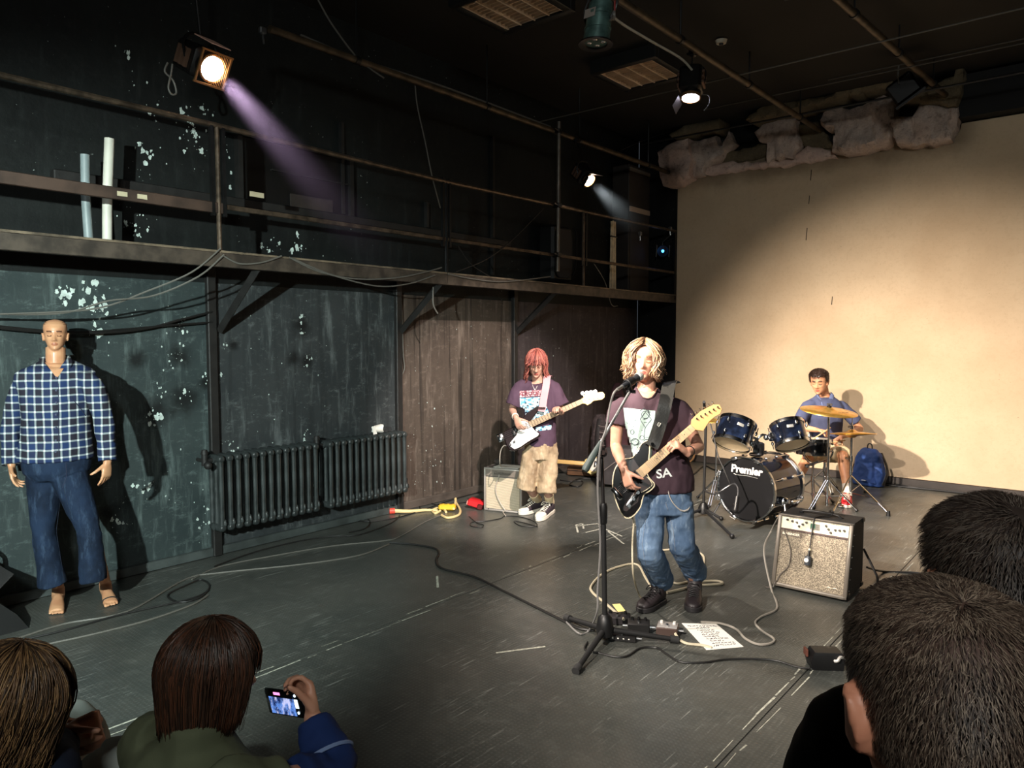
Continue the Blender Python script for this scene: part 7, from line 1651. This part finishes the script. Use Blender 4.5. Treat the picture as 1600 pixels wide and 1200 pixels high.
b = B(); b.tube([elp.lerp(arA[0][0], .45), elp, elp.lerp(wrp, .45), elp.lerp(wrp, .94)], [.066, .062, .058, .044], 18, 3); garment('blue_sleeve', b, cloth('blue_sleeve', (26, 44, 88), .2), topA, .007, .008, 11, 5, (1, 1, .8))
b = B(); c_ = elp.lerp(wrp, .30); d = (wrp - elp).normalized(); fu, fv = frame(d)
b.tube([c_ + (fu * math.cos(a) + fv * math.sin(a)) * .0655 for a in [2 * math.pi * i / 24 for i in range(25)]], .005, 6); b.done('sleeve_piping', mat('piping_pale', (120, 138, 176), .6), topA)
HB_ = [mat('bob_brown', (64, 43, 31), .4), mat('bob_auburn', (88, 54, 37), .4), mat('bob_dark', (46, 32, 24), .42)]
scalp(o1, HA, HB_[2], .012, 62, fringe_z=.17, side_z=.06, nape=.04)
hair_locks(o1, HA, HB_, 4200, 58, .122, .0016, .0015, (.008, .024), 41, .135, 20, (.06, .02), .5, .002, (25, 89.5), seg=12, out=-.004, sides=3)
ph = thing('smartphone', ph_c, 'black phone held up, its lit screen showing the stage', 'phone')
PM = basis(ph_c, phx, phy, phn)
B().box(PM @ V((0, 0, 0)), (.150, .072, .009), PM, .004).done('case', mat('phone_black', (10, 10, 12), .25, coat=.4), ph)
t = NT('phone_screen'); o_ = t.obj(); n1 = t.noise(o_, 40, 5, .7); n2 = t.noise(t.obj((1, 1, .4)), 70, 4); c_ = t.mix(t.ramp(n1, .4, .58), lc(22, 36, 84), lc(96, 140, 220)); c_ = t.mix(t.ramp(n2, .52, .62), c_, lc(196, 200, 240)); t.col(lc(6, 6, 8)); t.l(c_, t.b.inputs['Emission Color']); t.b.inputs['Emission Strength'].default_value = .42; t.rough(.2)
B().box(PM @ V((-.008, -.002, .0048)), (.100, .056, .0006), PM).done('screen', t.m, ph)
B().box(PM @ V((-.008, .022, .0053)), (.100, .012, .0005), PM).done('screen_dark_band', mat('screen_dark', (14, 14, 22), .2), ph)
B().box(PM @ V((-.02, .026, .0058)), (.026, .007, .0005), PM, .0001).done('record_pill', emis('record_pink', (236, 130, 190), .8), ph)
B().box(PM @ V((.052, .004, .0055)), (.013, .024, .0005), PM, .0001).done('shutter_button', emis('shutter_white', (220, 240, 250), .8), ph)
for y in (-.02, .026): B().cyl(PM @ V((.052, y, .005)), PM @ V((.052, y, .006)), .004, n=10).done('screen_icon', emis('shutter_white', (220, 240, 250), .8), ph)
# girl at the far left
hc = at(14, 1102, 1.55); f2 = V((.22, .97, 0)); s2 = (at(128, 1145, 1.78))
l2_ = f2.normalized().cross(Zv)
gt = cloth('grey_trousers', (150, 156, 150), .08); nv = cloth('navy_jacket', (26, 34, 50), .2)
wR, wL = at(92, 1158, 1.74), at(96, 1134, 1.80); eR, eL = at(70, 1225, 1.58), at(10, 1165, 1.84)
o2, HG, topG, arG, fG, lG = sitter('person', 'seated person with long light brown hair, dark jacket and clasped hands', hc, f2, 1.0, .98, .18, nv, gt, skA, .12, V((.45, .88, -.25)),
    (eR, wR, ((at(140, 1138, 1.78) - wR), (CF * .9 - CU * .2), (CU * .95 - CF * .1), (1.15, 1.3, 1.35, 1.4), .3, .92, .03, (RT * .9 + CU * .1 - CF * .4))), (eL, wL, ((at(140, 1150, 1.83) - wL), (-CF * .8 - CU * .1), (CU * .9), (1.0, 1.15, 1.2, 1.2), .3, .92, .03, (RT * .8 - CF * .5))), knees=[at(186, 1196, 1.95), at(112, 1140, 2.08)], vox=.0055)
b = B(); b.lathe([(.0105, -.004), (.0125, 0), (.0105, .004)], basis(at(146, 1140, 1.81), CU, CF, RT), 12, False); b.done('ring', blkm, o2)
HG_ = [mat('girl_blond', (146, 112, 74), .45), mat('girl_brown', (104, 76, 50), .5), mat('girl_dark', (64, 47, 33), .5)]
scalp(o2, HG, HG_[1], .012, 40, fringe_z=.17, side_z=.06, nape=.03)
hair_locks(o2, HG, HG_, 4200, 22, .16, .009, .0015, (.006, .030), 51, .15, 34, None, .4, .006, (25, 89.5), seg=12, out=.004, sides=3)
# knees of the girl seen beyond her hands
# two grey-haired men at the right
GH = [mat('hair_grey', (104, 86, 72), .6), mat('hair_grey_brown', (78, 58, 46), .6), mat('hair_pale_grey', (142, 122, 104), .6), mat('hair_grey_dark', (54, 41, 34), .6)]
blk_c = cloth('black_jumper', (20, 20, 22), .2); dk_tr = cloth('dark_trousers', (24, 24, 28)); gr_c = cloth('grey_jumper', (52, 50, 50), .2)
hc = at(1474, 1104, .735)
o3, H3, top3, ar3, f3, l3_ = sitter('person', 'large head of a man with cropped grey hair and a crown whorl, nearest the viewer', hc, V((-.42, .90, 0)), 1.0, 1.14, .66, gr_c, dk_tr, skR, .0, V((-.44, .88, -.30)), knee_out=.30, thigh=.28)
scalp(o3, H3, mat('cropped_scalp', (74, 52, 43), .65, var=.3, vs=30), .002, 62, fringe_z=.168, side_z=.085, nape=.03, noise_amp=.001)
fur(o3, H3, GH, 70000, .011, (.0, -.066, .208), 61, .003, 60, .088, .03, .168, .00034, .22)
hc = at(1552, 908, 1.05)
o4, H4, top4, ar4, f4, l4_ = sitter('person', 'man with short brown-grey hair partly hidden behind the nearest head at right', hc, V((-.40, .91, 0)), 1.0, 1.06, .60, blk_c, dk_tr, skR, .02, V((-.42, .90, -.12)))
GH2 = [mat('hair_mouse', (70, 54, 44), .6), mat('hair_mouse_dark', (50, 38, 32), .6), mat('hair_mouse_grey', (96, 84, 74), .6)]
scalp(o4, H4, GH2[1], .006, 62, fringe_z=.168, side_z=.085, nape=.03, noise_amp=.002)
fur(o4, H4, GH2, 26000, .024, (.01, -.060, .210), 62, .006, 60, .088, .03, .168, .0006, .3)
bench((-1.62, .66, 0), 1.7, .34, .16, 'low black bench under the two seated people at the lower left')
bench((-.17, .95, 0), .9, .75, .60, 'black bench under the two men at the lower right')

# ------------------------------------------------------------------ haze cones shaped as lantern beams, glow tint put into their colour
def haze(name, loc, aim, L, r0, r1, dens, col, label):
    loc, aim = V(loc), V(aim); d = (aim - loc).normalized(); t = NT(name); t.t.nodes.remove(t.b); v = t.n('ShaderNodeVolumePrincipled')
    dt = t.n('ShaderNodeVectorMath', operation='DOT_PRODUCT'); t.l(t.obj(), dt.inputs[0]); dt.inputs[1].default_value = tuple(d)
    f = t.math('POWER', t.ramp(dt.outputs['Value'], L, 0.0), 1.5)
    pr = t.n('ShaderNodeVectorMath', operation='PROJECT'); t.l(t.obj(), pr.inputs[0]); pr.inputs[1].default_value = tuple(d)
    ds = t.n('ShaderNodeVectorMath', operation='DISTANCE'); t.l(t.obj(), ds.inputs[0]); t.l(pr.outputs[0], ds.inputs[1])
    rad = t.math('ADD', t.math('MULTIPLY', dt.outputs['Value'], (r1 - r0) / L), r0)
    e = t.ramp(t.math('DIVIDE', ds.outputs['Value'], rad), 1.0, .1)
    t.l(t.math('MULTIPLY', t.math('MULTIPLY', f, e), dens), v.inputs['Density'])
    v.inputs['Color'].default_value = col; v.inputs['Anisotropy'].default_value = .2; t.l(v.outputs[0], t.out.inputs['Volume'])
    u, w_ = frame(d); M_ = Matrix((u, w_, d)).transposed().to_4x4(); M_.translation = loc
    o = B().lathe([(r0, .0), (r1, L)], M_, 28).done(name, t.m, loc=loc); return tag(o, label, 'haze', None, 'stuff')
haze('beam_shaped_haze', LAMP1 + V((.085, .012, -.047)), V((-3.72, 3.35, 2.05)), 2.1, .07, .30, .075, (.70, .55, 1.0, 1), 'violet-tinted haze cone shaped as the beam of the big left lantern')
haze('beam_shaped_haze', LAMP2 + V((.08, .02, -.08)), V((-3.9, 7.4, 2.6)), .85, .07, .26, .07, (.6, .8, 1.0, 1), 'faint bluish haze cone shaped as the beam of the small lantern at the gallery end')
